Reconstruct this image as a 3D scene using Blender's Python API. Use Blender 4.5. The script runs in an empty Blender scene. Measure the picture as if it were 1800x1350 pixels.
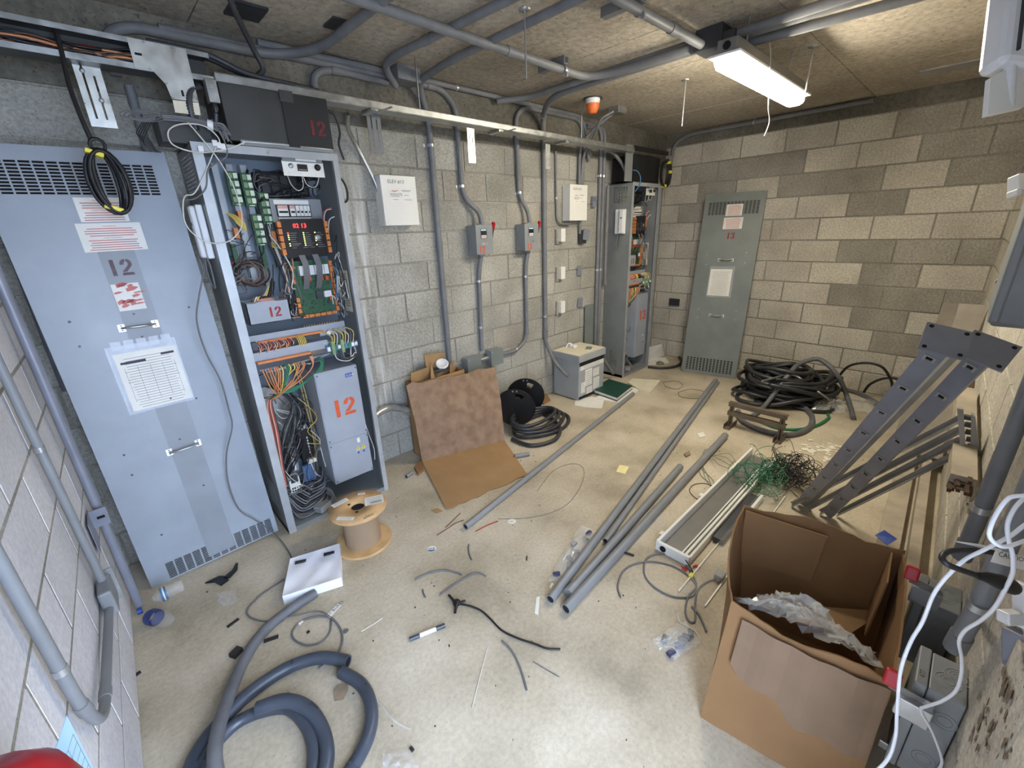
import bpy, bmesh, math, random
from mathutils import Vector, Matrix, Quaternion
random.seed(7)
sc = bpy.context.scene
COL = sc.collection
# ---------------------------------------------------------------- camera
CAMH, FPX = 1.62, 753.668
YAW, PITCH, ROLL = math.radians(43.1136), math.radians(19.791), math.radians(-2.0825)
fwd = Vector((math.sin(YAW)*math.cos(PITCH), math.cos(YAW)*math.cos(PITCH), -math.sin(PITCH)))
rgt0 = Vector((math.cos(YAW), -math.sin(YAW), 0)); up0 = rgt0.cross(fwd)
rgt = math.cos(ROLL)*rgt0 + math.sin(ROLL)*up0
upv = -math.sin(ROLL)*rgt0 + math.cos(ROLL)*up0
cam = bpy.data.cameras.new('camera'); cam.sensor_fit = 'HORIZONTAL'; cam.sensor_width = 36
cam.lens = FPX/1800*36; cam.clip_start = 0.02
camo = bpy.data.objects.new('camera', cam); COL.objects.link(camo)
camo.matrix_world = Matrix(((rgt.x, upv.x, -fwd.x, 0), (rgt.y, upv.y, -fwd.y, 0), (rgt.z, upv.z, -fwd.z, CAMH), (0, 0, 0, 1)))
sc.camera = camo
# ---------------------------------------------------------------- sky, exposure
w = bpy.data.worlds.new('sky'); sc.world = w; w.use_nodes = True
bg = w.node_tree.nodes['Background']; bg.inputs[0].default_value = (0.60, 0.74, 1.0, 1); bg.inputs[1].default_value = 10.0
sc.view_settings.view_transform = 'Standard'; sc.view_settings.look = 'None'
sc.view_settings.gamma = 1; sc.view_settings.use_curve_mapping = False
sc.view_settings.exposure = 0.82
LAMP = 58.0          # emission of the ceiling luminaire's diffuser

# ---------------------------------------------------------------- survey helpers
H, D, W, CEIL = CAMH, 2.77, 5.17, 2.57
def ray(u, v): return fwd + rgt*((u-900)/FPX) - upv*((v-675)/FPX)
def hit(u, v, ax, val):
    d = ray(u, v); o = Vector((0, 0, H)); t = (val-o[ax])/d[ax]; return o+d*t
def F(u, v, z=0.0): return hit(u, v, 2, z)       # point on a level plane
def M(u, v, y=D): return hit(u, v, 1, y)         # point on a plane parallel to the long wall
def RW(u, v, x=W): return hit(u, v, 0, x)        # point on a plane parallel to the far wall
def dep(u, v, d): return Vector((0, 0, H)) + ray(u, v)*d
# ---------------------------------------------------------------- materials
def lin(c):
    f = lambda x: (x/12.92 if x <= .04045 else ((x+.055)/1.055)**2.4)
    return tuple(f(x/255) for x in c)
MATS = {}
def mat(name, c, rough=.55, metal=0.0, var=.12, scale=9.0, bump=0.0, c2=None, alpha=None, emit=0.0, trans=0.0, objrand=0.0, detail=4, spec=.5, rvar=0.0, mix=(.35, .65)):
    if name in MATS: return MATS[name]
    m = bpy.data.materials.new(name); m.use_nodes = True; MATS[name] = m
    nt = m.node_tree; b = nt.nodes['Principled BSDF']; L = nt.links
    col = lin(c); b.inputs['Roughness'].default_value = rough; b.inputs['Metallic'].default_value = metal
    b.inputs['Specular IOR Level'].default_value = spec
    if var or c2 or bump or objrand:
        tc = nt.nodes.new('ShaderNodeTexCoord'); nz = nt.nodes.new('ShaderNodeTexNoise')
        nz.inputs['Scale'].default_value = scale; nz.inputs['Detail'].default_value = detail
        L.new(tc.outputs['Object'], nz.inputs['Vector'])
        if objrand:
            oi = nt.nodes.new('ShaderNodeObjectInfo'); ad = nt.nodes.new('ShaderNodeVectorMath'); ad.operation = 'MULTIPLY_ADD'
            ad.inputs[1].default_value = (1, 1, 1); L.new(tc.outputs['Object'], ad.inputs[0])
            mu = nt.nodes.new('ShaderNodeMath'); mu.operation = 'MULTIPLY'; mu.inputs[1].default_value = 37
            L.new(oi.outputs['Random'], mu.inputs[0]); L.new(mu.outputs[0], ad.inputs[2]); L.new(ad.outputs[0], nz.inputs['Vector'])
        rp = nt.nodes.new('ShaderNodeValToRGB')
        lo = lin(c2) if c2 else tuple(x*(1-var) for x in col); hi = col if c2 else tuple(min(1, x*(1+var)) for x in col)
        rp.color_ramp.elements[0].position = mix[0]; rp.color_ramp.elements[1].position = mix[1]
        rp.color_ramp.elements[0].color = (*lo, 1); rp.color_ramp.elements[1].color = (*hi, 1)
        L.new(nz.outputs['Fac'], rp.inputs[0]); out = rp.outputs[0]
        if objrand:
            hs = nt.nodes.new('ShaderNodeMixRGB'); hs.blend_type = 'MULTIPLY'; hs.inputs[0].default_value = 1
            mr = nt.nodes.new('ShaderNodeMapRange'); mr.inputs[3].default_value = 1-objrand; mr.inputs[4].default_value = 1+objrand
            L.new(oi.outputs['Random'], mr.inputs[0]); L.new(out, hs.inputs[1]); L.new(mr.outputs[0], hs.inputs[2]); out = hs.outputs[0]
        L.new(out, b.inputs['Base Color'])
        if rvar:
            mr2 = nt.nodes.new('ShaderNodeMapRange'); mr2.inputs[1].default_value = .3; mr2.inputs[2].default_value = .7
            mr2.inputs[3].default_value = max(0, rough-rvar); mr2.inputs[4].default_value = min(1, rough+rvar)
            L.new(nz.outputs['Fac'], mr2.inputs[0]); L.new(mr2.outputs[0], b.inputs['Roughness'])
        if bump:
            bp = nt.nodes.new('ShaderNodeBump'); bp.inputs['Strength'].default_value = bump; bp.inputs['Distance'].default_value = .01
            n2 = nt.nodes.new('ShaderNodeTexNoise'); n2.inputs['Scale'].default_value = scale*6; n2.inputs['Detail'].default_value = 5
            L.new(tc.outputs['Object'], n2.inputs['Vector']); L.new(n2.outputs['Fac'], bp.inputs['Height']); L.new(bp.outputs[0], b.inputs['Normal'])
    else:
        b.inputs['Base Color'].default_value = (*col, 1)
    if emit:
        b.inputs['Emission Color'].default_value = (*col, 1); b.inputs['Emission Strength'].default_value = emit
    if alpha is not None: b.inputs['Alpha'].default_value = alpha
    if trans:
        b.inputs['Transmission Weight'].default_value = trans; b.inputs['IOR'].default_value = 1.3
    return m
def concrete(name, base, dark, light, sc1=1.6, sc2=60, bump=.25, rough=.85, objrand=0.0, streak=None, pit=.12, fine=.21):
    """speckled concrete: large blotches, fine aggregate, small dark pits"""
    m = bpy.data.materials.new(name); m.use_nodes = True; MATS[name] = m; nt = m.node_tree; N = nt.nodes.new; L = nt.links
    b = nt.nodes['Principled BSDF']; b.inputs['Roughness'].default_value = rough; b.inputs['Specular IOR Level'].default_value = .3
    g = N('ShaderNodeNewGeometry')
    n1 = N('ShaderNodeTexNoise'); n1.inputs['Scale'].default_value = sc1; n1.inputs['Detail'].default_value = 6; L.new(g.outputs['Position'], n1.inputs['Vector'])
    n2 = N('ShaderNodeTexNoise'); n2.inputs['Scale'].default_value = sc2; n2.inputs['Detail'].default_value = 3; L.new(g.outputs['Position'], n2.inputs['Vector'])
    n3 = N('ShaderNodeTexNoise'); n3.inputs['Scale'].default_value = sc2*2.2; L.new(g.outputs['Position'], n3.inputs['Vector'])
    r1 = N('ShaderNodeValToRGB'); r1.color_ramp.elements[0].position = .32; r1.color_ramp.elements[1].position = .68
    r1.color_ramp.elements[0].color = (*lin(dark), 1); r1.color_ramp.elements[1].color = (*lin(light), 1)
    e = r1.color_ramp.elements.new(.5); e.color = (*lin(base), 1); L.new(n1.outputs['Fac'], r1.inputs[0])
    mr = N('ShaderNodeMapRange'); mr.inputs[1].default_value = .3; mr.inputs[2].default_value = .7; mr.inputs[3].default_value = 1-fine; mr.inputs[4].default_value = 1+fine
    L.new(n2.outputs['Fac'], mr.inputs[0])
    m1 = N('ShaderNodeMixRGB'); m1.blend_type = 'MULTIPLY'; m1.inputs[0].default_value = 1; L.new(r1.outputs[0], m1.inputs[1]); L.new(mr.outputs[0], m1.inputs[2])
    mp = N('ShaderNodeMapRange'); mp.inputs[1].default_value = .30; mp.inputs[2].default_value = .38; mp.inputs[3].default_value = 1-pit*4 if pit < .25 else 0; mp.inputs[4].default_value = 1; L.new(n3.outputs['Fac'], mp.inputs[0])
    m2 = N('ShaderNodeMixRGB'); m2.blend_type = 'MULTIPLY'; m2.inputs[0].default_value = 1; L.new(m1.outputs[0], m2.inputs[1]); L.new(mp.outputs[0], m2.inputs[2])
    out = m2.outputs[0]
    if objrand:
        oi = N('ShaderNodeObjectInfo'); mo = N('ShaderNodeMapRange'); mo.inputs[3].default_value = 1-objrand; mo.inputs[4].default_value = 1+objrand; L.new(oi.outputs['Random'], mo.inputs[0])
        m3 = N('ShaderNodeMixRGB'); m3.blend_type = 'MULTIPLY'; m3.inputs[0].default_value = 1; L.new(out, m3.inputs[1]); L.new(mo.outputs[0], m3.inputs[2]); out = m3.outputs[0]
    if streak:   # lime runs: list of (axis, centre, half width, z0, z1)
        sx = N('ShaderNodeSeparateXYZ'); L.new(g.outputs['Position'], sx.inputs[0])
        mp2 = N('ShaderNodeMapping'); mp2.inputs['Scale'].default_value = (30, 30, 2.2); L.new(g.outputs['Position'], mp2.inputs[0])
        ns = N('ShaderNodeTexNoise'); ns.inputs['Scale'].default_value = 1; ns.inputs['Detail'].default_value = 5; L.new(mp2.outputs[0], ns.inputs['Vector'])
        for ax, cx, hw, z0, z1 in streak:
            def mth(op, a, bb):
                q = N('ShaderNodeMath'); q.operation = op
                for i, t in enumerate((a, bb)):
                    if isinstance(t, (int, float)): q.inputs[i].default_value = t
                    else: L.new(t, q.inputs[i])
                return q.outputs[0]
            dx = mth('ABSOLUTE', mth('SUBTRACT', sx.outputs[ax], cx), 0)
            mk = N('ShaderNodeMapRange'); mk.inputs[1].default_value = hw; mk.inputs[2].default_value = hw*.2; L.new(dx, mk.inputs[0])
            a1 = N('ShaderNodeMapRange'); a1.inputs[1].default_value = z0-.15; a1.inputs[2].default_value = z0+.15; L.new(sx.outputs[2], a1.inputs[0])
            a2 = N('ShaderNodeMapRange'); a2.inputs[1].default_value = z1+.15; a2.inputs[2].default_value = z1-.15; L.new(sx.outputs[2], a2.inputs[0])
            nr = N('ShaderNodeMapRange'); nr.inputs[1].default_value = .42; nr.inputs[2].default_value = .68; L.new(ns.outputs['Fac'], nr.inputs[0])
            fac = mth('MULTIPLY', mth('MULTIPLY', mk.outputs[0], a1.outputs[0]), mth('MULTIPLY', a2.outputs[0], nr.outputs[0]))
            m4 = N('ShaderNodeMixRGB'); L.new(fac, m4.inputs[0]); L.new(out, m4.inputs[1]); m4.inputs[2].default_value = (.62, .61, .57, 1); out = m4.outputs[0]
    L.new(out, b.inputs['Base Color'])
    bp = N('ShaderNodeBump'); bp.inputs['Strength'].default_value = bump; bp.inputs['Distance'].default_value = .006
    L.new(n2.outputs['Fac'], bp.inputs['Height']); L.new(bp.outputs[0], b.inputs['Normal'])
    return m

# ---------------------------------------------------------------- mesh helpers
ORG = {}
def X3(o, xa, ya):
    """frame with origin o, axes xa, ya and normal xa x ya"""
    xa = Vector(xa).normalized(); n = xa.cross(Vector(ya)).normalized(); ya = n.cross(xa)
    return Matrix(((xa.x, ya.x, n.x, o[0]), (xa.y, ya.y, n.y, o[1]), (xa.z, ya.z, n.z, o[2]), (0, 0, 0, 1)))
I4 = Matrix.Identity(4)
class MB:
    def __init__(s, T=I4): s.v = []; s.f = []; s.sm = []; s.T = T.copy()
    def add(s, vs, fs, smooth=False):
        b = len(s.v); s.v += [s.T @ Vector(p) for p in vs]
        for f in fs: s.f.append([b+i for i in f]); s.sm.append(smooth)
        return s
    def box(s, x0, x1, y0, y1, z0, z1, bev=0.0, skip=''):
        if bev:
            bm = bmesh.new(); bmesh.ops.create_cube(bm, size=1)
            for v in bm.verts: v.co = Vector(((x0+x1)/2+v.co.x*(x1-x0), (y0+y1)/2+v.co.y*(y1-y0), (z0+z1)/2+v.co.z*(z1-z0)))
            bmesh.ops.bevel(bm, geom=bm.edges[:], offset=bev, segments=2, affect='EDGES', profile=.5)
            bm.verts.index_update(); s.add([v.co[:] for v in bm.verts], [[v.index for v in f.verts] for f in bm.faces]); bm.free(); return s
        vs = [(x0, y0, z0), (x1, y0, z0), (x1, y1, z0), (x0, y1, z0), (x0, y0, z1), (x1, y0, z1), (x1, y1, z1), (x0, y1, z1)]
        fs = {'b': (0, 3, 2, 1), 't': (4, 5, 6, 7), 'f': (0, 1, 5, 4), 'k': (2, 3, 7, 6), 'r': (1, 2, 6, 5), 'l': (3, 0, 4, 7)}
        return s.add(vs, [f for k, f in fs.items() if k not in skip])
    def bar(s, a, b, wx, wy, up=(0, 0, 1)):
        """box beam from a to b, section wx (sideways) by wy (along up)"""
        a, b = Vector(a), Vector(b); d = (b-a).normalized(); r = d.cross(Vector(up)).normalized(); u = r.cross(d)
        vs = []
        for p in (a, b):
            for i, j in ((-1, -1), (1, -1), (1, 1), (-1, 1)): vs.append(p+r*i*wx/2+u*j*wy/2)
        return s.add(vs, [(0, 1, 2, 3), (7, 6, 5, 4), (0, 4, 5, 1), (1, 5, 6, 2), (2, 6, 7, 3), (3, 7, 4, 0)])
    def tube(s, pts, r, seg=8, caps=True, hollow=0.0):
        pts = [Vector(p) for p in pts]; n = len(pts); rs = r if isinstance(r, (list, tuple)) else [r]*n
        vs = []; u = None
        for i, p in enumerate(pts):
            t = ((pts[i+1] if i < n-1 else p)-(pts[i-1] if i else p))
            t = t.normalized() if t.length > 1e-9 else Vector((0, 0, 1))
            if u is None: u = t.orthogonal().normalized()
            else:
                u = u-t*u.dot(t); u = u.normalized() if u.length > 1e-6 else t.orthogonal().normalized()
            v = t.cross(u)
            for k in range(seg):
                a = 2*math.pi*k/seg; vs.append(p+(u*math.cos(a)+v*math.sin(a))*rs[i])
        fs = [(i*seg+k, i*seg+(k+1) % seg, (i+1)*seg+(k+1) % seg, (i+1)*seg+k) for i in range(n-1) for k in range(seg)]
        s.add(vs, fs, True)
        if hollow:   # open pipe mouths: rim ring and a short bore
            for e, inn in ((0, 1), (n-1, n-2)):
                p = pts[e]; q = p+(pts[inn]-p).normalized()*min(.12, (pts[inn]-p).length)
                ring = vs[e*seg:(e+1)*seg]; ri = [p+(x-p)*hollow for x in ring]; rj = [x+(q-p) for x in ri]
                s.add(ring+ri+rj, [(k, (k+1) % seg, seg+(k+1) % seg, seg+k) for k in range(seg)]+[(seg+k, seg+(k+1) % seg, 2*seg+(k+1) % seg, 2*seg+k) for k in range(seg)]+[tuple(2*seg+k for k in range(seg))])
        elif caps: s.add(vs[:seg]+vs[-seg:], [tuple(range(seg))[::-1], tuple(range(seg, 2*seg))])
        return s
    def lathe(s, prof, seg=24, o=(0, 0, 0), ax=(0, 0, 1), caps=True):
        ax = Vector(ax).normalized(); u = ax.orthogonal().normalized(); v = ax.cross(u); o = Vector(o); vs = []
        for r, h in prof:
            for k in range(seg):
                a = 2*math.pi*k/seg; vs.append(o+ax*h+(u*math.cos(a)+v*math.sin(a))*r)
        n = len(prof)
        s.add(vs, [(i*seg+k, i*seg+(k+1) % seg, (i+1)*seg+(k+1) % seg, (i+1)*seg+k) for i in range(n-1) for k in range(seg)], True)
        if caps: s.add(vs[:seg]+vs[-seg:], [tuple(range(seg))[::-1], tuple(range(seg, 2*seg))])
        return s
    def prism(s, poly, z0, z1):
        n = len(poly); vs = [(x, y, z0) for x, y in poly]+[(x, y, z1) for x, y in poly]
        return s.add(vs, [tuple(range(n))[::-1], tuple(range(n, 2*n))]+[(i, (i+1) % n, n+(i+1) % n, n+i) for i in range(n)])
    def slab(s, pts, n, th):
        """thin plate through 3-D outline pts, thickness th along n"""
        n = Vector(n).normalized()*th; k = len(pts); vs = [Vector(p) for p in pts]+[Vector(p)+n for p in pts]
        return s.add(vs, [tuple(range(k))[::-1], tuple(range(k, 2*k))]+[(i, (i+1) % k, k+(i+1) % k, k+i) for i in range(k)])
    def text(s, st, size, x, y, z=0.0, align='LEFT', shear=0.0):
        cu = bpy.data.curves.new('t', 'FONT'); cu.body = st; cu.size = size; cu.align_x = align; cu.resolution_u = 2; cu.shear = shear
        ob = bpy.data.objects.new('t', cu); COL.objects.link(ob)
        dg = bpy.context.evaluated_depsgraph_get(); dg.update(); me = bpy.data.meshes.new_from_object(ob.evaluated_get(dg))
        s.add([(p.co.x+x, p.co.y+y, z) for p in me.vertices], [tuple(f.vertices) for f in me.polygons])
        bpy.data.objects.remove(ob); bpy.data.curves.remove(cu); bpy.data.meshes.remove(me); return s
    def build(s, name, m, parent=None, origin=None):
        if parent is not None: o = ORG[parent]
        elif origin is not None: o = Vector(origin)
        else:
            xs = [p.x for p in s.v]; ys = [p.y for p in s.v]; o = Vector(((min(xs)+max(xs))/2, (min(ys)+max(ys))/2, min(p.z for p in s.v)))
        me = bpy.data.meshes.new(name); me.from_pydata([(p-o)[:] for p in s.v], [], s.f); me.polygons.foreach_set('use_smooth', s.sm)
        me.materials.append(MATS[m] if isinstance(m, str) else m); me.validate(); me.update()
        ob = bpy.data.objects.new(name, me); COL.objects.link(ob)
        if parent is not None: ob.parent = parent
        else: ob.location = o
        ORG[ob] = o; return ob
def thing(name, label, cat, loc, group=None):
    o = bpy.data.objects.new(name, None); COL.objects.link(o); o.location = loc; o.empty_display_size = .05
    ORG[o] = Vector(loc); return tag(o, label, cat, group)
def tag(o, label, cat, group=None, kind=None):
    o['label'] = label; o['category'] = cat
    if group: o['group'] = group
    if kind: o['kind'] = kind
    return o
def lab(o, t): o['label'] = t; return o
def curve(pts, n=8, closed=False):
    """Catmull-Rom through pts"""
    P = [Vector(p) for p in pts]; out = []; k = len(P); rng = range(k if closed else k-1)
    for i in rng:
        p0 = P[i-1] if (i or closed) else P[0]; p1 = P[i]; p2 = P[(i+1) % k]; p3 = P[(i+2) % k] if (closed or i < k-2) else P[-1]
        for j in range(n):
            t = j/n; out.append(.5*((2*p1)+(p2-p0)*t+(2*p0-5*p1+4*p2-p3)*t*t+(3*p1-p0-3*p2+p3)*t**3))
    if not closed: out.append(P[-1])
    return out
def fillet(pts, r=.09, n=6):
    """polyline with rounded corners (conduit bends)"""
    P = [Vector(p) for p in pts]; out = [P[0]]
    for i in range(1, len(P)-1):
        a, b, c = P[i-1], P[i], P[i+1]; rr = min(r, (a-b).length*.49, (c-b).length*.49)
        p, q = b+(a-b).normalized()*rr, b+(c-b).normalized()*rr
        for j in range(n+1):
            t = j/n; out.append(p*(1-t)**2+b*2*t*(1-t)+q*t*t)
    out.append(P[-1]); return out
def cable(name, label, cat, pts, r, m, group=None, n=8, seg=6, parent=None):
    o = MB().tube(curve(pts, n), r, seg).build(name, m, parent)
    if parent is None: tag(o, label, cat, group)
    return o
# stencil digits on a 0..1 tall grid
def dig(d):
    if d == '1': return [[(.12, 0), (.34, 0), (.34, 1), (.12, 1)]]
    if d == '2': return [[(0, 0), (.62, 0), (.62, .17), (.05, .17), (.0, .1)], [(.03, .21), (.27, .21), (.62, .60), (.64, .74), (.60, .88), (.50, .97), (.36, 1), (.36, .84), (.42, .80), (.43, .70), (.38, .58), (.05, .26)],
                         [(.31, .84), (.31, 1), (.16, .97), (.05, .88), (.0, .74), (.0, .66), (.21, .66), (.23, .78)]]
    if d == '3': return [[(.34, 1), (.5, .97), (.6, .87), (.62, .75), (.58, .6), (.5, .52), (.6, .42), (.64, .27), (.6, .12), (.5, .03), (.34, 0), (.34, .16), (.42, .2), (.43, .3), (.4, .4), (.3, .45), (.22, .45), (.22, .6), (.32, .6), (.41, .66), (.42, .76), (.34, .84)],
                         [(.29, .84), (.29, 1), (.14, .97), (.03, .85), (.01, .72), (.2, .72), (.23, .8)], [(.29, .16), (.29, 0), (.14, .03), (.03, .14), (.0, .28), (.2, .28), (.23, .2)]]
def stencil(T, s, h, wf=1.0, z0=.0006, z1=.0014):
    mb = MB(T); x = 0
    for ch in s:
        for poly in dig(ch): mb.prism([(x+px*h*wf, py*h) for px, py in poly], z0, z1)
        x += h*wf*(.62 if ch == '1' else .8)
    return mb
def sheet_slots(T, w, h, t, zones):
    """flat sheet w x h with rows of real slots: zones = (x0,x1,y0,y1,cols,rows,fx,fy)"""
    mb = MB(T); ys = 0
    for (x0, x1, y0, y1, c, r, fx, fy) in sorted(zones, key=lambda q: q[2]):
        if y0 > ys: mb.box(0, w, ys, y0, -t, 0)
        mb.box(0, x0, y0, y1, -t, 0); mb.box(x1, w, y0, y1, -t, 0)
        ph = (y1-y0)/r; pw = (x1-x0)/c
        for i in range(r):
            a = y0+i*ph; mb.box(x0, x1, a, a+ph*(1-fy)/2, -t, 0); mb.box(x0, x1, a+ph*(1+fy)/2, a+ph, -t, 0)
            for j in range(c+1):
                xa = x0+j*pw-pw*(1-fx)/2; xb = xa+pw*(1-fx)
                mb.box(max(x0, xa), min(x1, xb), a+ph*(1-fy)/2, a+ph*(1+fy)/2, -t, 0)
        ys = y1
    mb.box(0, w, ys, h, -t, 0); return mb
# ================================================================ palette
concrete('block_grey', (156, 153, 143), (138, 135, 126), (172, 169, 159), 2.2, 70, .35, objrand=.09, streak=[(0, 1.28, .17, .35, 2.0)])
concrete('block_dark', (156, 150, 139), (142, 136, 126), (168, 162, 150), 2.6, 70, .3, objrand=.07)
concrete('block_warm', (194, 187, 172), (176, 169, 155), (206, 200, 185), 2.2, 70, .35, objrand=.09)
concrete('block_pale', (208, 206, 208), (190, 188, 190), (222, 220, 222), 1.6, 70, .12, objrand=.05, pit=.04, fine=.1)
concrete('mortar', (146, 142, 131), (130, 126, 116), (164, 160, 149), 3, 90, .3)
concrete('bond_beam', (106, 102, 92), (86, 83, 74), (124, 120, 109), 1.8, 40, .3)
concrete('ceiling_concrete', (174, 164, 147), (154, 144, 128), (188, 178, 161), 1.3, 28, .2, pit=.12)
concrete('floor_concrete', (184, 172, 150), (158, 147, 126), (200, 189, 168), 2.6, 60, .06, rough=.75, pit=.05, fine=.10)
concrete('pavement_concrete', (150, 148, 144), (135, 133, 130), (165, 163, 158), 1, 40, .1)
mat('conduit_grey', (116, 117, 119), .5, 0, .10, 14, spec=.4)
mat('conduit_pvc', (128, 130, 132), .45, 0, .06, 10)
mat('galv', (176, 178, 176), .38, .85, .14, 24, rvar=.1)
mat('galv_bright', (205, 205, 198), .34, .7, .12, 18, rvar=.1)
mat('zinc', (190, 192, 196), .3, .8, .08, 20)
mat('panel_blue', (146, 153, 161), .42, .0, .07, 5, rvar=.08, spec=.5)
mat('panel_strip', (134, 139, 145), .45, .0, .07, 6)
mat('panel_green', (118, 124, 120), .45, .0, .10, 4, rvar=.08)
mat('cabinet_grey', (128, 131, 131), .42, .1, .10, 6, rvar=.1)
mat('cabinet_flange', (172, 176, 178), .36, .3, .10, 9)
mat('cabinet_in', (126, 136, 148), .4, .1, .08, 5)
mat('box_grey', (134, 137, 138), .45, 0, .07, 9)
mat('drive_grey', (152, 158, 166), .42, 0, .05, 6)
mat('transformer_grey', (158, 161, 160), .5, 0, .05, 8)
mat('white_paint', (224, 222, 214), .45, 0, .03, 6)
mat('white_plastic', (222, 222, 222), .35, 0, .03, 8)
mat('white_cable', (225, 226, 230), .4, 0, .03, 8)
mat('paper', (226, 224, 216), .7, 0, .04, 12)
mat('paper_aged', (218, 210, 186), .7, 0, .06, 8)
mat('ink', (60, 60, 66), .7, 0, 0)
mat('ink_soft', (120, 116, 120), .7, 0, 0)
mat('red_ink', (196, 116, 112), .65, 0, .1, 20)
mat('stencil_red', (150, 36, 38), .65, 0, .12, 60)
mat('stencil_orange', (205, 84, 44), .6, 0, .08, 60)
mat('stencil_dim', (104, 30, 34), .7, 0, .2, 60)
mat('stencil_brown', (98, 84, 88), .7, 0, .15, 60)
mat('red_plastic', (176, 22, 34), .38, 0, .05, 9)
mat('blue_plastic', (36, 72, 160), .35, 0, .05, 9)
mat('green_plastic', (18, 110, 78), .35, 0, .06, 9)
mat('orange_plastic', (222, 112, 52), .45, 0, .05, 9)
mat('connector_orange', (206, 124, 62), .45, 0, .08, 40)
mat('pcb_green', (40, 84, 54), .5, 0, .25, 70)
mat('module_green', (122, 150, 108), .45, 0, .15, 50)
mat('module_pale', (214, 226, 200), .45, 0, .1, 50)
mat('black_metal', (34, 35, 36), .5, .2, .15, 6, rvar=.1)
mat('charcoal_metal', (62, 62, 60), .5, .2, .12, 5, rvar=.1)
mat('black_plastic', (20, 20, 22), .4, 0, .1, 10)
mat('black_cable', (26, 26, 28), .5, 0, .1, 14)
mat('stain_brown', (118, 102, 84), .9, 0, .25, 40)
mat('fitting_navy', (52, 58, 92), .5, 0, .1, 20)
mat('bottle_blue', (34, 54, 112), .4, 0, .1, 9)
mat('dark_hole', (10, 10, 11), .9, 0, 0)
mat('hose_black', (48, 49, 52), .42, 0, .18, 12, rvar=.1)
mat('hose_blue', (62, 68, 78), .35, 0, .14, 14, rvar=.12)
mat('hose_grey', (98, 99, 102), .55, 0, .14, 14)
mat('cable_grey', (104, 104, 106), .55, 0, .06, 14)
mat('wire_orange', (206, 138, 92), .5, 0, .08, 30)
mat('wire_yellow', (214, 188, 92), .5, 0, .08, 30)
mat('wire_red', (158, 44, 44), .5, 0, .08, 30)
mat('wire_pink', (214, 160, 150), .5, 0, .08, 30)
mat('wire_green', (38, 120, 82), .5, 0, .08, 30)
mat('wire_blue', (70, 112, 150), .5, 0, .08, 30)
mat('wire_white', (206, 204, 196), .5, 0, .05, 30)
mat('wire_brown', (112, 82, 66), .5, 0, .08, 30)
mat('terminal_blue', (90, 116, 150), .45, 0, .1, 60)
mat('tape_yellow', (222, 206, 50), .45, 0, .05, 20)
mat('binder_green', (24, 66, 54), .45, 0, .08, 8)
mat('card_brown', (160, 126, 86), .8, 0, .08, 5, bump=.1)
mat('card_scuffed', (150, 124, 100), .85, 0, .0, 14, bump=.12, c2=(128, 102, 80), mix=(.38, .66), detail=8)
mat('card_dark', (132, 98, 62), .85, 0, .08, 4, bump=.1)
mat('card_dark_scuff', (122, 98, 76), .85, 0, .08, 6, bump=.12)
mat('spool_wood', (196, 160, 112), .75, 0, .12, 14)
mat('spool_kraft', (146, 124, 98), .8, 0, .06, 8)
mat('foam_white', (232, 233, 238), .75, 0, .03, 14, bump=.08)
mat('strut_paint', (128, 131, 142), .42, .1, .10, 8)
mat('strut_grey', (152, 151, 146), .5, .1, .12, 10)
mat('rust_steel', (112, 102, 88), .55, .4, .2, 14)
mat('lumber', (168, 156, 138), .8, 0, .14, 9, bump=.15)
mat('lumber_dark', (84, 64, 46), .9, 0, .3, 30, bump=.3)
mat('lumber_grey', (146, 138, 126), .8, 0, .1, 9)
mat('fixture_white', (226, 226, 220), .4, 0, .03, 8)
mat('fixture_grey', (122, 120, 116), .35, .2, .06, 8)
mat('sticker_yellow', (234, 222, 160), .7, 0, .04, 9)
mat('leaf_brown', (138, 120, 98), .8, 0, .15, 20)
mat('dust_grey', (120, 116, 108), .9, 0, .2, 30)
mat('plaster_white', (226, 220, 204), .85, 0, .08, 30)
mat('extinguisher_red', (160, 20, 30), .3, 0, .06, 5)
mat('tag_blue', (170, 206, 236), .55, 0, .04, 10)
mat('led_red', (255, 40, 40), .5, 0, 0, emit=5)
mat('led_green', (210, 255, 120), .5, 0, 0, emit=2)
mat('clear_film', (240, 242, 246), .08, 0, 0, alpha=.14, spec=1.0)
mat('bubble_film', (240, 242, 240), .08, 0, 0, alpha=.30, spec=1.0)
mat('clear_acrylic', (240, 240, 236), .06, 0, 0, alpha=.12, spec=1.0)
mat('sleeve_film', (225, 230, 240), .1, 0, 0, alpha=.20)
mat('lens_glow', (255, 246, 226), .4, 0, 0, emit=LAMP)
mat('lens_end', (255, 246, 226), .3, 0, 0, alpha=.7, emit=2.0)
mat('coal_bits', (40, 38, 38), .8, 0, .2, 30)
mat('warn_yellow', (226, 206, 66), .5, 0, 0)
mat('tape_black', (18, 18, 22), .35, 0, .1, 9)
mat('metal_dark', (70, 72, 76), .45, .5, .12, 12)

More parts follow.
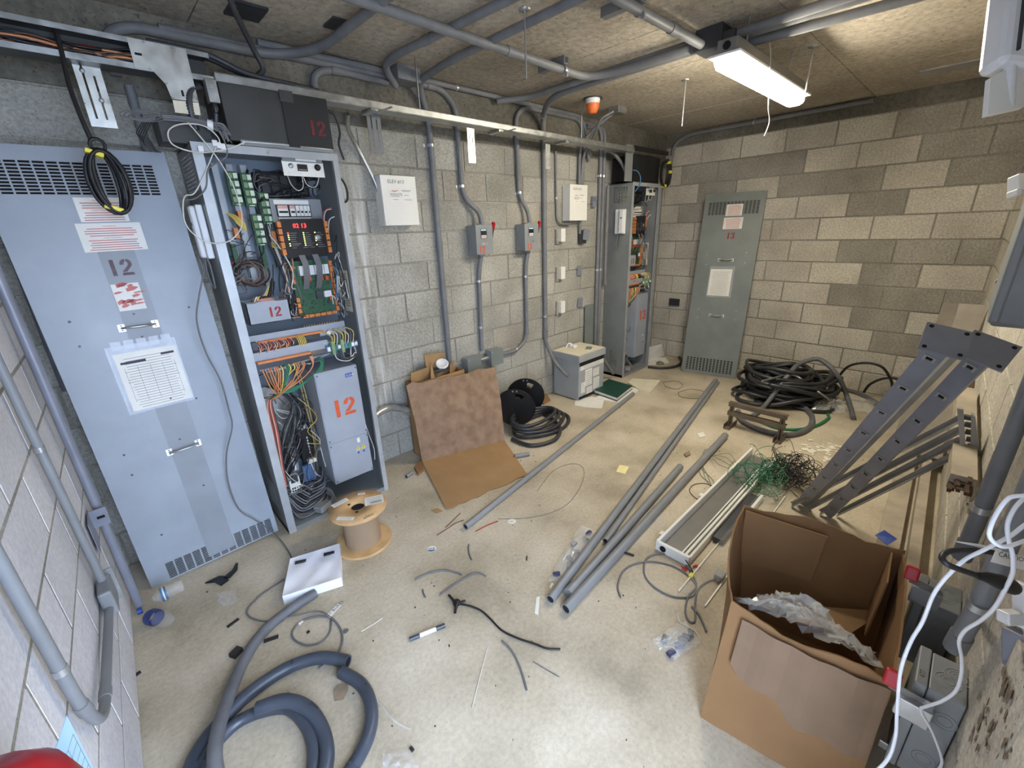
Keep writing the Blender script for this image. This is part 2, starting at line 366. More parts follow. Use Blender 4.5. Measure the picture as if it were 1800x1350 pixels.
# ================================================================ the room
def structure(o, label=None, cat=None):
    o['kind'] = 'structure'
    if label: o['label'] = label
    return o
fl = structure(MB().box(-.55, 5.4, -.28, 2.95, -.2, 0).build('floor', 'floor_concrete', None, (0, 0, 0)), 'bare dusty concrete floor littered with offcuts')
structure(MB().box(-3, 4, -4.5, -.28, -.24, -.04).build('trim_1', 'pavement_concrete', None, (0, -2, -.04)), 'concrete paving outside the doorway')
ce = structure(MB().box(-.55, 5.4, -.55, 2.95, CEIL+.012, CEIL+.2).build('ceiling', 'mortar', None, (0, 0, CEIL)), 'board marked concrete ceiling slab')
xs = [-.55, .62, 1.23, 1.84, 2.45, 3.06, 3.67, 4.28, 4.89, 5.4]
for a, b in zip(xs, xs[1:]):
    for y0, y1 in ((-.55, .9), (.9, 2.95)):
        g = .0025; dz = random.uniform(-.002, .002)
        MB().box(a+g, b-g, y0+g, y1-g, CEIL+dz, CEIL+.02).build('ceiling_panel', 'ceiling_concrete', ce)
CO = .2032; BL = .406
BLK = {}
def block_mesh(wd, h):
    k = (round(wd, 3), round(h, 3))
    if k not in BLK:
        bm = bmesh.new(); bmesh.ops.create_cube(bm, size=1)
        for v in bm.verts: v.co = Vector((v.co.x*wd, v.co.y*h, v.co.z*.06))
        ed = [e for e in bm.edges if all(v.co.z > 0 for v in e.verts)]
        bmesh.ops.bevel(bm, geom=ed, offset=.0025, segments=1, affect='EDGES')
        me = bpy.data.meshes.new('concrete_block'); bm.to_mesh(me); bm.free(); me.materials.append(None); BLK[k] = me
    return BLK[k]
def wall(name, T, x0, x1, phase_even, phase_odd, mt, label, top=12, proud=0.0, jit=.002, opening=None, dark=(), dmat='block_dark', beam=True, pieces=()):
    """block wall in frame T: running bond, mortar slab 6 mm behind the block faces, smooth bond beam on top"""
    mb = MB(); z1 = CEIL+.02
    segs = [(x0, x1, -.05, z1)]
    if opening:
        a, b, zt = opening; segs = [(x0, a, -.05, z1), (b, x1, -.05, z1), (a, b, zt, z1)]
    for a, b, c, d in segs:
        if b-a > .01: mb.box(a, b, c, d, -.2, -.006)
    wo = mb.build(name, 'mortar', None, (0, 0, 0)); wo.matrix_world = T; structure(wo, label)
    for r in range(top):
        ph = phase_even if r % 2 == 0 else phase_odd
        n0 = math.floor((x0-ph)/BL); x = ph+n0*BL; i = n0
        while x < x1:
            a, b = max(x, x0), min(x+BL, x1); c, d = r*CO, (r+1)*CO
            spans = [(a, b)]
            if opening and c < opening[2]-.01:
                spans = [(a, min(b, opening[0])), (max(a, opening[1]), b)]
            for p, q in spans:
                if q-p > .05:
                    me = block_mesh(q-p-.011, CO-.011)
                    o = bpy.data.objects.new('concrete_block', me); COL.objects.link(o); o.parent = wo
                    o.location = ((p+q)/2, (c+d)/2, -.03-proud+random.uniform(-jit, jit))
                    mm = dmat if (r, i) in dark else mt
                    o.material_slots[0].link = 'OBJECT'; o.material_slots[0].material = MATS[mm]
            x += BL; i += 1
    if beam:
        for a, b, c, d in segs:
            c = max(c, top*CO)
            if b-a > .01: MB().box(a, b, c+.004, z1-.01, -.05, .004).build('bond_beam', 'bond_beam', wo)
    return wo
TM = X3((0, D, 0), (1, 0, 0), (0, 0, 1)); TR = X3((W, 0, 0), (0, -1, 0), (0, 0, 1))
TL = X3((-.3235, 0, 0), (.0247, 1, 0), (0, 0, 1)); TF = X3((0, -.265, 0), (-1, -.0319, 0), (0, 0, 1))
ORG_WALL = {}
wall('wall_back', TM, -.5, 5.3, 1.786-.406*6, 1.578-.406*6, 'block_grey', 'grey concrete block wall carrying the conduits and switch boxes', top=11, dark={(3, 8), (8, 8), (9, 7)})
def rwi(r, y):   # index of the far-wall block whose centre is at room depth y
    ph = -.121-.406*8 if r % 2 == 0 else -.316-.406*8
    return math.floor((-y-ph)/BL)
DK = [(6, .7), (6, .3), (6, -.05), (5, .5), (4, .7), (4, .3), (4, -.05), (3, .5), (2, .35), (8, .75), (9, .75), (9, 1.15), (9, 1.5), (9, .3), (9, -.05), (10, .1), (10, .5), (10, -.1), (9, 2.1), (10, 1.5), (10, 1.9), (10, 2.3), (8, 2.35), (11, .2), (11, .6)]
wall('wall_right', TR, -2.9, .35, -.121-.406*8, -.316-.406*8, 'block_warm', 'far end concrete block wall with darker unpainted blocks', top=12, dark={(r, rwi(r, y)) for r, y in DK})
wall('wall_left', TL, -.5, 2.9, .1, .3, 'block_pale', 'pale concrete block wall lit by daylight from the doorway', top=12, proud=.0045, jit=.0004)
wall('wall_front', TF, -5.3, .55, .05, .25, 'block_warm', 'concrete block wall beside the doorway carrying the grey switches', top=12, opening=(-.70, .30, 2.12))
# ---------------------------------------------------------------- luminaire on the ceiling
def luminaire():
    lx0, lx1, ly, zb = 2.43, 3.63, 1.045, 2.335
    t = thing('ceiling_luminaire', 'lit fluorescent batten hanging under the ceiling conduits', 'light fixture', (lx0+.6, ly, zb))
    MB().box(lx0+.02, lx1-.01, ly-.048, ly+.048, zb+.035, zb+.10, .006).build('housing', 'fixture_grey', t)
    MB().box(lx0, lx1, ly-.072, ly+.072, zb+.028, zb+.038).build('gasket_rim', 'fixture_white', t)
    prof = [(-.060, .03), (-.053, .0), (-.044, -.018), (-.026, -.026), (.026, -.026), (.044, -.018), (.053, .0), (.060, .03)]
    mb = MB(); a, b = lx0+.03, lx1-.06; k = len(prof)
    vs = [(a, ly+y, zb+z) for y, z in prof]+[(b, ly+y, zb+z) for y, z in prof]
    mb.add(vs, [(i, i+1, k+i+1, k+i) for i in range(k-1)]+[tuple(range(k))]).build('diffuser', 'lens_glow', t)
    mb = MB(); vs = [(b+.001, ly+y, zb+z) for y, z in prof]+[(lx1-.01, ly+y*.8, zb+.008+z*.8) for y, z in prof]
    mb.add(vs, [(i, i+1, k+i+1, k+i) for i in range(k-1)]+[tuple(range(k, 2*k))]).build('diffuser_end', 'lens_end', t)
    MB().lathe([(.018, 0), (.018, .004)], 16, (lx0+.019, ly, zb+.07), (-1, 0, 0)).build('knockout_hole', 'dark_hole', t)
    for x in (lx0+.25, lx1-.25): MB().tube([(x, ly, zb+.1), (x, ly, CEIL)], .004, 6).build('hanger_rod', 'zinc', t)
    MB().tube(curve([(lx0+.3, ly+.03, zb+.16), (lx0+.28, ly-.02, zb+.05), (lx0+.30, ly-.085, zb-.02), (lx0+.26, ly-.09, zb-.05)]), .0018, 5).build('tie_wire', 'wire_white', t)
luminaire()
cable('hanging_string', 'white string dangling from the lit batten towards the far wall', 'string',
      [(2.85, 1.0, 2.50), (2.83, .975, 2.42), (2.82, .965, 2.33), (2.84, .96, 2.24), (2.83, .95, 2.18), (2.86, .945, 2.12), (2.83, .95, 2.05)], .0022, 'wire_white')
# ================================================================ controller cabinets
def wires(parent, name, paths, r, m, n=6, seg=5):
    for p in paths: MB().tube(curve(p, n), r, seg).build(name, m, parent)
def cabinet(x0, yf, wd, num, label, lit):
    sx = wd/.633; dp = 2.762-yf; Hc = 2.015; rnd = random.Random(int(num))
    t = thing('controller_cabinet', label, 'cabinet', (x0+wd/2, yf+dp/2, 0), 'elevator controller cabinets')
    T = Matrix.Translation((x0, yf, 0)) @ Matrix.Diagonal((sx, 1, 1, 1))
    B = lambda *a, **k: MB(T).box(*a, **k)
    w0 = .633
    # carcass
    MB(T).box(.004, w0-.004, dp-.006, dp, 0, Hc).build('back_plate', 'cabinet_in', t)
    zn = [(.05, dp-.06, 1.83, 1.985, 6, 10, .8, .5), (.08, dp-.10, .12, .30, 8, 9, .55, .6)]
    sheet_slots(X3((x0, yf+dp, 0), (0, -1, 0), (0, 0, 1)), dp, Hc, .004, [(dp-b, dp-a, c, d, e, f, g, h) for a, b, c, d, e, f, g, h in zn]).build('side_panel', 'cabinet_grey', t)
    MB(T).box(w0-.004, w0, 0, dp, 0, Hc).build('side_panel', 'cabinet_grey', t)
    MB(T).box(0, w0, 0, dp, Hc-.004, Hc).build('top_plate', 'cabinet_grey', t)
    MB(T).box(0, w0, 0, dp, 0, .03).build('base_plate', 'cabinet_grey', t)
    MB(T).box(0, .040, -.002, .002, .0, Hc).box(.036, .040, 0, .02, 0, Hc).build('front_stile', 'cabinet_flange', t)
    MB(T).box(w0-.028, w0, -.002, .002, 0, Hc).box(w0-.028, w0-.024, 0, .02, 0, Hc).build('front_stile', 'cabinet_flange', t)
    MB(T).box(0, w0, -.004, .0, Hc-.032, Hc+.002).build('front_rail', 'cabinet_flange', t)
    for p in ((.03, Hc-.015), (w0-.014, Hc-.015), (.3, Hc-.018)):
        MB(T).lathe([(.006, 0), (.006, .004)], 10, (p[0], -.004, p[1]), (0, -1, 0)).build('screw', 'zinc', t)
    # operator plate hung under the top rail
    o = B(.366, .566, .036, .04, 1.908, 1.976).build('operator_plate', 'white_paint', t)
    B(.368, .56, .03, .045, 1.972, 2.0).build('plate_bracket', 'box_grey', o)
    B(.43, .53, .028, .03, 1.977, 1.993).build('name_strip', 'paper', o)
    B(.435, .482, .028, .036, 1.932, 1.962).build('display', 'black_plastic', o)
    B(.439, .478, .0275, .028, 1.936, 1.939).build('display_rim', 'galv', o)
    MB(T).lathe([(.016, 0), (.013, .012), (.007, .014)], 18, (.535, .036, 1.953), (0, -1, 0)).build('rotary_knob', 'black_plastic', o)
    MB(T).lathe([(.012, 0), (.011, .008), (.005, .009)], 16, (.405, .036, 1.953), (0, -1, 0)).build('key_switch', 'zinc', o)
    for a in (.392, .446, .52): B(a, a+.028, .034, .036, 1.914, 1.926).build('tag', 'paper', o)
    wires(o, 'loop_wire', [[T @ Vector((.385, .05, 1.912)), T @ Vector((.40, .06, 1.87)), T @ Vector((.43, .07, 1.845)), T @ Vector((.455, .06, 1.862)), T @ Vector((.455, .05, 1.91))],
                           [T @ Vector((.46, .05, 1.912)), T @ Vector((.48, .06, 1.87)), T @ Vector((.52, .06, 1.866)), T @ Vector((.54, .05, 1.91))]], .002, 'wire_white')
    # dark relay gear high at the back
    g = B(.30, .56, dp-.09, dp-.01, 1.83, 1.95, bev=.004).build('relay_bank', 'black_plastic', t)
    for i in range(5): B(.315+i*.048, .35+i*.048, dp-.105, dp-.09, 1.845, 1.93).build('relay', 'charcoal_metal', g)
    for i in range(9):
        a = .26+rnd.uniform(0, .05); b = a+rnd.uniform(.08, .28)
        pts = [T @ Vector(p) for p in ((a, dp-.10, 1.96-rnd.random()*.06), (a-.04+rnd.random()*.03, dp-.12, 1.87), (a+.05, dp-.12, 1.83-rnd.random()*.05), (b, dp-.11, 1.82+rnd.random()*.06))]
        MB().tube(curve(pts, 6), .004, 5).build('relay_cable', 'black_cable' if i % 3 else 'cable_grey', t)
    # breaker panel
    o = B(.312, .572, .165, .175, 1.698, 1.812).build('breaker_panel', 'box_grey', t)
    B(.336, .51, .161, .166, 1.724, 1.782).build('breaker_window', 'dark_hole', o)
    B(.33, .505, .163, .165, 1.785, 1.806).build('legend_strip', 'paper', o); B(.34, .505, .163, .165, 1.702, 1.72).build('legend_strip', 'paper', o)
    for i, (a, b) in enumerate(((.34, .39), (.40, .425), (.430, .447), (.450, .467), (.470, .487), (.49, .502))):
        k = B(a, b, .150, .163, 1.727, 1.779).build('breaker', 'white_paint', o)
        B(a, b, .1495, .15, 1.764, 1.778).build('breaker_band', 'wire_pink' if i < 2 else 'paper', o)
        B(a+.004, b-.004, .143, .15, 1.742, 1.752).build('toggle', 'black_plastic', o)
    # processor cover
    o = B(.328, .547, .116, .121, 1.517, 1.712, bev=.002).build('processor_cover', 'black_plastic', t)
    for i, ch in enumerate('0213' if lit else ''):
        MB(X3(T @ Vector((.386+i*.0155+(.008 if i > 1 else 0), .1155, 1.668)), (1, 0, 0), (0, 0, 1))).text(ch, .030, 0, 0, .0005).build('readout_digit', 'led_red', o)
    for cx in (.352, .43, .49):
        for i in range(7):
            if rnd.random() < .75 and lit: B(cx, cx+.006, .1150, .116, 1.640-i*.0105, 1.645-i*.0105).build('indicator', 'led_green' if not (cx == .352 and i == 0) else 'led_red', o)
        mb = MB(T)
        for i in range(8): mb.box(cx+.011, cx+.011+rnd.uniform(.02, .04), .1153, .116, 1.640-i*.0105, 1.643-i*.0105)
        mb.build('printed_legend', 'ink_soft', o)
    mb = MB(T); mb.box(.37, .41, .1153, .116, 1.585, 1.590); mb.box(.43, .46, .1153, .116, 1.575, 1.578); mb.box(.42, .462, .1153, .116, 1.566, 1.569); mb.build('printed_legend', 'ink_soft', o)
    MB(T).lathe([(.016, 0), (.016, .003), (.007, .003)], 14, (.505, .116, 1.617), (0, -1, 0)).build('trim_pot', 'galv', o)
    for a, c in ((.31, 'l'), (.55, 'r')):
        for i in range(5): B(a, a+.018, .11, .14, 1.535+i*.034, 1.563+i*.034).build('plug_connector', 'connector_orange', o)
    # main board
    o = B(.348, .562, .168, .172, 1.192, 1.498).build('main_board', 'pcb_green', t)
    for i in range(9): B(.553, .571, .15, .17, 1.205+i*.032, 1.233+i*.032).build('plug_connector', 'connector_orange', o)
    for i in range(6): B(.36+i*.033, .389+i*.033, .15, .17, 1.188, 1.205).build('plug_connector', 'connector_orange', o)
    for z in (1.22, 1.25, 1.28, 1.38, 1.41, 1.45): B(.343, .360, .15, .17, z, z+.024).build('plug_connector', 'connector_orange', o)
    for i in range(6): B(.385+i*.027, .409+i*.027, .143, .168, 1.42, 1.472).build('relay', 'white_plastic', o)
    for p in ((.40, 1.39), (.425, 1.39), (.49, 1.385), (.52, 1.385), (.525, 1.27)): B(p[0], p[0]+.018, .15, .168, p[1], p[1]+.022).build('relay', 'stencil_orange', o)
    B(.455, .49, .15, .168, 1.285, 1.33).build('daughter_board', 'metal_dark', o); B(.50, .54, .152, .168, 1.29, 1.325).build('module', 'white_plastic', o)
    mb = MB(T)
    for i in range(60):
        a, c = rnd.uniform(.365, .545), rnd.uniform(1.21, 1.41); mb.box(a, a+rnd.uniform(.003, .009), .162, .168, c, c+rnd.uniform(.003, .012))
    mb.build('board_components', 'metal_dark', o)['kind'] = 'stuff'
    for a in (.385, .455):   # ribbon cables
        p = [(a, .112, 1.53), (a+.008, .10, 1.47), (a+.006, .12, 1.40), (a+.004, .155, 1.345)]; c = curve(p, 6); mb = MB(T); vs = []
        for q in c: vs += [(q.x, q.y, q.z), (q.x+.032, q.y, q.z)]
        mb.add(vs, [(2*i, 2*i+1, 2*i+3, 2*i+2) for i in range(len(c)-1)]); mb.build('ribbon_cable', 'cable_grey', o)
    # vertical rails with green modules
    for a, z0 in ((.06, 1.46), (.115, 1.39), (.178, 1.40), (.24, 1.37)):
        MB(T).box(a, a+.028, dp-.075, dp-.07, z0, 1.975).box(a, a+.004, dp-.07, dp-.01, z0, 1.975).box(a+.024, a+.028, dp-.07, dp-.01, z0, 1.975).build('mounting_rail', 'cabinet_flange', t)
    for (a, z1, n) in ((.155, 1.935, 4), (.215, 1.93, 4), (.277, 1.845, 4), (.222, 1.74, 4)):
        o = B(a, a+.047, .212, .24, z1-.155, z1).build('terminal_module', 'pcb_green', t)
        for i in range(n):
            for j in (0, 1): B(a+.004+j*.022, a+.022+j*.022, .195, .212, z1-.032-i*.036, z1-.008-i*.036).build('terminal', 'module_green' if j == 0 else 'module_pale', o)
        B(a+.012, a+.036, .20, .212, z1-.152, z1-.148+.0, ).build('label_strip', 'module_pale', o)
    for a, z in ((.165, 1.70), (.13, 1.62), (.30, 1.60)): B(a, a+.02, .20, .24, z, z+.055).build('plug_connector', 'connector_orange', t)
    for a in (.105, .30, .235): B(a, a+.022, .215, .245, 1.47, 1.60).build('terminal_strip', 'pcb_green', t)
    # looms: yellow tails, brown loops, dark bundles
    P = lambda *q: [T @ Vector(p) for p in q]
    for i in range(6):
        wires(t, 'yellow_wire', [P((.115+.004*i, .20, 1.745-.004*i), (.15, .18, 1.73-.008*i), (.185, .19, 1.69-.006*i))], .0028, 'wire_yellow')
        wires(t, 'yellow_wire', [P((.29, .20, 1.60-.005*i), (.30+.003*i, .16, 1.575), (.325, .13, 1.57+.004*i), (.335, .13, 1.64))], .0028, 'wire_yellow')
    for i in range(4):
        c0 = (.15+.01*i, .19+.01*i, 1.45); r = .05+.008*i
        wires(t, 'looped_cable', [[T @ Vector((c0[0]+r*math.cos(k/12*6.28), c0[1], c0[2]+r*.9*math.sin(k/12*6.28))) for k in range(14)]], .0045, ('wire_brown', 'black_cable')[i % 2])
    for i in range(8):
        a = .26+.012*i
        wires(t, 'loom_cable', [P((a, .22, 1.86-.03*i), (.275+.008*i, .215, 1.62), (.31+.004*i, .20, 1.45), (.33+rnd.uniform(-.01, .01), .19, 1.30), (.32, .21, 1.17))], .0035, rnd.choice(['black_cable', 'cable_grey', 'metal_dark', 'black_cable', 'wire_white']))
    for i in range(7):
        z = 1.46-.035*i
        wires(t, 'edge_wire', [P((.572, .16, z), (.592+.006*(i % 3), .14, z-.03), (.59, .15, z-.09), (.585, .17, 1.19))], .0022, ('wire_white', 'cable_grey', 'black_cable')[i % 3])
    wires(t, 'white_lead', [P((.60, .10, 1.76), (.57, .11, 1.75), (.56, .13, 1.70), (.565, .14, 1.60)), P((.60, .08, 1.72), (.575, .10, 1.70), (.57, .13, 1.62))], .003, 'wire_white')
    wires(t, 'red_lead', [P((.60, .10, 1.77), (.562, .12, 1.75), (.556, .13, 1.69))], .003, 'wire_red')
    # transformer box with stencilled number
    o = MB(T).box(.072, .272, .06, .064, 1.208, 1.319).box(.072, .076, .06, .20, 1.208, 1.319).box(.268, .272, .06, .20, 1.208, 1.319).box(.072, .272, .06, .20, 1.208, 1.212).box(.072, .272, .196, .20, 1.208, 1.319).build('transformer_box', 'drive_grey', t)
    B(.072, .12, .06, .075, 1.315, 1.32).build('lip', 'cabinet_flange', o); B(.21, .272, .06, .075, 1.315, 1.32).build('lip', 'cabinet_flange', o)
    stencil(X3(T @ Vector((.168, .0595, 1.236)), (1, 0, 0), (0, 0, 1)), num, .05, .95).build('stencil_number', 'stencil_red', o)
    MB(T).lathe([(.035, 0), (.055, .01), (.055, .05), (.035, .06)], 24, (.17, .13, 1.27), (0, 0, 1)).build('toroid', 'wire_pink', o)
    for i in range(5):
        wires(o, 'transformer_lead', [P((.10+.012*i, .10, 1.27), (.12+.012*i, .10, 1.335), (.16+.012*i, .12, 1.335), (.22+.006*i, .16, 1.38+.01*i))], .004, ['wire_brown', 'wire_white', 'wire_yellow', 'black_cable', 'black_cable'][i])
    # terminal shelves
    o = B(.036, .56, .088, .092, 1.085, 1.150).build('terminal_shelf', 'drive_grey', t); B(.036, .56, .092, .20, 1.085, 1.089).build('shelf_ledge', 'drive_grey', o)
    mb = MB(T)
    for i in range(16): mb.box(.33+i*.014, .337+i*.014, .086, .10, 1.150, 1.160)
    mb.build('comb_strip', 'rust_steel', o)
    B(.07, .40, .06, .086, 1.085, 1.108).build('terminal_row', 'metal_dark', o); B(.09, .42, .066, .09, 1.108, 1.118).build('marker_strip', 'connector_orange', o); B(.055, .08, .055, .09, 1.08, 1.12).build('end_clamp', 'metal_dark', o)
    o2 = B(.024, .43, .048, .052, 1.015, 1.068).build('terminal_shelf', 'drive_grey', t)
    B(.05, .32, .02, .046, .985, 1.012).build('terminal_row', 'metal_dark', o2); B(.05, .32, .022, .048, 1.012, 1.024).build('marker_strip', 'connector_orange', o2); B(.036, .055, .015, .05, .975, 1.022).build('end_clamp', 'metal_dark', o2)
    B(.05, .13, .018, .044, .975, .985).build('blue_terminals', 'terminal_blue', o2)
    B(.30, .43, .046, .05, 1.0, 1.02).build('din_rail', 'rust_steel', o2)
    o3 = B(.41, .595, .03, .07, 1.0, 1.035).build('terminal_group', 'terminal_blue', t)
    for i in range(9): B(.413+i*.020, .429+i*.020, .018, .03, 1.005+.002*i % .01, 1.03).build('terminal', ['white_plastic', 'terminal_blue', 'wire_green', 'white_plastic'][i % 4], o3)
    for i in range(2): B(.435+i*.055, .452+i*.055, .01, .06, .985, 1.06).build('earth_terminal', 'module_green', o3)
    MB(T).lathe([(.012, 0), (.012, .02)], 14, (.45, .08, 1.10), (0, -1, 0)).build('suppressor', 'white_plastic', o3)
    for i in range(16):   # pink and orange tails over the upper row
        a = .075+i*.011+rnd.uniform(-.003, .003)
        wires(t, 'tail_wire', [P((a, .062, 1.113), (a+.006, .035, 1.095), (a+.004-.01*(i % 3), .04, 1.06+.006*(i % 4)))], .0026, ['wire_pink', 'wire_orange', 'wire_red', 'wire_pink'][i % 4])
    for i in range(5): wires(t, 'yellow_wire', [P((.27+.009*i, .06, 1.115), (.275+.009*i, .04, 1.095), (.28+.009*i, .05, 1.062))], .0028, 'wire_yellow')
    for i in range(16):   # fan of tails gathered under the lower row
        a = .06+i*.014; m_ = 'wire_yellow' if 6 < i < 12 else 'wire_orange'
        if i in (8, 9): m_ = 'wire_green'
        e = .118+.004*(i % 4)+rnd.uniform(-.012, .012); a += rnd.uniform(-.008, .008); jy = rnd.uniform(-.012, .02); jz = rnd.uniform(-.03, .03)
        wires(t, 'fan_wire', [P((a, .016, .985), (a+.004, .008+jy*.4, .955), (a+(e-a)*.35, .02+jy, .90+jz), (e+(a-e)*.22, .04+jy, .845+jz*.5), (e, .07, .815), (e-.03, .12, .78))], .0034, m_)
    for i in range(5): wires(t, 'fan_wire', [P((.31+.004*i, .02, 1.0), (.315, .012, .95), (.27, .02, .90), (.20, .04, .855), (.14, .07, .82))], .0034, 'wire_orange')
    for i in range(4): wires(t, 'earth_wire', [P((.36+.01*i, .05, .97), (.37, .05, .93-.01*i), (.30, .05, .87), (.21, .06, .835-.006*i), (.135, .07, .82))], .003, 'wire_green')
    for i in range(9):
        a = .44+.016*i
        wires(t, 'arched_wire', [P((a, .03, 1.03), (a+.01, .03, 1.08+.006*(i % 3)), (a-.02+.02*(i % 2), .07, 1.115), (.46+.01*i, .12, 1.10), (.48, .18, 1.09))], .003, ['wire_yellow', 'wire_yellow', 'wire_white', 'cable_grey'][i % 4])
    for i in range(5): wires(t, 'arched_wire', [P((.45+.025*i, .03, 1.0), (.46+.02*i, .02, .95), (.53+.01*i, .03, .925+.01*i), (.585, .05, .96), (.58, .08, 1.03))], .003, ['wire_white', 'black_cable', 'cable_grey', 'black_cable', 'wire_white'][i])
    # left side loom down to the floor, right side dark loom
    for i in range(10):
        a = .03+.006*i
        wires(t, 'side_loom', [P((.11, .12, .80), (.065+.003*i, .10, .76), (.055+.004*i, .09, .60), (.045+.003*i, .08, .40), (.05+.002*i, .09, .25))], .0035, ['wire_orange', 'wire_pink', 'wire_red', 'wire_brown', 'black_cable'][i % 5])
        wires(t, 'drive_loom', [P((.20+.01*i, .20, 1.02), (.265+.003*i, .20, .90), (.275+.003*i, .19, .70), (.28+.002*i, .18, .45), (.27, .2, .22))], .004, ['black_cable', 'cable_grey', 'wire_brown', 'wire_yellow', 'black_cable'][i % 5])
    for i in range(10):
        wires(t, 'dark_loop', [P((.10+.01*i, .2, .84), (.16+.012*i, .17, .80-.02*i), (.20, .15, .70-.02*i), (.13+.01*i, .15, .58-.015*i), (.10, .17, .45-.02*i), (.14, .18, .33))], .0045, ['black_cable', 'cable_grey', 'black_cable'][i % 3])
    B(.05, .25, dp-.03, dp-.012, .42, .80).build('mounting_plate', 'galv', t)
    # drive
    o = MB(T).box(.316, .567, .034, dp-.05, .168, .892, bev=.003).build('drive_unit', 'drive_grey', t)
    B(.322, .564, .030, .0345, .444, .886).build('upper_cover', 'drive_grey', o); B(.322, .564, .030, .0345, .172, .440).build('lower_cover', 'drive_grey', o)
    stencil(X3(T @ Vector((.385, .0295, .597)), (1, 0, 0), (0, 0, 1)), num, .108, .98).build('stencil_number', 'stencil_orange', o)
    if lit:
        B(.489, .532, .0290, .0302, .828, .850).build('badge', 'blue_plastic', o)
        MB(X3(T @ Vector((.493, .0289, .8325)), (1, 0, 0), (0, 0, 1))).text('KONE', .017, 0, 0, .0004).build('badge_lettering', 'paper', o)
    for a in (.475, .51):
        MB(X3(T @ Vector((a, .0293, .345)), (1, 0, 0), (0, 0, 1))).prism([(0, 0), (.03, 0), (.015, .027)], 0, .0008).build('hazard_triangle', 'warn_yellow', o)
        MB(X3(T @ Vector((a+.013, .0284, .35)), (1, 0, 0), (0, 0, 1))).box(0, .004, 0, .013, 0, .0004).build('hazard_mark', 'ink', o)
        MB(T).lathe([(.007, 0), (.007, .001)], 12, (a+.014, .030, .327), (0, -1, 0)).build('hazard_disc', 'blue_plastic', o)
    B(.492, .51, .029, .0302, .395, .425).build('indicator_window', 'paper', o)
    for p in ((.33, .875), (.557, .875), (.33, .46), (.557, .46), (.33, .425), (.557, .425), (.33, .185), (.557, .185)):
        MB(T).lathe([(.004, 0), (.004, .002)], 8, (p[0], .030, p[1]), (0, -1, 0)).build('screw', 'ink', o)
    # lower left gear
    o = B(.205, .285, .19, .26, .315, .54, bev=.003).build('brake_module', 'black_plastic', t)
    B(.225, .275, .17, .19, .30, .325).build('edge_connector', 'paper_aged', o)
    for i in range(6): B(.25, .256, .185, .19, .36+.02*i, .372+.02*i).build('indicator', 'wire_white', o)
    for i in range(4): B(.215+.014*i, .222+.014*i, .17, .19, .53, .56).build('blade_terminal', 'wire_white', o)
    B(.14, .175, .20, .24, .27, .47).build('white_gauge', 'box_grey', t); B(.145, .16, .197, .2, .28, .40).build('gauge_label', 'paper', t)
    o = B(.09, .15, .14, .20, .165, .265, bev=.003).build('contactor', 'white_paint', t)
    for i in range(4):
        for j in (0, 1): B(.098+.013*i, .106+.013*i, .136, .14, .172+.018*j, .182+.018*j).build('terminal_hole', 'dark_hole', o)
    B(.10, .14, .13, .15, .235, .275).build('contact_block', 'metal_dark', o)
    for i in range(4): MB(T).lathe([(.011, 0), (.011, .16)], 10, (.20+.018*i, .20, .125), (0, 0, 1)).build('resistor_tube', 'terminal_blue', t)
    for i in range(12):
        z = .04+.012*i
        wires(t, 'floor_cable', [P((.06, .15+.01*i, z+.10), (.08+.01*i, .10, z), (.17, .06+.008*i, z-.0), (.26, .08+.01*(i % 4), z+.03), (.31, .2, z+.06))], .006, ['cable_grey', 'black_cable', 'hose_grey'][i % 3])
    o = MB(Matrix.Translation(T @ Vector((.22, .05, .055))) @ Matrix.Rotation(.5, 4, 'Z')).box(-.045, .045, -.03, .03, -.02, .02, bev=.004).build('plug_block', 'box_grey', t)
    for i in range(5):
        wires(t, 'floor_cable', [P((.18, .05, .05), (.13, .03+.012*i, .045), (.08, .05+.014*i, .05), (.06, .1, .09))], .005, 'cable_grey')
        wires(t, 'floor_cable', [P((.26, .05, .05), (.30, .03+.01*i, .06+.012*i), (.27, .10, .10+.01*i), (.2, .14, .11))], .004, 'cable_grey')
    wires(t, 'white_lead', [P((.572, .06, .50), (.58, .05, .42), (.60, .05, .30), (.598, .06, .22))], .003, 'wire_white')
    # stray wiring between the units
    for (xa, xb, ya, yb, za, zb_, cnt, ms) in ((.26, .36, .14, .22, 1.2, 1.75, 26, ['black_cable', 'black_cable', 'cable_grey', 'wire_white', 'wire_orange']), (.545, .61, .10, .17, 1.18, 1.62, 16, ['black_cable', 'cable_grey', 'wire_white', 'wire_blue']),
                                           (.06, .30, .10, .22, .18, .80, 34, ['black_cable', 'cable_grey', 'wire_brown', 'metal_dark', 'wire_white', 'wire_yellow']), (.06, .27, .17, .23, 1.36, 1.80, 16, ['black_cable', 'cable_grey', 'wire_brown', 'wire_red']),
                                           (.28, .57, .10, .22, 1.80, 1.96, 16, ['black_cable', 'cable_grey', 'black_cable']), (.06, .55, .04, .14, .95, 1.08, 14, ['black_cable', 'wire_white', 'cable_grey', 'wire_yellow'])):
        for i in range(cnt):
            p = Vector((rnd.uniform(xa, xb), rnd.uniform(ya, yb), rnd.uniform(za, zb_))); pts = []
            for k in range(5):
                pts.append(T @ Vector((min(max(p.x, xa-.01), xb+.01), min(max(p.y, ya), yb), min(max(p.z, za), zb_)))); p = p+Vector((rnd.uniform(-.4, .4)*(xb-xa), rnd.uniform(-.3, .3)*(yb-ya), rnd.uniform(-.30, .12)*(zb_-za)*.8))
            MB().tube(curve(pts, 5), rnd.choice([.002, .0028, .0035]), 5).build('stray_wire', rnd.choice(ms), t)
    # data sheet and mark on the inner right side
    B(w0-.0055, w0-.0042, .10, .20, 1.19, 1.43).build('data_sheet', 'paper_aged', t)
    mb = MB(T)
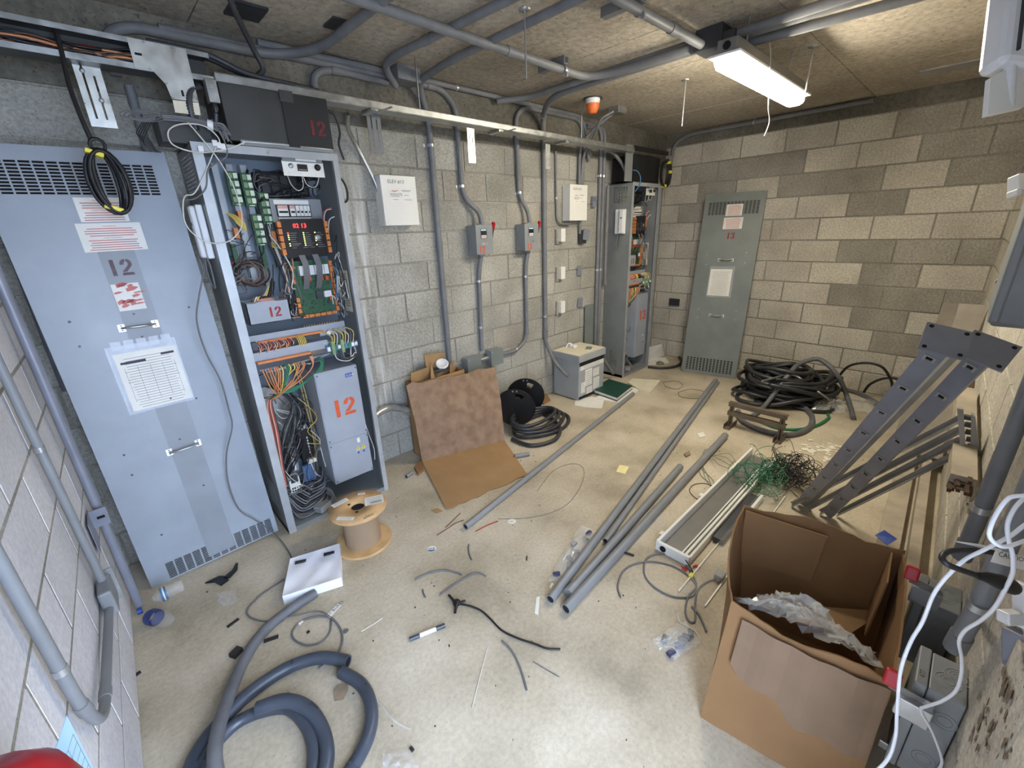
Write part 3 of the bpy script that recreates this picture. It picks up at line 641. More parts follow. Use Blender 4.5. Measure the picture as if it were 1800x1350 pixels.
    for i in range(14): mb.box(w0-.0062, w0-.0056, .115, .115+rnd.uniform(.05, .075), 1.405-.014*i, 1.410-.014*i)
    mb.build('sheet_print', 'ink_soft', t)
    stencil(X3(T @ Vector((w0-.0045, .17, 1.52)), (0, 1, 0), (0, 0, 1)), num, .06, .9).build('stencil_number', 'stencil_orange', t)
    return t
cabinet(.445, 2.41, .633, '12', 'open grey controller cabinet full of boards and wires, drive stencilled orange 12', True)
cabinet(4.03, 2.485, .565, '13', 'open grey controller cabinet in the far corner, drive stencilled 13', False)

# intercom handsets on the left sides of the cabinets
def handset(x, y0, label, m='white_plastic'):
    t = thing('intercom_handset', label, 'handset', (x, y0, 1.53), 'intercom handsets on the controller cabinets')
    MB().box(x-.028, x, y0, y0+.115, 1.54, 1.775, bev=.006).build('cradle', m, t)
    MB().box(x-.052, x-.029, y0+.004, y0+.055, 1.545, 1.77, bev=.009).build('receiver', m, t)
    MB().box(x-.0535, x-.052, y0+.02, y0+.035, 1.685, 1.70).build('button', 'metal_dark', t)
    pts = [(x-.03, y0+.07, 1.54), (x-.035, y0+.075, 1.49), (x-.03, y0+.09, 1.43), (x-.02, y0+.08, 1.40), (x-.02, y0+.06, 1.43), (x-.02, y0+.05, 1.50), (x-.025, y0+.05, 1.545)]
    MB().tube(curve(pts, 8), .005, 6).build('curly_cord', 'cable_grey', t)
handset(.443, 2.475, 'white intercom handset beside the tall leaning blue grey panel')
handset(4.028, 2.535, 'small white intercom handset on the far corner cabinet')

# ---------------------------------------------------------------- boxes on top of cabinets
def top_box():
    t = thing('resistor_box', 'black sheet metal box with dim red 12 on top of the cabinet', 'box', (.83, 2.58, 2.02))
    MB().box(.60, 1.06, 2.405, 2.70, 2.035, 2.258, bev=.004).build('body', 'charcoal_metal', t)
    MB().box(.845, .895, 2.397, 2.405, 2.03, 2.262).build('centre_strap', 'black_metal', t)
    MB().box(.84, .90, 2.392, 2.397, 2.215, 2.262).build('strap_lug', 'charcoal_metal', t)
    MB().box(.895, 1.06, 2.399, 2.405, 2.038, 2.256).build('cover_plate', 'black_metal', t)
    stencil(X3((.955, 2.3985, 2.09), (1, 0, 0), (0, 0, 1)), '12', .065, .95).build('stencil_number', 'stencil_dim', t)
    MB().bar((.64, 2.409, 2.030), (1.05, 2.409, 2.030), .012, .022).build('foot_angle', 'cabinet_grey', t)
    MB().tube([(.645, 2.40, 2.02), (.645, 2.40, 2.034), (.86, 2.40, 2.036)], .002, 5).build('edge_wire', 'galv_bright', t)
    MB().tube([(.92, 2.40, 2.036), (1.05, 2.40, 2.034), (1.05, 2.40, 2.02)], .002, 5).build('edge_wire', 'galv_bright', t)
top_box()
t = thing('junction_box', 'small silver junction box beside the black box stencilled 12', 'junction box', (.575, 2.42, 2.20))
MB().box(.555, .595, 2.405, 2.45, 2.175, 2.262, bev=.002).build('body', 'galv', t); MB().lathe([(.008, 0), (.008, .003)], 8, (.575, 2.405, 2.235), (0, -1, 0)).build('screw', 'zinc', t)
MB().lathe([(.014, 0), (.017, .02), (.012, .035)], 10, (.575, 2.43, 2.175), (0, 0, -1)).build('bushing', 'black_plastic', t)
def flex(pts, r, name='flexible_conduit', m='galv', parent=None, label=None, group=None):
    c = curve(pts, 14); mb = MB(); rr = [r*(1.0 if i % 2 else .84) for i in range(len(c))]
    o = mb.tube(c, rr, 9).build(name, m, parent)
    if parent is None: tag(o, label, 'conduit', group)
    return o
flex([(.575, 2.43, 2.14), (.56, 2.45, 2.08), (.53, 2.5, 2.02)], .012, m='metal_dark', label='short dark flexible conduit dropping from the small silver junction box')
flex([(.545, 2.46, 2.24), (.50, 2.45, 2.21), (.485, 2.45, 2.15), (.49, 2.46, 2.07)], .015, m='metal_dark', label='dark flexible conduit curving down beside the T shaped cover plate')
# far cabinet: frame, dark resistor box and panel edge above it
t = thing('resistor_housing', 'grey framed housing with black boxes above the far cabinet', 'housing', (4.32, 2.6, 2.015))
MB().box(3.915, 4.035, 2.50, 2.51, 2.02, 2.335).build('left_plate', 'cabinet_grey', t)
MB().box(4.035, 4.72, 2.50, 2.51, 2.295, 2.335).build('head_rail', 'black_metal', t)
MB().box(4.70, 4.82, 2.50, 2.51, 2.02, 2.30).build('right_plate', 'cabinet_grey', t)
MB().box(4.13, 4.36, 2.54, 2.74, 2.02, 2.27, bev=.004).build('resistor_box', 'black_metal', t)
MB().box(4.37, 4.66, 2.56, 2.74, 2.02, 2.27, bev=.004).build('resistor_box', 'black_plastic', t)
MB().box(4.05, 4.12, 2.55, 2.74, 2.03, 2.25, bev=.004).build('fan_box', 'black_plastic', t)
MB().box(4.055, 4.10, 2.548, 2.55, 2.17, 2.18).build('label_strip', 'paper_aged', t)
t = thing('cable_coil', 'black cable coil with yellow tape bands hung on the far cabinet', 'cable', (4.60, 2.46, 1.97))
for i in range(5):
    MB().tube([(4.585+(.075+.006*i)*math.cos(k/20*6.2832)+.003*i, 2.465-.007*i, 2.115+(.115+.004*i)*math.sin(k/20*6.2832)) for k in range(21)], .0055, 6).build('coil_turn', 'black_cable', t)
for a in (1.05, .15, 4.6):
    MB().box(4.595+.085*math.cos(a)-.014, 4.595+.085*math.cos(a)+.014, 2.428, 2.475, 2.115+.12*math.sin(a)-.014, 2.115+.12*math.sin(a)+.014, bev=.004).build('yellow_tape', 'tape_yellow', t)
cable('blue_lead', 'pale blue cable looping into the top of the far cabinet', 'cable', [(4.03, 2.49, 2.12), (4.09, 2.475, 2.11), (4.14, 2.47, 2.06), (4.13, 2.47, 1.99), (4.09, 2.49, 1.93)], .006, 'wire_blue')
MB_t = MB().box(4.605, 4.96, 2.70, 2.757, .0, 2.01); tag(MB_t.build('side_panel_sheet', 'cabinet_grey'), 'grey sheet metal panel beside the far cabinet in the room corner', 'panel')
# ================================================================ leaning cover panels
def loc(T, u, v):
    Ti = T.inverted(); o = Ti @ Vector((0, 0, H)); d = Ti.to_3x3() @ ray(u, v); k = -o.z/d.z; return o+d*k
def cover_panel(T, w, h, num, label, m, slots, dark_band, numc, items):
    t = thing('cabinet_cover', label, 'panel', T.translation, 'removed cabinet cover panels')
    sheet = sheet_slots(T, w, h, .003, slots).build('sheet', m, t)
    MB(T).box(0, .003, 0, h, -.045, -.003).box(w-.003, w, 0, h, -.045, -.003).box(0, w, 0, .003, -.045, -.003).box(0, w, h-.003, h, -.045, -.003).box(0, .02, 0, h, -.046, -.043).box(w-.02, w, 0, h, -.046, -.043).build('folded_edge', m, t)
    for (x0, x1, y0, y1, c, r, fx, fy) in slots: MB(T).box(x0+.002, x1-.002, y0+.001, y1-.001, -.012, -.008).build('slot_shade', 'dark_hole', t)  # dark sheet added behind the slots to stand in for shade
    items(T, t)
    return t
# ---- panel 12
T12 = X3((-.183, 2.478, .002), (1, 0, .0156), (-.031, .14, 1.985))
def handle(T, t, a, b, m='galv'):
    a, b = Vector((a[0], a[1], 0)), Vector((b[0], b[1], 0)); d = b-a
    pts = [a+Vector((0, 0, .002)), a+d*.06+Vector((0, 0, .018)), a+d*.3+Vector((0, 0, .028)), a+d*.7+Vector((0, 0, .028)), b-d*.06+Vector((0, 0, .018)), b+Vector((0, 0, .002))]
    o = MB(T).tube(curve(pts, 5), .0048, 8).build('pull_handle', m, t)
    for p in (a, b):
        MB(T).box(p.x-.012, p.x+.012, p.y-.016, p.y+.016, 0, .002).build('handle_plate', 'galv_bright', o)
        for q in (-.010, .010): MB(T).lathe([(.0035, 0), (.003, .002)], 8, (p.x, p.y+q, .002), (0, 0, 1)).build('rivet', 'metal_dark', o)
def label_sheet(T, t, x0, x1, y0, y1, name, m, lines, ink, head=None, rng=random.Random(3), z=.0008, frame=False, heads=()):
    o = MB(T).box(x0, x1, y0, y1, 0, z).build(name, m, t); mb = MB(T); wd = x1-x0; n = lines; ph = (y1-y0)*.9/n
    for i in range(n):
        if (i in dict(heads)): continue
        a = rng.uniform(.08, .16)*wd; y = y1-(y1-y0)*.07-ph*(i+.75); mb.box(x0+a, x1-a, y, y+ph*(.38 if ink == 'red_ink' else .16), z, z+.0002)
    if frame:
        for k in range(5): mb.box(x0+wd*(.1+.2*k)-.0006, x0+wd*(.1+.2*k)+.0006, y0+(y1-y0)*.15, y1-(y1-y0)*.25, z, z+.0002)
    mb.build('print', ink, o)
    for i, s in heads:
        y = y1-(y1-y0)*.07-ph*(i+.85); MB(T).text(s, ph*.95, (x0+x1)/2, y, z+.0003, 'CENTER').build('heading', ink, o)
    return o
def items12(T, t):
    c0 = loc(T, 180, 430); c1 = loc(T, 320, 745)
    MB(T).box(.252, .375, .03, 1.70, 0, .0005).build('dark_strip', 'panel_strip', t)  # slightly darker vertical strip down the panel front
    a, b = loc(T, 132, 345), loc(T, 215, 395); label_sheet(T, t, .238, .394, 1.708, 1.803, 'warning_label', 'paper', 9, 'red_ink', heads=((0, '- WARNING -'), (4, '- AVERTISSEMENT -')), z=.0012)
    label_sheet(T, t, .215, .425, 1.589, 1.703, 'warning_label', 'paper', 11, 'red_ink', heads=((0, '- WARNING -'), (5, '- AVERTISSEMENT -')), z=.0016)
    p = loc(T, 196, 486); stencil(T @ Matrix.Translation((p.x, p.y, .0003)), '12', .068, .95).build('stencil_number', 'stencil_brown', t)
    p = Vector((.255, 1.336)); o = MB(T).box(p.x, p.x+.095, p.y, p.y+.116, 0, .0012).build('torn_sticker', 'paper', t)
    r = random.Random(5)
    for i in range(14):
        x, y = p.x+.004+r.random()*.07, p.y+.006+r.random()*.10; l = .02+r.random()*.03; h = .006+r.random()*.018
        MB(T).prism([(x, y), (x+l*.6, y+h*.2), (x+l, y+h*.7), (x+l*.5, y+h), (x-.002, y+h*.6)], .0012, .0016).build('red_remnant', 'red_ink', o)
    handle(T, t, loc(T, 214, 577), loc(T, 273, 569)); handle(T, t, loc(T, 298, 795), loc(T, 348, 778))
    for (u, v) in ((122, 566), (140, 609), (235, 552), (250, 592), (332, 540), (316, 772), (345, 700), (300, 700), (232, 835), (218, 800), (284, 940), (358, 853)):
        p = loc(T, u, v); MB(T).lathe([(.005, 0), (.004, .002)], 8, (p.x, p.y, .0005), (0, 0, 1)).build('screw', 'metal_dark', t)
    # document sleeve
    x0, y0 = .163, .875; x1, y1 = .412, 1.19
    o = MB(T).box(x0, x1, y0, y1, .0006, .001).build('document_sleeve', 'sleeve_film', t)
    label_sheet(T @ Matrix.Translation((0, 0, .0012)), o, x0+.015, x1-.006, y0+.012, y1-.035, 'log_sheet', 'paper', 20, 'ink_soft', frame=True)
    MB(T).box(x0+.03, x0+.12, y1-.085, y1-.075, .0024, .0027).box(x1-.07, x1-.02, y1-.07, y1-.06, .0024, .0027).build('handwriting', 'ink', o)
    for k in range(5): MB(T).box(x0+.02+.045*k, x0+.055+.045*k, y1-.02, y1+.02, .0012, .0016).build('adhesive_tape', 'sleeve_film', o)
    MB(T).box(x0-.004, x0+.006, y0, y1, .001, .004, bev=.001).build('sleeve_fold', 'sleeve_film', o)
za = loc(T12, 60, 342).y; zb = loc(T12, 60, 280).y
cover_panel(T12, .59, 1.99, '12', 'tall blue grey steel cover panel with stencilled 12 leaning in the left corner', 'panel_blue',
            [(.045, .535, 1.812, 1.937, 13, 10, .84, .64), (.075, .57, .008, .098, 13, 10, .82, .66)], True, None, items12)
# ---- panel 13 against the far wall
bl, br = F(1195, 655), F(1292, 665); tl, tr = RW(1245, 345, 5.105), RW(1345, 328, 5.105)
T13 = X3((4.672, 2.105, .002), (.12, -.56, 0), (.322, .09, 1.90))
def items13(T, t):
    for (u0, v0, u1, v1, n) in ((1275, 380, 1306, 365, 9), (1270, 403, 1307, 382, 10)):
        a, b = loc(T, u0, v0), loc(T, u1, v1)
        label_sheet(T, t, min(a.x, b.x), max(a.x, b.x), a.y, a.y+.115, 'warning_label', 'paper', n, 'red_ink', z=.0012)
    p = loc(T, 1277, 420); stencil(T @ Matrix.Translation((p.x, p.y, .0003)), '13', .062, .95).build('stencil_number', 'stencil_red', t)
    a, b = loc(T, 1264, 457), loc(T, 1286, 455); handle(T, t, a, (a.x+.13, a.y)); a = loc(T, 1248, 554); handle(T, t, a, (a.x+.13, a.y))
    a = loc(T, 1243, 518); o = MB(T).box(a.x-.01, a.x+.235, a.y-.02, a.y+.305, .0006, .001).build('document_sleeve', 'sleeve_film', t)
    label_sheet(T @ Matrix.Translation((0, 0, .0012)), o, a.x, a.x+.215, a.y-.005, a.y+.275, 'log_sheet', 'paper', 22, 'ink_soft', frame=False)
    for (u, v) in ((1243, 448), (1241, 465), (1312, 444), (1309, 462), (1228, 543), (1226, 558), (1294, 546), (1291, 562)):
        p = loc(T, u, v); MB(T).lathe([(.005, 0), (.004, .002)], 8, (p.x, p.y, 0), (0, 0, 1)).build('screw', 'zinc', t)
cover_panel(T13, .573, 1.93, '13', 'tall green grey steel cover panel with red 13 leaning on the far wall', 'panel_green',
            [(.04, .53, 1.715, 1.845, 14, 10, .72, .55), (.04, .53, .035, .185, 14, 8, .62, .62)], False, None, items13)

# ================================================================ conduits and boxes on the long wall
def conduit(name, pts, r, label, m='conduit_grey', rad=.10, straps=(), group=None, couplings=(), axis=None, hollow=0):
    path = fillet(pts, rad, 7); t = thing(name, label, 'conduit', Vector(pts[0]), group)
    MB().tube(path, r, 12, hollow=hollow).build('tube', m, t)
    def atlen(s):
        for a, b in zip(path, path[1:]):
            l = (b-a).length
            if s <= l: return a+(b-a)*(s/l), (b-a).normalized()
            s -= l
        return path[-1], (path[-1]-path[-2]).normalized()
    tot = sum((b-a).length for a, b in zip(path, path[1:]))
    for s in couplings:
        p, d = atlen(s*tot); MB().tube([p-d*r*1.6, p+d*r*1.6], r*1.18, 12).build('coupling', m, t)
    for s, nv in straps:
        p, d = atlen(s*tot); nv = Vector(nv).normalized(); sd = d.cross(nv).normalized()
        mb = MB().tube([p-d*.009, p+d*.009], r*1.12, 12)
        mb.T = X3(p, sd, d); mb.box(-r*2.1, r*2.1 if False else -r*.8, -.009, .009, -r*.2 if False else -r-.001, -r+.002)
        mb.build('strap', 'zinc', t)
    return t
YC = 2.747
WN = (0, -1, 0)
conduit('wall_conduit', [(1.895, YC, .03), (1.895, YC, 2.36), (1.80, 2.70, 2.515), (1.765, 2.3, 2.525), (1.80, .2, 2.525)], .021, 'grey conduit rising behind the cardboard to the ceiling, left of disconnect 12', straps=((.115, WN), (.43, WN)), couplings=(.30,), rad=.16)
conduit('wall_conduit', [(2.27, 2.70, 1.66), (2.27, 2.715, 1.75), (2.14, YC, 1.86), (2.13, YC, 2.44), (2.02, YC, 2.525), (1.70, YC, 2.525), (1.16, 2.745, 2.52), (.5, 2.745, 2.515)], .019, 'grey conduit arching from disconnect 12 up to the long run under the ceiling', straps=((.13, WN),), couplings=(.42,), rad=.11)
conduit('wall_conduit', [(2.27, 2.72, 1.46), (2.25, YC, 1.30), (2.235, YC, .66)], .018, 'grey conduit dropping below disconnect 12 to the low box', straps=((.28, WN), (.75, WN)), rad=.1)
conduit('wall_conduit', [(2.80, 2.70, 1.66), (2.80, 2.715, 1.76), (2.73, YC, 1.88), (2.715, YC, 2.45), (2.80, YC, 2.52), (3.0, YC, 2.53), (3.55, YC, 2.53), (3.60, YC, 2.28)], .018, 'grey conduit hooking over from disconnect 13 towards the corner', straps=((.14, WN),), couplings=(.33,), rad=.12)
conduit('wall_conduit', [(2.80, 2.72, 1.46), (2.785, YC, 1.30), (2.785, YC, .66), (2.64, YC, .57), (2.40, YC, .585)], .018, 'grey conduit below disconnect 13 bending left along the wall', straps=((.20, WN), (.8, WN)), couplings=(.62,), rad=.13)
conduit('wall_conduit', [(3.04, YC, .60), (3.04, YC, 2.32), (2.98, 2.70, 2.47), (2.72, 2.40, 2.515), (2.72, .1, 2.515)], .022, 'tallest straight grey conduit right of disconnect 13, bending onto the ceiling', straps=((.05, WN), (.42, WN)), couplings=(.012,), rad=.22)
conduit('wall_conduit', [(.9, 2.735, 2.545), (1.5, 2.735, 2.547), (2.6, 2.735, 2.55), (3.55, 2.735, 2.55), (3.68, 2.735, 2.25)], .017, 'upper of the two long grey conduits along the wall top', straps=((.42, WN), (.66, WN)), rad=.12)
conduit('wall_conduit', [(1.16, 2.745, 2.20), (1.16, 2.745, 2.46), (1.27, 2.745, 2.50), (1.62, 2.745, 2.495)], .020, 'grey conduit elbow above the black box stencilled 12', couplings=(.55,), rad=.12)
conduit('wall_conduit', [(.30, 2.745, 2.30), (.30, 2.745, 2.45), (.40, 2.745, 2.50), (.62, 2.745, 2.50), (.95, 2.73, 2.50), (1.10, 2.62, 2.515), (1.145, 2.45, 2.52), (1.16, .5, 2.52)], .022, 'dark grey conduit elbowing up behind the T shaped cover plate and over the ceiling', rad=.12)
conduit('wall_conduit', [(-.21, 2.742, 1.0), (-.19, 2.742, 2.28)], .021, 'dark conduit rising behind the leaning panel in the left corner', straps=((.93, WN),))
conduit('wall_conduit', [(.335, 2.742, 1.9), (.335, 2.742, 2.27)], .018, 'dark conduit stub behind the cover plate above the cabinet')
# conduit cluster left of the far cabinet
for i, (x, dz, lb) in enumerate(((3.86, .05, 'left'), (3.915, .05, 'right'))):
    conduit('wall_conduit', [(x, YC, dz), (x, YC, 2.44), (x-.04, YC, 2.50), (x-.30, YC, 2.515-.028*i)], .019, lb+' conduit of the upright pair beside the far cabinet', straps=((.75, WN), (.42, WN)), rad=.11)
conduit('wall_conduit', [(3.97, 2.72, 1.04), (3.955, 2.715, 1.25), (3.945, 2.71, 1.62), (3.945, 2.71, 2.0)], .018, 'short conduit entering the side of the far cabinet', couplings=(.02, .6), rad=.1)
flex([(3.80, 2.66, 2.30), (3.88, 2.62, 2.27), (3.96, 2.58, 2.19), (3.975, 2.53, 2.10)], .017, m='conduit_grey', label='grey flexible conduit hooking from the wireway into the far housing', name='flexible_conduit')
conduit('wall_conduit', [(3.52, 2.74, 1.74), (3.52, 2.74, 2.25), (3.50, 2.70, 2.33), (3.56, 2.60, 2.45), (3.60, 2.45, 2.53)], .014, 'thin conduit from the far white box curving to the ceiling junction box', rad=.12)
conduit('wall_conduit', [(3.56, 2.735, 1.98), (3.565, 2.735, 2.24), (3.62, 2.735, 2.30), (3.66, 2.735, 2.20)], .017, 'dark conduit above the far white box', rad=.08)
conduit('wall_conduit', [(3.20, 2.755, 2.25), (3.215, 2.755, 1.70), (3.25, 2.745, 1.655), (3.40, 2.73, 1.65)], .009, 'thin conduit hooking under the far white box', rad=.05, straps=((.5, WN),))
conduit('wall_conduit', [(3.55, 2.745, 1.68), (3.55, 2.745, 1.56)], .014, 'short conduit between the far white box and the dark socket')
# wireway across the wall
t = thing('wireway', 'long grey steel wireway running along the wall below the ceiling', 'wireway', (2.4, 2.5, 2.26))
MB().box(.605, 3.98, 2.45, 2.55, 2.264, 2.305, bev=.006).build('duct', 'galv', t)
for x in (1.34, 2.27, 2.98):
    MB().box(x-.02, x+.02, 2.44, 2.56, 2.250, 2.262).build('hanger', 'galv', t)
    MB().bar((x+.015, 2.44, 2.245), (x+.06, 2.36, 2.262), .018, .003).build('hanger_tongue', 'galv', t)
for x in (1.67, 3.23): MB().tube([(x, 2.50, 2.305), (x, 2.50, 2.57)], .005, 6).build('threaded_rod', 'galv', t)
MB().tube([(3.98, 2.5, 2.284), (4.06, 2.53, 2.284)], .022, 10).build('end_fitting', 'conduit_grey', t)
# slotted hanger plates
def slotted(T, w, h, name, label, m, s=((.3, .12, .9), (.68, .12, .75)), group=None, nuts=True):
    mb = MB(T); x = 0
    t = thing(name, label, 'bracket', T.translation, group)
    xs = [0]
    for c, a, b in s: xs += [w*c-w*.045, w*c+w*.045]
    xs.append(w)
    for i in range(0, len(xs), 2): mb.box(xs[i], xs[i+1], 0, h, 0, .003)
    for c, a, b in s: mb.box(w*c-w*.045, w*c+w*.045, 0, h*a, 0, .003); mb.box(w*c-w*.045, w*c+w*.045, h*b, h, 0, .003)
    mb.build('plate', m, t)
    if nuts:
        for i, (c, a, b) in enumerate(s): MB(T).lathe([(.009, 0), (.009, .004), (.004, .006)], 8, (w*c, h*(b-.1-.25*i), .003), (0, 0, 1)).build('nut', 'zinc', t)
def vplate(u, v, y, w, h, **k):
    p = M(u, v, y); return X3(p, (1, 0, 0), (0, 0, 1))
slotted(X3(M(824, 286, 2.44), (1, 0, 0), (0, 0, 1)), .058, .20, 'slotted_bracket', 'bright slotted steel bracket hanging from the wireway above disconnect 12', 'galv_bright', nuts=False, group='slotted wireway brackets')
slotted(X3(M(959, 297, 2.44), (1, 0, 0), (0, 0, 1)), .05, .17, 'slotted_bracket', 'dull slotted steel bracket hanging beside the tallest conduit', 'galv', nuts=False, group='slotted wireway brackets')
slotted(X3(M(652, 268, 2.60), (1, 0, 0), (0, 0, 1)), .085, .235, 'slotted_bracket', 'grey slotted bracket hanging from the wireway above the near white box', 'conduit_grey', nuts=False, group='slotted wireway brackets')
slotted(X3(M(161, 222, 2.53), (1, 0, 0), (-.02, .0, 1)), .080, .235, 'slotted_bracket', 'bright slotted bracket hanging under the open wire trough in the left corner', 'galv_bright', group='slotted wireway brackets')
# open trough at upper left with its wires
t = thing('wire_trough', 'open steel wire trough stuffed with orange and red wires at upper left', 'wire trough', (.3, 2.5, 2.26))
MB().box(-.26, .60, 2.545, 2.55, 2.268, 2.36).box(-.26, .60, 2.45, 2.55, 2.264, 2.269).box(-.26, .60, 2.45, 2.55, 2.36, 2.364).build('trough', 'charcoal_metal', t)
MB().box(-.26, .60, 2.447, 2.450, 2.262, 2.282).build('lower_lip', 'galv', t); MB().box(-.26, .60, 2.447, 2.450, 2.348, 2.366).build('upper_lip', 'galv', t)
r = random.Random(11)
for i in range(26):
    pts = [(-.25+.15*k, 2.47+r.random()*.06, 2.285+r.random()*(.04 if i < 16 else .06)) for k in range(6)]
    MB().tube(curve(pts, 5), r.choice([.003, .004, .005]), 5).build('wire', r.choice(['wire_orange', 'wire_orange', 'wire_red', 'wire_brown', 'black_cable', 'black_cable', 'wire_brown', 'metal_dark', 'black_cable', 'metal_dark']), t)
# T-shaped cover plate
poly = [(222, 65), (326, 87), (349, 180), (302, 174), (291, 148), (270, 126), (237, 118)]
P = [M(u, v, 2.444) for u, v in poly]; TP = X3((P[0].x, 2.444, 0), (1, 0, 0), (0, 0, 1))
t = thing('cover_plate', 'bright galvanised T shaped cover plate at the end of the open trough', 'cover plate', (P[0].x+.1, 2.444, 2.1))
MB(TP).prism([(p.x-P[0].x, p.z) for p in P][::-1], 0, .003).build('plate', 'galv_bright', t)
q = [M(u, v, 2.446) for u, v in ((303, 176), (349, 181), (353, 203), (308, 198))]
MB().slab([p for p in q], (0, -1, 0), .0025).build('tongue', 'paper_aged', t)
for u, v, r_ in ((243, 95, 0), (321, 164, 90)):
    p = M(u, v, 2.440); MB(X3(p, (1, 0, 0), (0, 0, 1))).box(-.011 if not r_ else -.004, .011 if not r_ else .004, -.004 if not r_ else -.011, .004 if not r_ else .011, 0, .0008).build('slot', 'dark_hole', t)
for u, v in ((252, 73), (293, 146), (264, 121)): MB().lathe([(.005, 0), (.004, .003)], 8, M(u, v, 2.441), (0, -1, 0)).build('screw', 'zinc', t)
# flexible conduits running over the black box
flex([(.40, 2.53, 2.379), (.60, 2.53, 2.375), (.75, 2.53, 2.335), (.95, 2.54, 2.322), (1.15, 2.58, 2.322), (1.35, 2.60, 2.325)], .013, m='metal_dark', label='upper dark flexible conduit lying along the trough top')
flex([(.40, 2.485, 2.378), (.60, 2.485, 2.372), (.75, 2.49, 2.33), (.95, 2.495, 2.320), (1.08, 2.52, 2.32)], .012, m='metal_dark', label='lower dark flexible conduit lying along the trough top')
flex([(.665, 2.24, 2.57), (.70, 2.32, 2.50), (.78, 2.44, 2.42), (.82, 2.48, 2.36), (.80, 2.51, 2.335)], .013, m='metal_dark', label='dark flexible conduit hanging from the ceiling to the trough')
flex([(1.27, 2.62, 2.26), (1.30, 2.70, 2.20), (1.37, 2.745, 2.10), (1.44, 2.745, 1.95), (1.47, 2.735, 1.83)], .013, m='galv', label='bright spiral conduit feeding the near white box')
cable('dark_drop_cable', 'dark cable dropping at the right side of the black box', 'cable', [(1.06, 2.43, 2.22), (1.11, 2.44, 2.20), (1.13, 2.45, 2.13), (1.115, 2.45, 2.07), (1.13, 2.45, 2.0)], .006, 'black_cable')
cable('bent_cable', 'black cable loop sticking out of the right side of the near cabinet', 'cable', [(1.08, 2.47, 1.92), (1.115, 2.47, 1.90), (1.13, 2.47, 1.85), (1.12, 2.47, 1.80), (1.08, 2.47, 1.79)], .006, 'black_cable')
# black coil hanging from the trough
t = thing('cable_coil', 'black cable coil with yellow tape hanging in front of the leaning panel 12', 'cable', M(195, 375, 2.40))
MB().tube(curve([M(98, 55, 2.46), M(108, 90, 2.44), M(122, 150, 2.42), M(140, 200, 2.40), M(160, 246, 2.39)], 6), .0075, 8).build('lead', 'black_cable', t)
for i in range(8):
    a0, c0 = M(168+i*.8, 262, 2.385-.006*i), M(206+i*1.4, 376, 2.385-.006*i); ax = (c0-a0); mid = (a0+c0)/2; L_ = ax.length/2*(1-.012*(i % 4)); ax.normalize(); sd = Vector((ax.z, 0, -ax.x)); wv = .034+.008*(i % 5)
    MB().tube([mid+ax*L_*math.cos(k/24*6.2832)+sd*wv*math.sin(k/24*6.2832)*(1 if i % 2 else .9)+Vector((0, .004*math.sin(i+k), 0)) for k in range(25)], .0065, 6).build('coil_turn', 'black_cable', t)
MB().tube([M(158, 252, 2.385)+Vector((.022*math.cos(k/10*6.28), 0, .022*math.sin(k/10*6.28)))+Vector((.02, 0, -.004)) for k in range(11)], .006, 6).build('coil_turn', 'black_cable', t)
for u, v, dx in ((166, 268, .026), (201, 366, .028)):
    p = M(u, v, 2.345); MB(X3(p, (1, 0, -.35), (.35, 0, 1))).box(-dx, dx, -.008, .008, -.05, .004, bev=.003).build('yellow_tape', 'tape_yellow', t)
# dark gear and loose leads above the near cabinet's left corner
t = thing('bracket_box', 'dark sheet metal box left of the near cabinet top', 'box', M(310, 250, 2.47))
MB().box(.36, .56, 2.46, 2.6, 2.015, 2.105, bev=.003).build('body', 'charcoal_metal', t)
r = random.Random(4)
t = thing('cable_bundle', 'bundle of thin grey wires with a white wrap above the near cabinet', 'cable', (.50, 2.42, 2.06))
for i in range(16):
    a = r.uniform(-.012, .012); MB().tube(curve([(.38, 2.44, 2.10+a), (.46, 2.425, 2.10+a), (.53, 2.415, 2.088+a), (.575+a, 2.405, 2.075+a*2), (.59+r.uniform(-.02, .02), 2.40, 2.04+r.uniform(-.02, .02))], 5), .0022, 5).build('wire', 'cable_grey', t)
MB().tube([(.528, 2.417, 2.09), (.548, 2.413, 2.086)], .02, 12).build('white_wrap', 'white_plastic', t)
for i in range(4): MB().tube([M(215+30*math.cos(k/14*6.28)+25*i*.3+25, 200+8*math.sin(k/14*6.28)+i*2, 2.45) for k in range(15)], .002, 5).build('wire', 'cable_grey', t)
for i in range(5): MB().tube(curve([M(250+4*i, 215, 2.47), M(240+i*3, 235+3*i, 2.47), M(262, 245+4*i, 2.46), M(275+2*i, 268, 2.46)], 6), .002, 5).build('wire', 'black_cable', t)
cable('loose_lead', 'light grey lead looping over the top left of the near cabinet', 'cable', [M(430, 250, 2.40), M(400, 262, 2.395), M(350, 268, 2.39), M(305, 255, 2.39), M(296, 230, 2.39), M(320, 218, 2.39), M(360, 222, 2.39), M(385, 245, 2.395), M(378, 262, 2.40), M(345, 335, 2.395), M(325, 345, 2.395), M(322, 372, 2.395), M(330, 400, 2.395), M(360, 424, 2.395), M(400, 425, 2.395), M(425, 395, 2.40), M(415, 340, 2.40), M(390, 290, 2.395), M(360, 250, 2.395), M(330, 215, 2.40)], .0028, 'wire_white')
cable('loose_lead', 'dark grey lead looping down the inside left of the near cabinet', 'cable', [M(372, 210, 2.40), M(395, 250, 2.395), M(398, 275, 2.395), M(375, 290, 2.395), M(365, 300, 2.395), M(362, 330, 2.40), M(345, 348, 2.395), M(326, 352, 2.395)], .003, 'cable_grey')
t = thing('terminal_plug', 'white plug clips on the near cabinet top rail', 'connector', M(380, 258, 2.40))
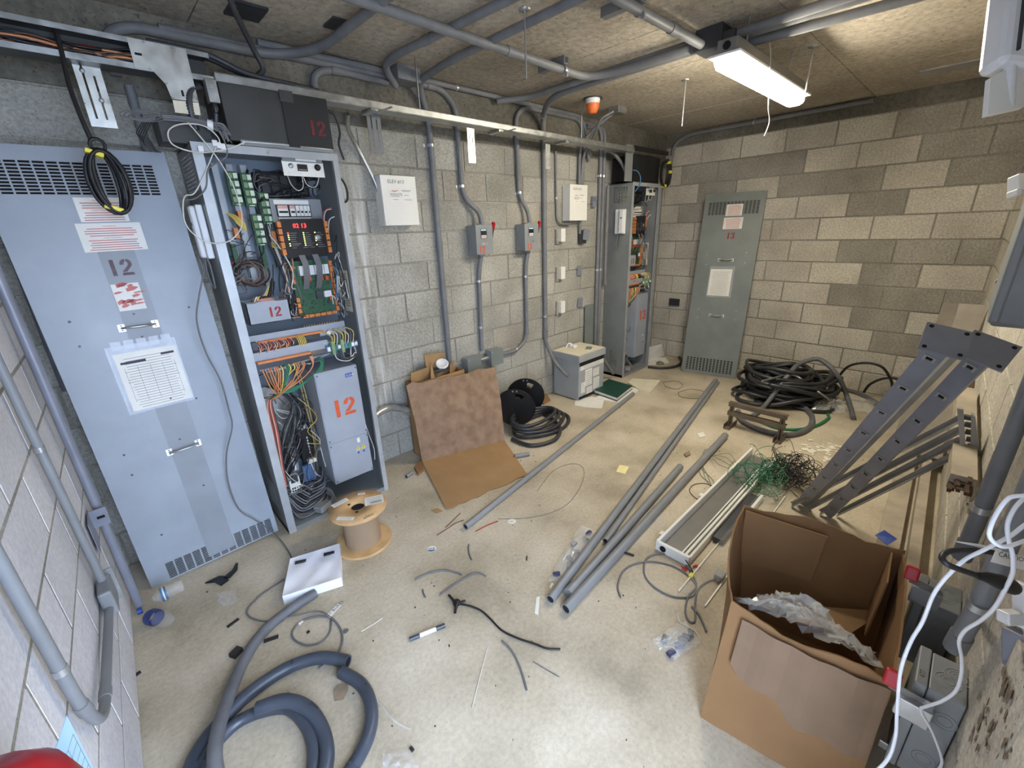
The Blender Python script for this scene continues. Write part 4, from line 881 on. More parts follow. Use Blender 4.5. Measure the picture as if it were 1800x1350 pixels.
for u, v in ((377, 252), (384, 256), (391, 258), (352, 262)): MB(Matrix.Translation(M(u, v, 2.400))).box(-.010, .010, -.012, .0, -.012, .012, bev=.003).build('clip', 'white_plastic', t)
cable('panel_lead', 'thin grey cable running down the leaning panel 12 to the floor', 'cable', [M(350, 455, 2.43), M(357, 480, 2.43), M(350, 520, 2.42), M(346, 565, 2.42), M(362, 620, 2.44), M(388, 670, 2.445), M(402, 720, 2.45), M(408, 750, 2.45), M(398, 800, 2.45), M(402, 850, 2.455), M(420, 895, 2.46), M(450, 915, 2.45), F(480, 936, .02), F(500, 958, .006), F(515, 985, .004)], .0035, 'cable_grey')

# ---- white boxes
def white_box(x0, x1, z0, z1, label, txt):
    t = thing('white_control_box', label, 'control box', ((x0+x1)/2, 2.72, z0), 'white control boxes on the block wall')
    MB().box(x0, x1, 2.685, 2.765, z0, z1, bev=.002).build('body', 'white_paint', t)
    MB().box(x0-.001, x1+.001, 2.675, 2.685, z0-.001, z1+.001, bev=.003).build('lid', 'white_paint', t)
    T = X3((x0, 2.6748, z0), (1, 0, 0), (0, 0, 1)); w, h = x1-x0, z1-z0
    MB(T).text(txt, .030, .045, h-.045, .0004, shear=.1).build('hand_lettering', 'ink', t)
    o = MB(T).box(.05, w-.025, h-.155, h-.075, 0, .0003).build('maker_label', 'paper', t)
    MB(T).prism([(.062, h-.092), (.075, h-.086), (.09, h-.09), (.105, h-.084), (.118, h-.092), (.104, h-.089), (.09, h-.097), (.076, h-.092)][::-1], .0004, .0008).build('label_swoosh', 'red_ink', o)
    MB(T).text('KINGSTE', .021, .058, h-.118, .0006).build('label_name', 'ink', o)
    mb = MB(T)
    for x, y, l in ((.06, .124, .06), (.14, .086, .07), (.145, .092, .055), (.155, .115, .035), (.07, .142, .04), (.155, .142, .055)): mb.box(x, x+l, h-y, h-y+.0025, .0004, .0007)
    mb.build('label_print', 'ink_soft', o)['kind'] = 'stuff'
    MB().lathe([(.006, 0), (.006, .01)], 8, (x1, 2.72, z1-.1), (1, 0, 0)).build('latch', 'metal_dark', t)
p0, p1 = M(668, 311, 2.675), M(736, 396, 2.675)
white_box(p0.x, p0.x+.250, 1.672, 1.968, 'white control box hand lettered ELEV #13, nearer the camera', 'ELEV #13')
p0, p1 = M(1003, 328, 2.675), M(1030, 387, 2.675)
white_box(p0.x-.005, p0.x+.25, 1.68, 1.985, 'white control box on the wall near the far cabinet', 'ELEV #13')
# ---- disconnect switches
def disconnect(x0, num, label):
    w, z0, z1 = .165, 1.447, 1.660
    t = thing('disconnect_switch', label, 'switch box', (x0+w/2, 2.7, z0), 'grey disconnect switches on the block wall')
    MB().box(x0, x0+w, 2.672, 2.765, z0, z1, bev=.003).build('body', 'box_grey', t)
    MB().box(x0-.002, x0+w+.002, 2.655, 2.672, z0, z1+.002, bev=.003).build('cover', 'box_grey', t)
    T = X3((x0, 2.6548, z0), (1, 0, 0), (0, 0, 1))
    o = MB(T).box(.045, .105, .115, .185, 0, .0006).build('rating_label', 'black_plastic', t)
    MB(T).box(.05, .10, .172, .183, .0006, .001).build('label_band', 'tag_blue', o); MB(T).box(.05, .10, .118, .140, .0006, .001).build('label_panel', 'paper', o)
    MB(T).box(.052, .06, .121, .136, .001, .0013).build('label_mark', 'red_ink', o)
    mb = MB(T); [mb.box(.065, .095, .122+.005*i, .124+.005*i, .001, .0013) for i in range(3)]; mb.build('label_print', 'ink', o)['kind'] = 'stuff'
    MB(T).box(.055, .11, .068, .085, 0, .0006).build('maker_plate', 'galv', t)
    stencil(T @ Matrix.Translation((.028, .010, 0)), num, .052, .80).build('stencil_number', 'stencil_orange', t)
    a = Vector((x0+w+.012, 2.69, z0+.115))
    o = MB().bar(a+Vector((0, 0, -.02)), a+Vector((.006, -.02, .07)), .01, .02, (1, 0, 0)).build('lever', 'metal_dark', t)
    MB(X3(a+Vector((.006, -.02, .07)), (1, 0, 0), (.1, -.3, 1))).box(-.012, .012, -.005, .05, -.012, .012, bev=.006).build('red_grip', 'red_plastic', o)
    MB().lathe([(.016, 0), (.016, .012)], 12, (x0+w, 2.70, z0+.105), (1, 0, 0)).build('pivot', 'metal_dark', t)
    for zz, d in ((z0, -1), (z1, 1)): MB().lathe([(.028, 0), (.028, .006), (.022, .012)], 14, (x0+w*.55, 2.715, zz), (0, 0, d)).build('hub', 'box_grey', t)
disconnect(2.172, '12', 'nearer grey switch box with red lever and stencilled 12')
disconnect(2.695, '13', 'farther grey switch box with red lever, left of the tallest conduit')
# ---- low boxes, switch plates, blanks
def jb(x0, x1, z0, z1, label):
    t = thing('conduit_box', label, 'junction box', ((x0+x1)/2, 2.72, z0)); MB().box(x0, x1, 2.69, 2.765, z0, z1, bev=.002).build('body', 'box_grey', t)
    MB().box(x0-.002, x1+.002, 2.686, 2.69, z0-.002, z1+.002).build('lid', 'panel_green', t); MB().lathe([(.004, 0), (.004, .002)], 8, (x0+.015, 2.686, z1-.015), (0, -1, 0)).build('screw', 'zinc', t)
jb(2.03, 2.17, .515, .64, 'grey conduit box low on the wall, left of the low pair'); jb(2.285, 2.42, .52, .655, 'grey conduit box low on the wall, right of the low pair')
tag(MB().tube([(2.17, 2.73, .59), (2.285, 2.73, .59)], .018, 12).build('conduit_nipple', 'galv'), 'short pipe nipple joining the two low conduit boxes', 'pipe fitting')
for i, (u, v) in enumerate(((984, 414), (984, 480), (984, 540))):
    p = M(u, v, 2.75); t = thing('wall_switch_cover', ('top', 'middle', 'bottom')[i]+' one of the three white cover boxes on the wall', 'cover', (p.x, 2.75, p.z-.06), 'white cover boxes in a column')
    MB().box(p.x-.045, p.x+.035, 2.752, 2.768, p.z-.075, p.z+.055).build('wall_recess', 'mortar', t)
    MB().box(p.x-.02, p.x+.042, 2.715, 2.765, p.z-.055, p.z+.06, bev=.003).build('cover', 'white_paint', t)
for i, (u, v, w, h) in enumerate(((1024, 414, .09, .11), (1020, 476, .075, .10), (1021, 532, .08, .10))):
    p = M(u, v, 2.75)
    if i == 0:
        t = thing('wall_socket', 'dark grey socket box hanging off the wall under the far white box', 'socket', (p.x, 2.74, p.z-.06))
        MB().box(p.x-.055, p.x+.04, 2.73, 2.768, p.z-.075, p.z+.05, bev=.004).build('back_box', 'metal_dark', t); MB(Matrix.Translation((p.x+.02, 2.725, p.z+.01)) @ Matrix.Rotation(.15, 4, 'Y')).box(-.05, .05, -.01, .0, -.055, .05, bev=.003).build('cover', 'strut_paint', t)
    else: tag(MB(Matrix.Translation((p.x, 2.765, p.z)) @ Matrix.Rotation(.05*i, 4, 'Y')).box(-w/2, w/2, -.012, 0, -h/2, h/2, bev=.008).build('blank_plate', 'strut_paint'), ('', 'dark blank plate on the wall beside the middle white cover', 'dark blank plate on the wall beside the bottom white cover')[i], 'wall plate')
tag(MB().box(3.74, 3.80, 2.735, 2.765, 1.80, 1.90, bev=.003).box(3.75, 3.785, 2.725, 2.737, 1.855, 1.885).build('small_relay_box', 'strut_paint'), 'small dark box with pale top right of the far white box', 'box')
tag(MB(X3((3.66, 2.74, .30), (1, 0, 0), (.0, .012, 1))).box(0, .15, 0, .545, 0, .004).build('metal_strip', 'panel_green'), 'narrow grey metal plate leaning behind the transformer', 'plate')
# ---- transformer
t = thing('transformer', 'pale grey floor standing transformer with vented top and data labels', 'transformer', (3.36, 2.58, 0))
MB().box(3.155, 3.57, 2.42, 2.74, .01, .395, bev=.004).build('case', 'transformer_grey', t)
MB().box(3.145, 3.58, 2.41, 2.75, .395, .465, bev=.006).build('lid', 'transformer_grey', t)
MB().box(3.15, 3.575, 2.425, 2.745, .465, .468).build('dusty_top', 'paper_aged', t)
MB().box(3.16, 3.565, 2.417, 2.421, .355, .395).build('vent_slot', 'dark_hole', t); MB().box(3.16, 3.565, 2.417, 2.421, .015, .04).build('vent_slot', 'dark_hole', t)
T = X3((3.155, 2.419, .01), (1, 0, 0), (0, 0, 1))
for a, b, c, d in ((.02, .40, .30, .345), (.10, .21, .12, .29), (.23, .33, .19, .27), (.04, .10, .06, .17), (.13, .22, .03, .10), (.24, .34, .05, .17)):
    label_sheet(T, t, a, b, c, d, 'data_label', 'paper', 7, 'ink_soft')
for p in ((3.17, .03), (3.17, .37), (3.55, .03), (3.55, .37)): MB().lathe([(.006, 0), (.005, .003)], 8, (p[0], 2.42, p[1]), (0, -1, 0)).build('screw', 'zinc', t)
for p in ((2.48, .03), (2.68, .03), (2.68, .42)): MB().lathe([(.006, 0), (.005, .003)], 8, (3.155, p[0], p[1]), (-1, 0, 0)).build('screw', 'zinc', t)
flex([(3.04, YC, .60), (3.06, 2.72, .50), (3.09, 2.66, .37), (3.13, 2.58, .27), (3.155, 2.55, .24)], .020, m='conduit_grey', label='grey flexible conduit from the tallest conduit into the transformer side')
flex([(3.575, 2.60, .36), (3.66, 2.58, .34), (3.76, 2.56, .27), (3.86, 2.54, .14), (3.92, 2.53, .07)], .020, m='conduit_grey', label='grey flexible conduit between the transformer and the far cabinet')
tag(MB().box(3.33, 3.38, 2.62, 2.68, .468, .50, bev=.006).tube(curve([(3.30, 2.70, .47), (3.33, 2.69, .51), (3.38, 2.66, .485)], 5), .008, 6).build('conduit_strap', 'white_plastic'), 'pale fitting lying on the transformer top', 'fitting')
tag(MB(Matrix.Translation((3.44, 2.52, .4685)) @ Matrix.Rotation(.5, 4, 'Z')).box(-.05, .05, -.03, .03, 0, .003).build('metal_offcut', 'panel_green'), 'bent grey metal offcut lying on the transformer top', 'offcut')
# spiral conduit stub near the near cabinet
flex([(1.09, 2.60, .26), (1.12, 2.64, .36), (1.20, 2.70, .42), (1.32, 2.72, .43), (1.44, 2.72, .38), (1.55, 2.72, .28)], .028, m='galv_bright', label='thick spiral metal conduit arching low behind the cardboard sheet')
tag(MB().box(5.14, 5.165, 2.43, 2.56, .66, .745, bev=.003).build('socket_plate', 'metal_dark'), 'dark outlet plate low on the far wall in the corner', 'outlet')
# ================================================================ ceiling services
CN = (0, 0, 1)
conduit('ceiling_conduit', [(-.28, 1.92, 2.505), (1.9, 1.955, 2.505), (2.58, 1.965, 2.505), (2.65, 1.75, 2.505), (2.65, 1.27, 2.505)], .022, 'grey ceiling conduit crossing the room then bending to the junction box', rad=.18, couplings=(.62,), m='conduit_grey')
conduit('ceiling_conduit', [(-.28, 1.29, 2.50), (2.62, 1.255, 2.50)], .022, 'grey ceiling conduit crossing nearest the camera into the junction box', couplings=(.9,))
conduit('ceiling_conduit', [(2.50, 2.72, 2.515), (2.66, 2.55, 2.53), (2.69, 1.29, 2.54)], .021, 'upper conduit of the ceiling pair leading to the junction box', rad=.16)
conduit('ceiling_conduit', [(2.675, 1.17, 2.515), (2.66, .55, 2.515), (2.66, -.15, 2.515)], .022, 'left conduit of the ceiling pair beyond the junction box', couplings=(.5,))
conduit('ceiling_conduit', [(2.80, 1.17, 2.50), (2.86, .47, 2.50), (2.90, -.13, 2.50)], .022, 'right conduit of the ceiling pair beyond the junction box')
conduit('ceiling_conduit', [(1.62, 2.66, 2.46), (1.52, 2.60, 2.52), (1.49, 2.45, 2.528), (1.57, 1.5, 2.528), (1.64, .4, 2.528)], .020, 'grey ceiling conduit starting at the small box by the wall', rad=.10, couplings=(.25,))
conduit('ceiling_conduit', [(5.135, 2.70, 2.15), (5.135, 2.66, 2.47), (5.13, 2.50, 2.535), (5.13, .9, 2.54)], .019, 'grey conduit along the top of the far wall bending down in the corner', rad=.14, straps=((.55, (-1, 0, 0)),))
t = thing('ceiling_junction_box', 'dark grey cast junction box where the ceiling conduits meet', 'junction box', (2.69, 1.22, 2.45))
MB().box(2.62, 2.76, 1.15, 1.29, 2.47, 2.569, bev=.004).build('body', 'metal_dark', t); MB().box(2.63, 2.75, 1.09, 1.15, 2.43, 2.53, bev=.004).build('hub', 'metal_dark', t)
for p in ((2.65, 1.30, 2.505), (2.72, 1.14, 2.515)): MB().lathe([(.03, -.02), (.03, .02)], 10, p, (0, 1, 0)).build('locknut', 'metal_dark', t)
flex([(2.64, 1.11, 2.44), (2.60, 1.10, 2.41), (2.58, 1.10, 2.39), (2.66, 1.105, 2.385), (2.8, 1.11, 2.385), (3.0, 1.11, 2.39)], .014, m='conduit_grey', label='grey conduit dropping from the junction box along the lit batten')
for (x, y, lb) in ((2.345, 1.955, 'strut hanger with bright clamp on the conduit near the far cabinets'), (2.03, 1.268, 'strut hanger with bright clamp on the nearest crossing conduit')):
    t = thing('strut_hanger', lb, 'hanger', (x, y, 2.45), 'strut hangers on the ceiling conduits')
    MB().box(x-.02, x+.02, y-.02, y+.19, 2.528, 2.569).build('strut', 'conduit_grey', t); MB().box(x-.014, x+.014, y-.0215, y-.02, 2.534, 2.563).build('strut_end', 'metal_dark', t)
    MB().tube([(x-.008, y, 2.503), (x+.008, y, 2.503)], .026, 14).build('clamp', 'zinc', t); MB().box(x-.006, x+.006, y-.03, y-.015, 2.465, 2.49, bev=.002).build('clamp_bolt', 'zinc', t)
for (x, y, u, v, lb) in ((1.747, 1.69, 925, 138, 'threaded rod hanging from the ceiling between the near conduits'), (3.371, 1.70, 1199, 222, 'bright threaded rod hanging near the orange detector'), (3.387, .94, 1415, 178, 'bright threaded rod hanging beyond the end of the lit batten')):
    zz = M(u, v, y).z; t = thing('threaded_rod', lb, 'rod', (x, y, zz), 'threaded rods hanging from the ceiling')
    MB().tube([(x, y, zz), (x, y, 2.57)], .005, 6).build('rod', 'zinc', t); MB().lathe([(.028, 0), (.028, .006), (.012, .012)], 12, (x, y, 2.569), (0, 0, -1)).build('anchor', 'galv', t)
t = thing('smoke_detector', 'ceiling smoke detector wearing an orange dust cap', 'smoke detector', (3.20, 2.38, 2.50))
c = F(1042, 172, 2.57)
MB().lathe([(.075, 0), (.075, .008)], 20, (c.x, c.y, 2.569), (0, 0, -1)).build('mounting_plate', 'metal_dark', t)
MB().lathe([(.058, .008), (.056, .03), (.05, .042)], 20, (c.x, c.y, 2.569), (0, 0, -1)).build('base', 'white_plastic', t)
MB().lathe([(.052, .04), (.05, .07), (.034, .10), (.03, .105), (.002, .106)], 20, (c.x, c.y, 2.569), (0, 0, -1)).build('dust_cap', 'orange_plastic', t)
c = F(1085, 190, 2.56); t = thing('ceiling_outlet_box', 'small metal outlet box on the ceiling near the far cabinet', 'junction box', (c.x, c.y, 2.52))
MB().box(c.x-.055, c.x+.055, c.y-.05, c.y+.05, 2.515, 2.569, bev=.004).build('body', 'galv', t); MB().box(c.x+.0, c.x+.06, c.y-.055, c.y-.02, 2.53, 2.555).build('ear', 'galv', t)
conduit('thin_conduit', [(c.x-.05, c.y+.0, 2.53), (c.x-.13, c.y+.08, 2.48), (3.56, 2.62, 2.36), (3.545, 2.72, 2.25), (3.545, 2.74, 2.0)], .010, 'thin dark conduit curving from the ceiling outlet box down to the wall', rad=.12)
c = F(700, 118, 2.54); t = thing('ceiling_pull_box', 'grey pull box tucked under the ceiling at the wall above the wireway', 'junction box', (1.68, 2.66, 2.48))
MB().box(1.62, 1.78, 2.62, 2.74, 2.49, 2.569, bev=.004).build('body', 'conduit_grey', t); MB().lathe([(.004, 0), (.004, .003)], 8, (1.70, 2.62, 2.53), (0, -1, 0)).build('screw', 'zinc', t)
for (u, v, w_, h_, lb) in ((595, 42, .10, .12, 'dark grey plate fixed to the ceiling above the near cabinet'), (432, 18, .14, .16, 'dark plate on the ceiling at the top left')):
    c = F(u, v, 2.566); tag(MB().box(c.x-w_/2, c.x+w_/2, c.y-h_/2, c.y+h_/2, 2.558, 2.569).build('ceiling_plate', 'metal_dark'), lb, 'plate')
c = F(1695, 112, 2.566); tag(MB().box(c.x-.05, c.x+.10, c.y-.12, c.y+.22, 2.560, 2.569).build('embed_plate', 'strut_grey'), 'greenish steel plate cast in the ceiling by the far wall', 'plate')

# ================================================================ left wall services
XL = lambda y: -.3235+.0247*y
LN = (1, 0, 0)
conduit('side_conduit', [(XL(1.8)+.021, 1.83, 2.2), (XL(1.9)+.021, 1.94, .47)], .0125, 'slim grey conduit on the left wall dropping to the small box', straps=((.68, LN),), m='conduit_pvc')
conduit('side_conduit', [(XL(1.15)+.023, 1.17, 2.2), (XL(1.15)+.023, 1.195, .62), (XL(1.2)+.024, 1.27, .475), (XL(1.8)+.021, 1.85, .405)], .0125, 'thick grey conduit on the left wall elbowing into the small box', straps=((.63, LN),), couplings=(.69, .80), rad=.09, m='conduit_pvc')
t = thing('side_outlet_box', 'small grey outlet box at the foot of the slim left wall conduit', 'junction box', (XL(1.9)+.02, 1.91, .36))
MB().box(XL(1.9)+.003, XL(1.9)+.042, 1.85, 1.975, .375, .475, bev=.008).build('body', 'conduit_pvc', t); MB().box(XL(1.97)+.003, XL(1.97)+.05, 1.975, 1.982, .35, .49).build('cover', 'galv', t)
conduit('side_conduit', [(XL(2.35)+.03, 2.37, .02), (XL(2.35)+.03, 2.35, 2.2)], .017, 'dark conduit in the left corner behind the leaning panel', m='strut_paint')
t = thing('conduit_clip', 'slotted angle clip holding the corner conduit on the left wall', 'clip', (XL(2.2)+.03, 2.28, .55))
MB().box(XL(2.25)+.003, XL(2.25)+.006, 2.20, 2.33, .44, .58).box(XL(2.25)+.003, XL(2.25)+.06, 2.315, 2.32, .50, .58).build('angle', 'strut_paint', t); MB().box(XL(2.2)+.025, XL(2.2)+.05, 2.3135, 2.3145, .535, .547).build('slot', 'dark_hole', t)
# fire extinguisher at the lower left edge
t = thing('fire_extinguisher', 'red fire extinguisher with a pale inspection tag on the left wall', 'extinguisher', (-.225, .585, .60))
MB().lathe([(.03, .60), (.066, .61), (.070, .68), (.070, 1.03), (.064, 1.065), (.047, 1.09), (.022, 1.105), (.02, 1.12)], 28, (-.225, .585, 0)).build('cylinder', 'extinguisher_red', t)
MB().lathe([(.024, 1.12), (.024, 1.15), (.012, 1.155)], 12, (-.225, .585, 0)).build('valve', 'zinc', t)
MB().bar((-.225, .58, 1.16), (-.20, .50, 1.175), .018, .006).bar((-.225, .58, 1.15), (-.20, .50, 1.14), .018, .006).build('lever', 'black_plastic', t)
MB().box(-.304, -.296, .57, .60, .7, 1.16).build('wall_hook', 'metal_dark', t)
o = MB(X3((-.205, .66, .83), (.2, 1, 0), (0, -.12, 1))).box(0, .085, 0, .17, 0, .001, bev=.0004).build('inspection_tag', 'tag_blue', t)
mb = MB(X3((-.205, .66, .83), (.2, 1, 0), (0, -.12, 1)))
for i in range(9): mb.box(.006, .079, .012+.016*i, .0128+.016*i, .001, .0012)
for i in range(4): mb.box(.006+.024*i, .0068+.024*i, .012, .14, .001, .0012)
mb.build('tag_grid', 'ink_soft', o)
# ================================================================ things on the floor
def px_cable(name, label, cat, pts, r, m, group=None, n=8, seg=6, lift=None):
    q = [F(u, v, r*1.0+(lift[i] if lift else 0.0)) for i, (u, v) in enumerate(pts)]
    return cable(name, label, cat, q, r, m, group, n, seg)
def pipe(a, b, r, label, za=0, zb=0, coup=False, name='conduit_length'):
    A, B_ = F(*a, r+za), F(*b, r+zb); t = thing(name, label, 'pipe', (A.x, A.y, 0), 'loose grey conduit lengths on the floor')
    n = 6; d = (B_-A).normalized(); MB().tube([A+(B_-A)*k/n for k in range(n+1)], r, 14, hollow=.82).build('tube', 'conduit_pvc', t)
    for p_, s_ in ((A, 1), (B_, -1)): MB().tube([p_+d*s_*.004, p_+d*s_*.006], r*.81, 14).build('bore_shade', 'dark_hole', t)  # near-black disc in each pipe mouth, shade put into the colour
    if coup: MB().tube([A-d*.004, A+d*.06], r*1.2, 14, hollow=.84).build('coupling', 'conduit_pvc', t)
pipe((818, 926), (1113, 692), .019, 'single loose grey pipe in front of the cardboard sheet')
pipe((967, 1054), (1258, 668), .022, 'leftmost long pipe of the loose bundle')
pipe((999, 1043), (1196, 820), .022, 'shorter middle pipe of the loose bundle with a coupling end', coup=True)
pipe((994, 1071), (1275, 765), .024, 'rightmost thick pipe of the loose bundle')
pipe((1064, 951), (1262, 672), .016, 'thin pipe lying between the two left bundle pipes', za=.004)
pipe((1124, 869), (1250, 690), .012, 'thinnest short pipe near the far end of the bundle', za=.004)
pipe((905, 802), (930, 798), .016, 'short grey pipe offcut peeking from under the cardboard sheet')
pipe((714, 838), (724, 831), .014, 'tiny dark pipe offcut beside the near cabinet')
# ---- big hoses bottom left
def hose(label, pts, r, m='hose_blue', lift=None, group='thick flexible hoses at bottom left', hollow=0):
    q = [F(u, v, r+(lift[i] if lift else 0)) for i, (u, v) in enumerate(pts)]
    c = curve(q, 10); c[0] = c[0]; o = tag(MB().tube(c, r, 14, hollow=hollow).build('flexible_hose', m), label, 'hose', group)
    if hollow: d = (c[1]-c[0]).normalized(); MB().tube([c[0]+d*.004, c[0]+d*.008], r*.79, 14).build('bore_shade', 'dark_hole', o)  # dark disc just inside the cut end paints the shade there
    return o
hose('dull grey hose running out from under the foam tray', [(555, 1042), (505, 1075), (462, 1112), (430, 1160), (402, 1225), (383, 1285), (378, 1340), (395, 1400), (440, 1460)], .022, 'hose_grey', lift=[0, 0, 0, 0, .03, .06, .06, .03, 0])
hose('glossy dark hose with an open cut end under the cable loop', [(612, 1163), (565, 1156), (510, 1172), (455, 1206), (405, 1250), (362, 1300), (335, 1350), (330, 1410)], .024, hollow=.8)
hose('dark hose curving down at right of the hose tangle', [(600, 1181), (635, 1203), (652, 1240), (650, 1285), (628, 1335), (590, 1390)], .023, hollow=.8)
hose('dusty dark hose forming the outer of two arches', [(452, 1246), (500, 1232), (540, 1245), (565, 1280), (575, 1325), (565, 1380)], .024, lift=[.02, .03, .02, 0, 0, 0])
hose('dark hose forming the inner of two arches', [(352, 1345), (385, 1300), (420, 1268), (462, 1250), (505, 1245), (535, 1270), (550, 1310), (548, 1360), (530, 1400)], .021)
# ---- foam tray
q = [F(u, v, .055) for u, v in ((496, 1048), (600, 1015), (597, 955), (510, 982))]
t = thing('foam_tray', 'white foam packing tray with two slots lying by the wooden spool', 'packing foam', (sum((p for p in q), Vector())/4).xy.to_3d())
def bilerp(q, a, b): return (q[0]*(1-a)+q[1]*a)*(1-b)+(q[3]*(1-a)+q[2]*a)*b
mb = MB(); n = 9; vs = []
for j in range(n+1):
    for i in range(n+1):
        p = bilerp(q, i/n, j/n); edge = i in (0, n) or j in (0, n); vs.append((p.x, p.y, .055-(.0 if edge else .008*math.sin(i*1.3)*math.sin(j*.9+.5)+.006)))
fs = [(j*(n+1)+i, j*(n+1)+i+1, (j+1)*(n+1)+i+1, (j+1)*(n+1)+i) for j in range(n) for i in range(n)]
mb.add(vs, fs, True)
low = [Vector((p.x, p.y, .002)) for p in q]; mb.add([*q, *low], [(0, 4, 5, 1), (1, 5, 6, 2), (2, 6, 7, 3), (3, 7, 4, 0), (7, 6, 5, 4)]); mb.build('foam_body', 'foam_white', t)
for a, b in ((.22, .82), (.78, .80)):
    p = bilerp(q, a, b); MB(Matrix.Translation((p.x, p.y, .052)) @ Matrix.Rotation(-.45, 4, 'Z')).box(-.026, .026, -.009, .009, -.004, .003).build('slot', 'metal_dark', t)
# ---- wooden spool
c = F(640, 951); hz = M(632, 888, c.y).z; t = thing('cable_spool', 'empty wooden cable spool with paper labels standing on its end', 'spool', (c.x, c.y, 0))
R_ = .152
MB().lathe([(R_, 0), (R_, .014)], 40, (c.x, c.y, .001)).build('bottom_flange', 'spool_wood', t)
MB().lathe([(.095, .014), (.095, hz-.014)], 32, (c.x, c.y, 0), caps=False).build('drum', 'spool_kraft', t)
mb = MB(); prof = [(.036, hz-.014), (R_, hz-.014), (R_, hz), (.036, hz), (.036, hz-.014)]; mb.lathe(prof, 40, (c.x, c.y, 0), caps=False).build('top_flange', 'spool_wood', t)
MB().lathe([(.036, .0), (.036, .003)], 20, (c.x, c.y, hz-.012)).build('core_hole', 'dark_hole', t)
TS = X3((c.x, c.y, hz), rgt0, (fwd.x, fwd.y, 0))
for i, (x, y, w_, h_, a) in enumerate(((.042, -.005, .10, .08, .35), (-.125, -.01, .09, .035, .85), (-.075, -.115, .09, .026, -.08), (-.035, .105, .04, .018, .1))):
    TT = TS @ Matrix.Translation((x, y, .0003)) @ Matrix.Rotation(a, 4, 'Z'); o = label_sheet(TT, t, 0, w_, 0, h_, 'shipping_label', 'paper', 5, 'ink_soft')
    if i == 0:
        mb = MB(TT); r = random.Random(2); x_ = .03
        while x_ < .09: b_ = r.uniform(.0008, .003); mb.box(x_, x_+b_, .012, .028, .0008, .0011); x_ += b_+r.uniform(.001, .003)
        mb.build('barcode', 'ink', o)
MB(TS @ Matrix.Translation((.072, -.118, .0005)) @ Matrix.Rotation(.75, 4, 'Z')).text('elec', .036, 0, 0).build('printed_word', 'ink', t)
for a in (0, 2.1, 4.2): MB().lathe([(.008, 0), (.008, .0006)], 10, (c.x+.055*math.cos(a), c.y+.055*math.sin(a), hz)).build('bolt_hole', 'dark_hole', t)
# ---- cardboard sheet
fr = [F(785, 897, .004), F(927, 835, .004)]; cr = [F(742, 812, .012), F(887, 775, .012)]; tp = [M(713, 676, 2.58), M(869, 645, 2.56)]
t = thing('cardboard_sheet', 'large brown cardboard sheet bent against the wall by the near cabinet', 'cardboard', cr[0])
def grid_sheet(a, b, nu, nv, wob=0.0, seed=1, th=.005, ragged=()):
    r = random.Random(seed); mb = MB(); nrm = (b[0]-a[0]).cross(a[1]-a[0]).normalized(); vs = []
    for j in range(nv+1):
        for i in range(nu+1):
            p0 = a[0]+(a[1]-a[0])*i/nu; p1 = b[0]+(b[1]-b[0])*i/nu; p = p0+(p1-p0)*j/nv+nrm*wob*r.uniform(-1, 1)
            if (j == nv and 'b' in ragged) or (j == 0 and 'a' in ragged): p = p+(p1-p0).normalized()*r.uniform(-.012, .012)
            vs.append(p)
    k = len(vs); vs += [p-nrm*th for p in vs]; w_ = nu+1
    fs = [(j*w_+i, j*w_+i+1, (j+1)*w_+i+1, (j+1)*w_+i) for j in range(nv) for i in range(nu)]
    fb = [tuple(k+q for q in f[::-1]) for f in fs]; ed = []
    for i in range(nu): ed += [(i+1, i, k+i, k+i+1), (nv*w_+i, nv*w_+i+1, k+nv*w_+i+1, k+nv*w_+i)]
    for j in range(nv): ed += [(j*w_, (j+1)*w_, k+(j+1)*w_, k+j*w_), ((j+1)*w_+nu, j*w_+nu, k+j*w_+nu, k+(j+1)*w_+nu)]
    return mb.add(vs, fs+fb+ed)
f1 = [cr[0]+(tp[0]-cr[0])*.52+Vector((0, -.02, 0)), cr[1]+(tp[1]-cr[1])*.52+Vector((0, -.02, 0))]
grid_sheet(fr, cr, 14, 8, .002, 2, ragged=('a',)).build('lower_fold', 'card_brown', t)
grid_sheet(cr, f1, 14, 6, .001, 3).build('middle_fold', 'card_scuffed', t)
grid_sheet(f1, tp, 14, 6, .002, 4, ragged=('b',)).build('upper_fold', 'card_scuffed', t)
# ---- open carton behind the sheet
t = thing('small_carton', 'open brown carton behind the cardboard sheet holding a white round cap', 'carton', (1.70, 2.66, 0))
for a in (((1.47, 2.60), (1.93, 2.60)), ((1.93, 2.60), (1.93, 2.715)), ((1.93, 2.715), (1.47, 2.715)), ((1.47, 2.715), (1.47, 2.60))):
    MB().slab([(a[0][0], a[0][1], .003), (a[1][0], a[1][1], .003), (a[1][0], a[1][1], .60), (a[0][0], a[0][1], .60)], (a[1][1]-a[0][1], -(a[1][0]-a[0][0]), 0), -.005).build('side', 'card_brown', t)
MB().slab([M(745, 624, 2.70), M(780, 619, 2.70), M(783, 640, 2.72), M(752, 665, 2.72)], (0, -1, .2), .005).build('flap', 'card_brown', t)
MB().slab([M(722, 656, 2.64), M(752, 645, 2.70), M(752, 668, 2.70), M(722, 672, 2.64)], (.3, -1, 0), .005).build('flap', 'card_brown', t)
MB().slab([M(757, 636, 2.63), M(757, 668, 2.62), M(765, 668, 2.62)], (0, -1, 0), .005).build('flap', 'card_brown', t)
MB().slab([M(792, 640, 2.65), M(798, 632, 2.69), M(796, 665, 2.69), M(790, 668, 2.65)], (-1, -.3, 0), .005).build('flap', 'card_brown', t)
p = M(777, 640, 2.66); tag(MB().lathe([(.048, 0), (.05, .008), (.046, .012), (.038, .013), (.036, .010), (.0, .010)], 24, p, (-.25, -.5, .75)).build('plastic_disc', 'white_plastic'), 'white round plastic cap sticking out of the small carton', 'cap')
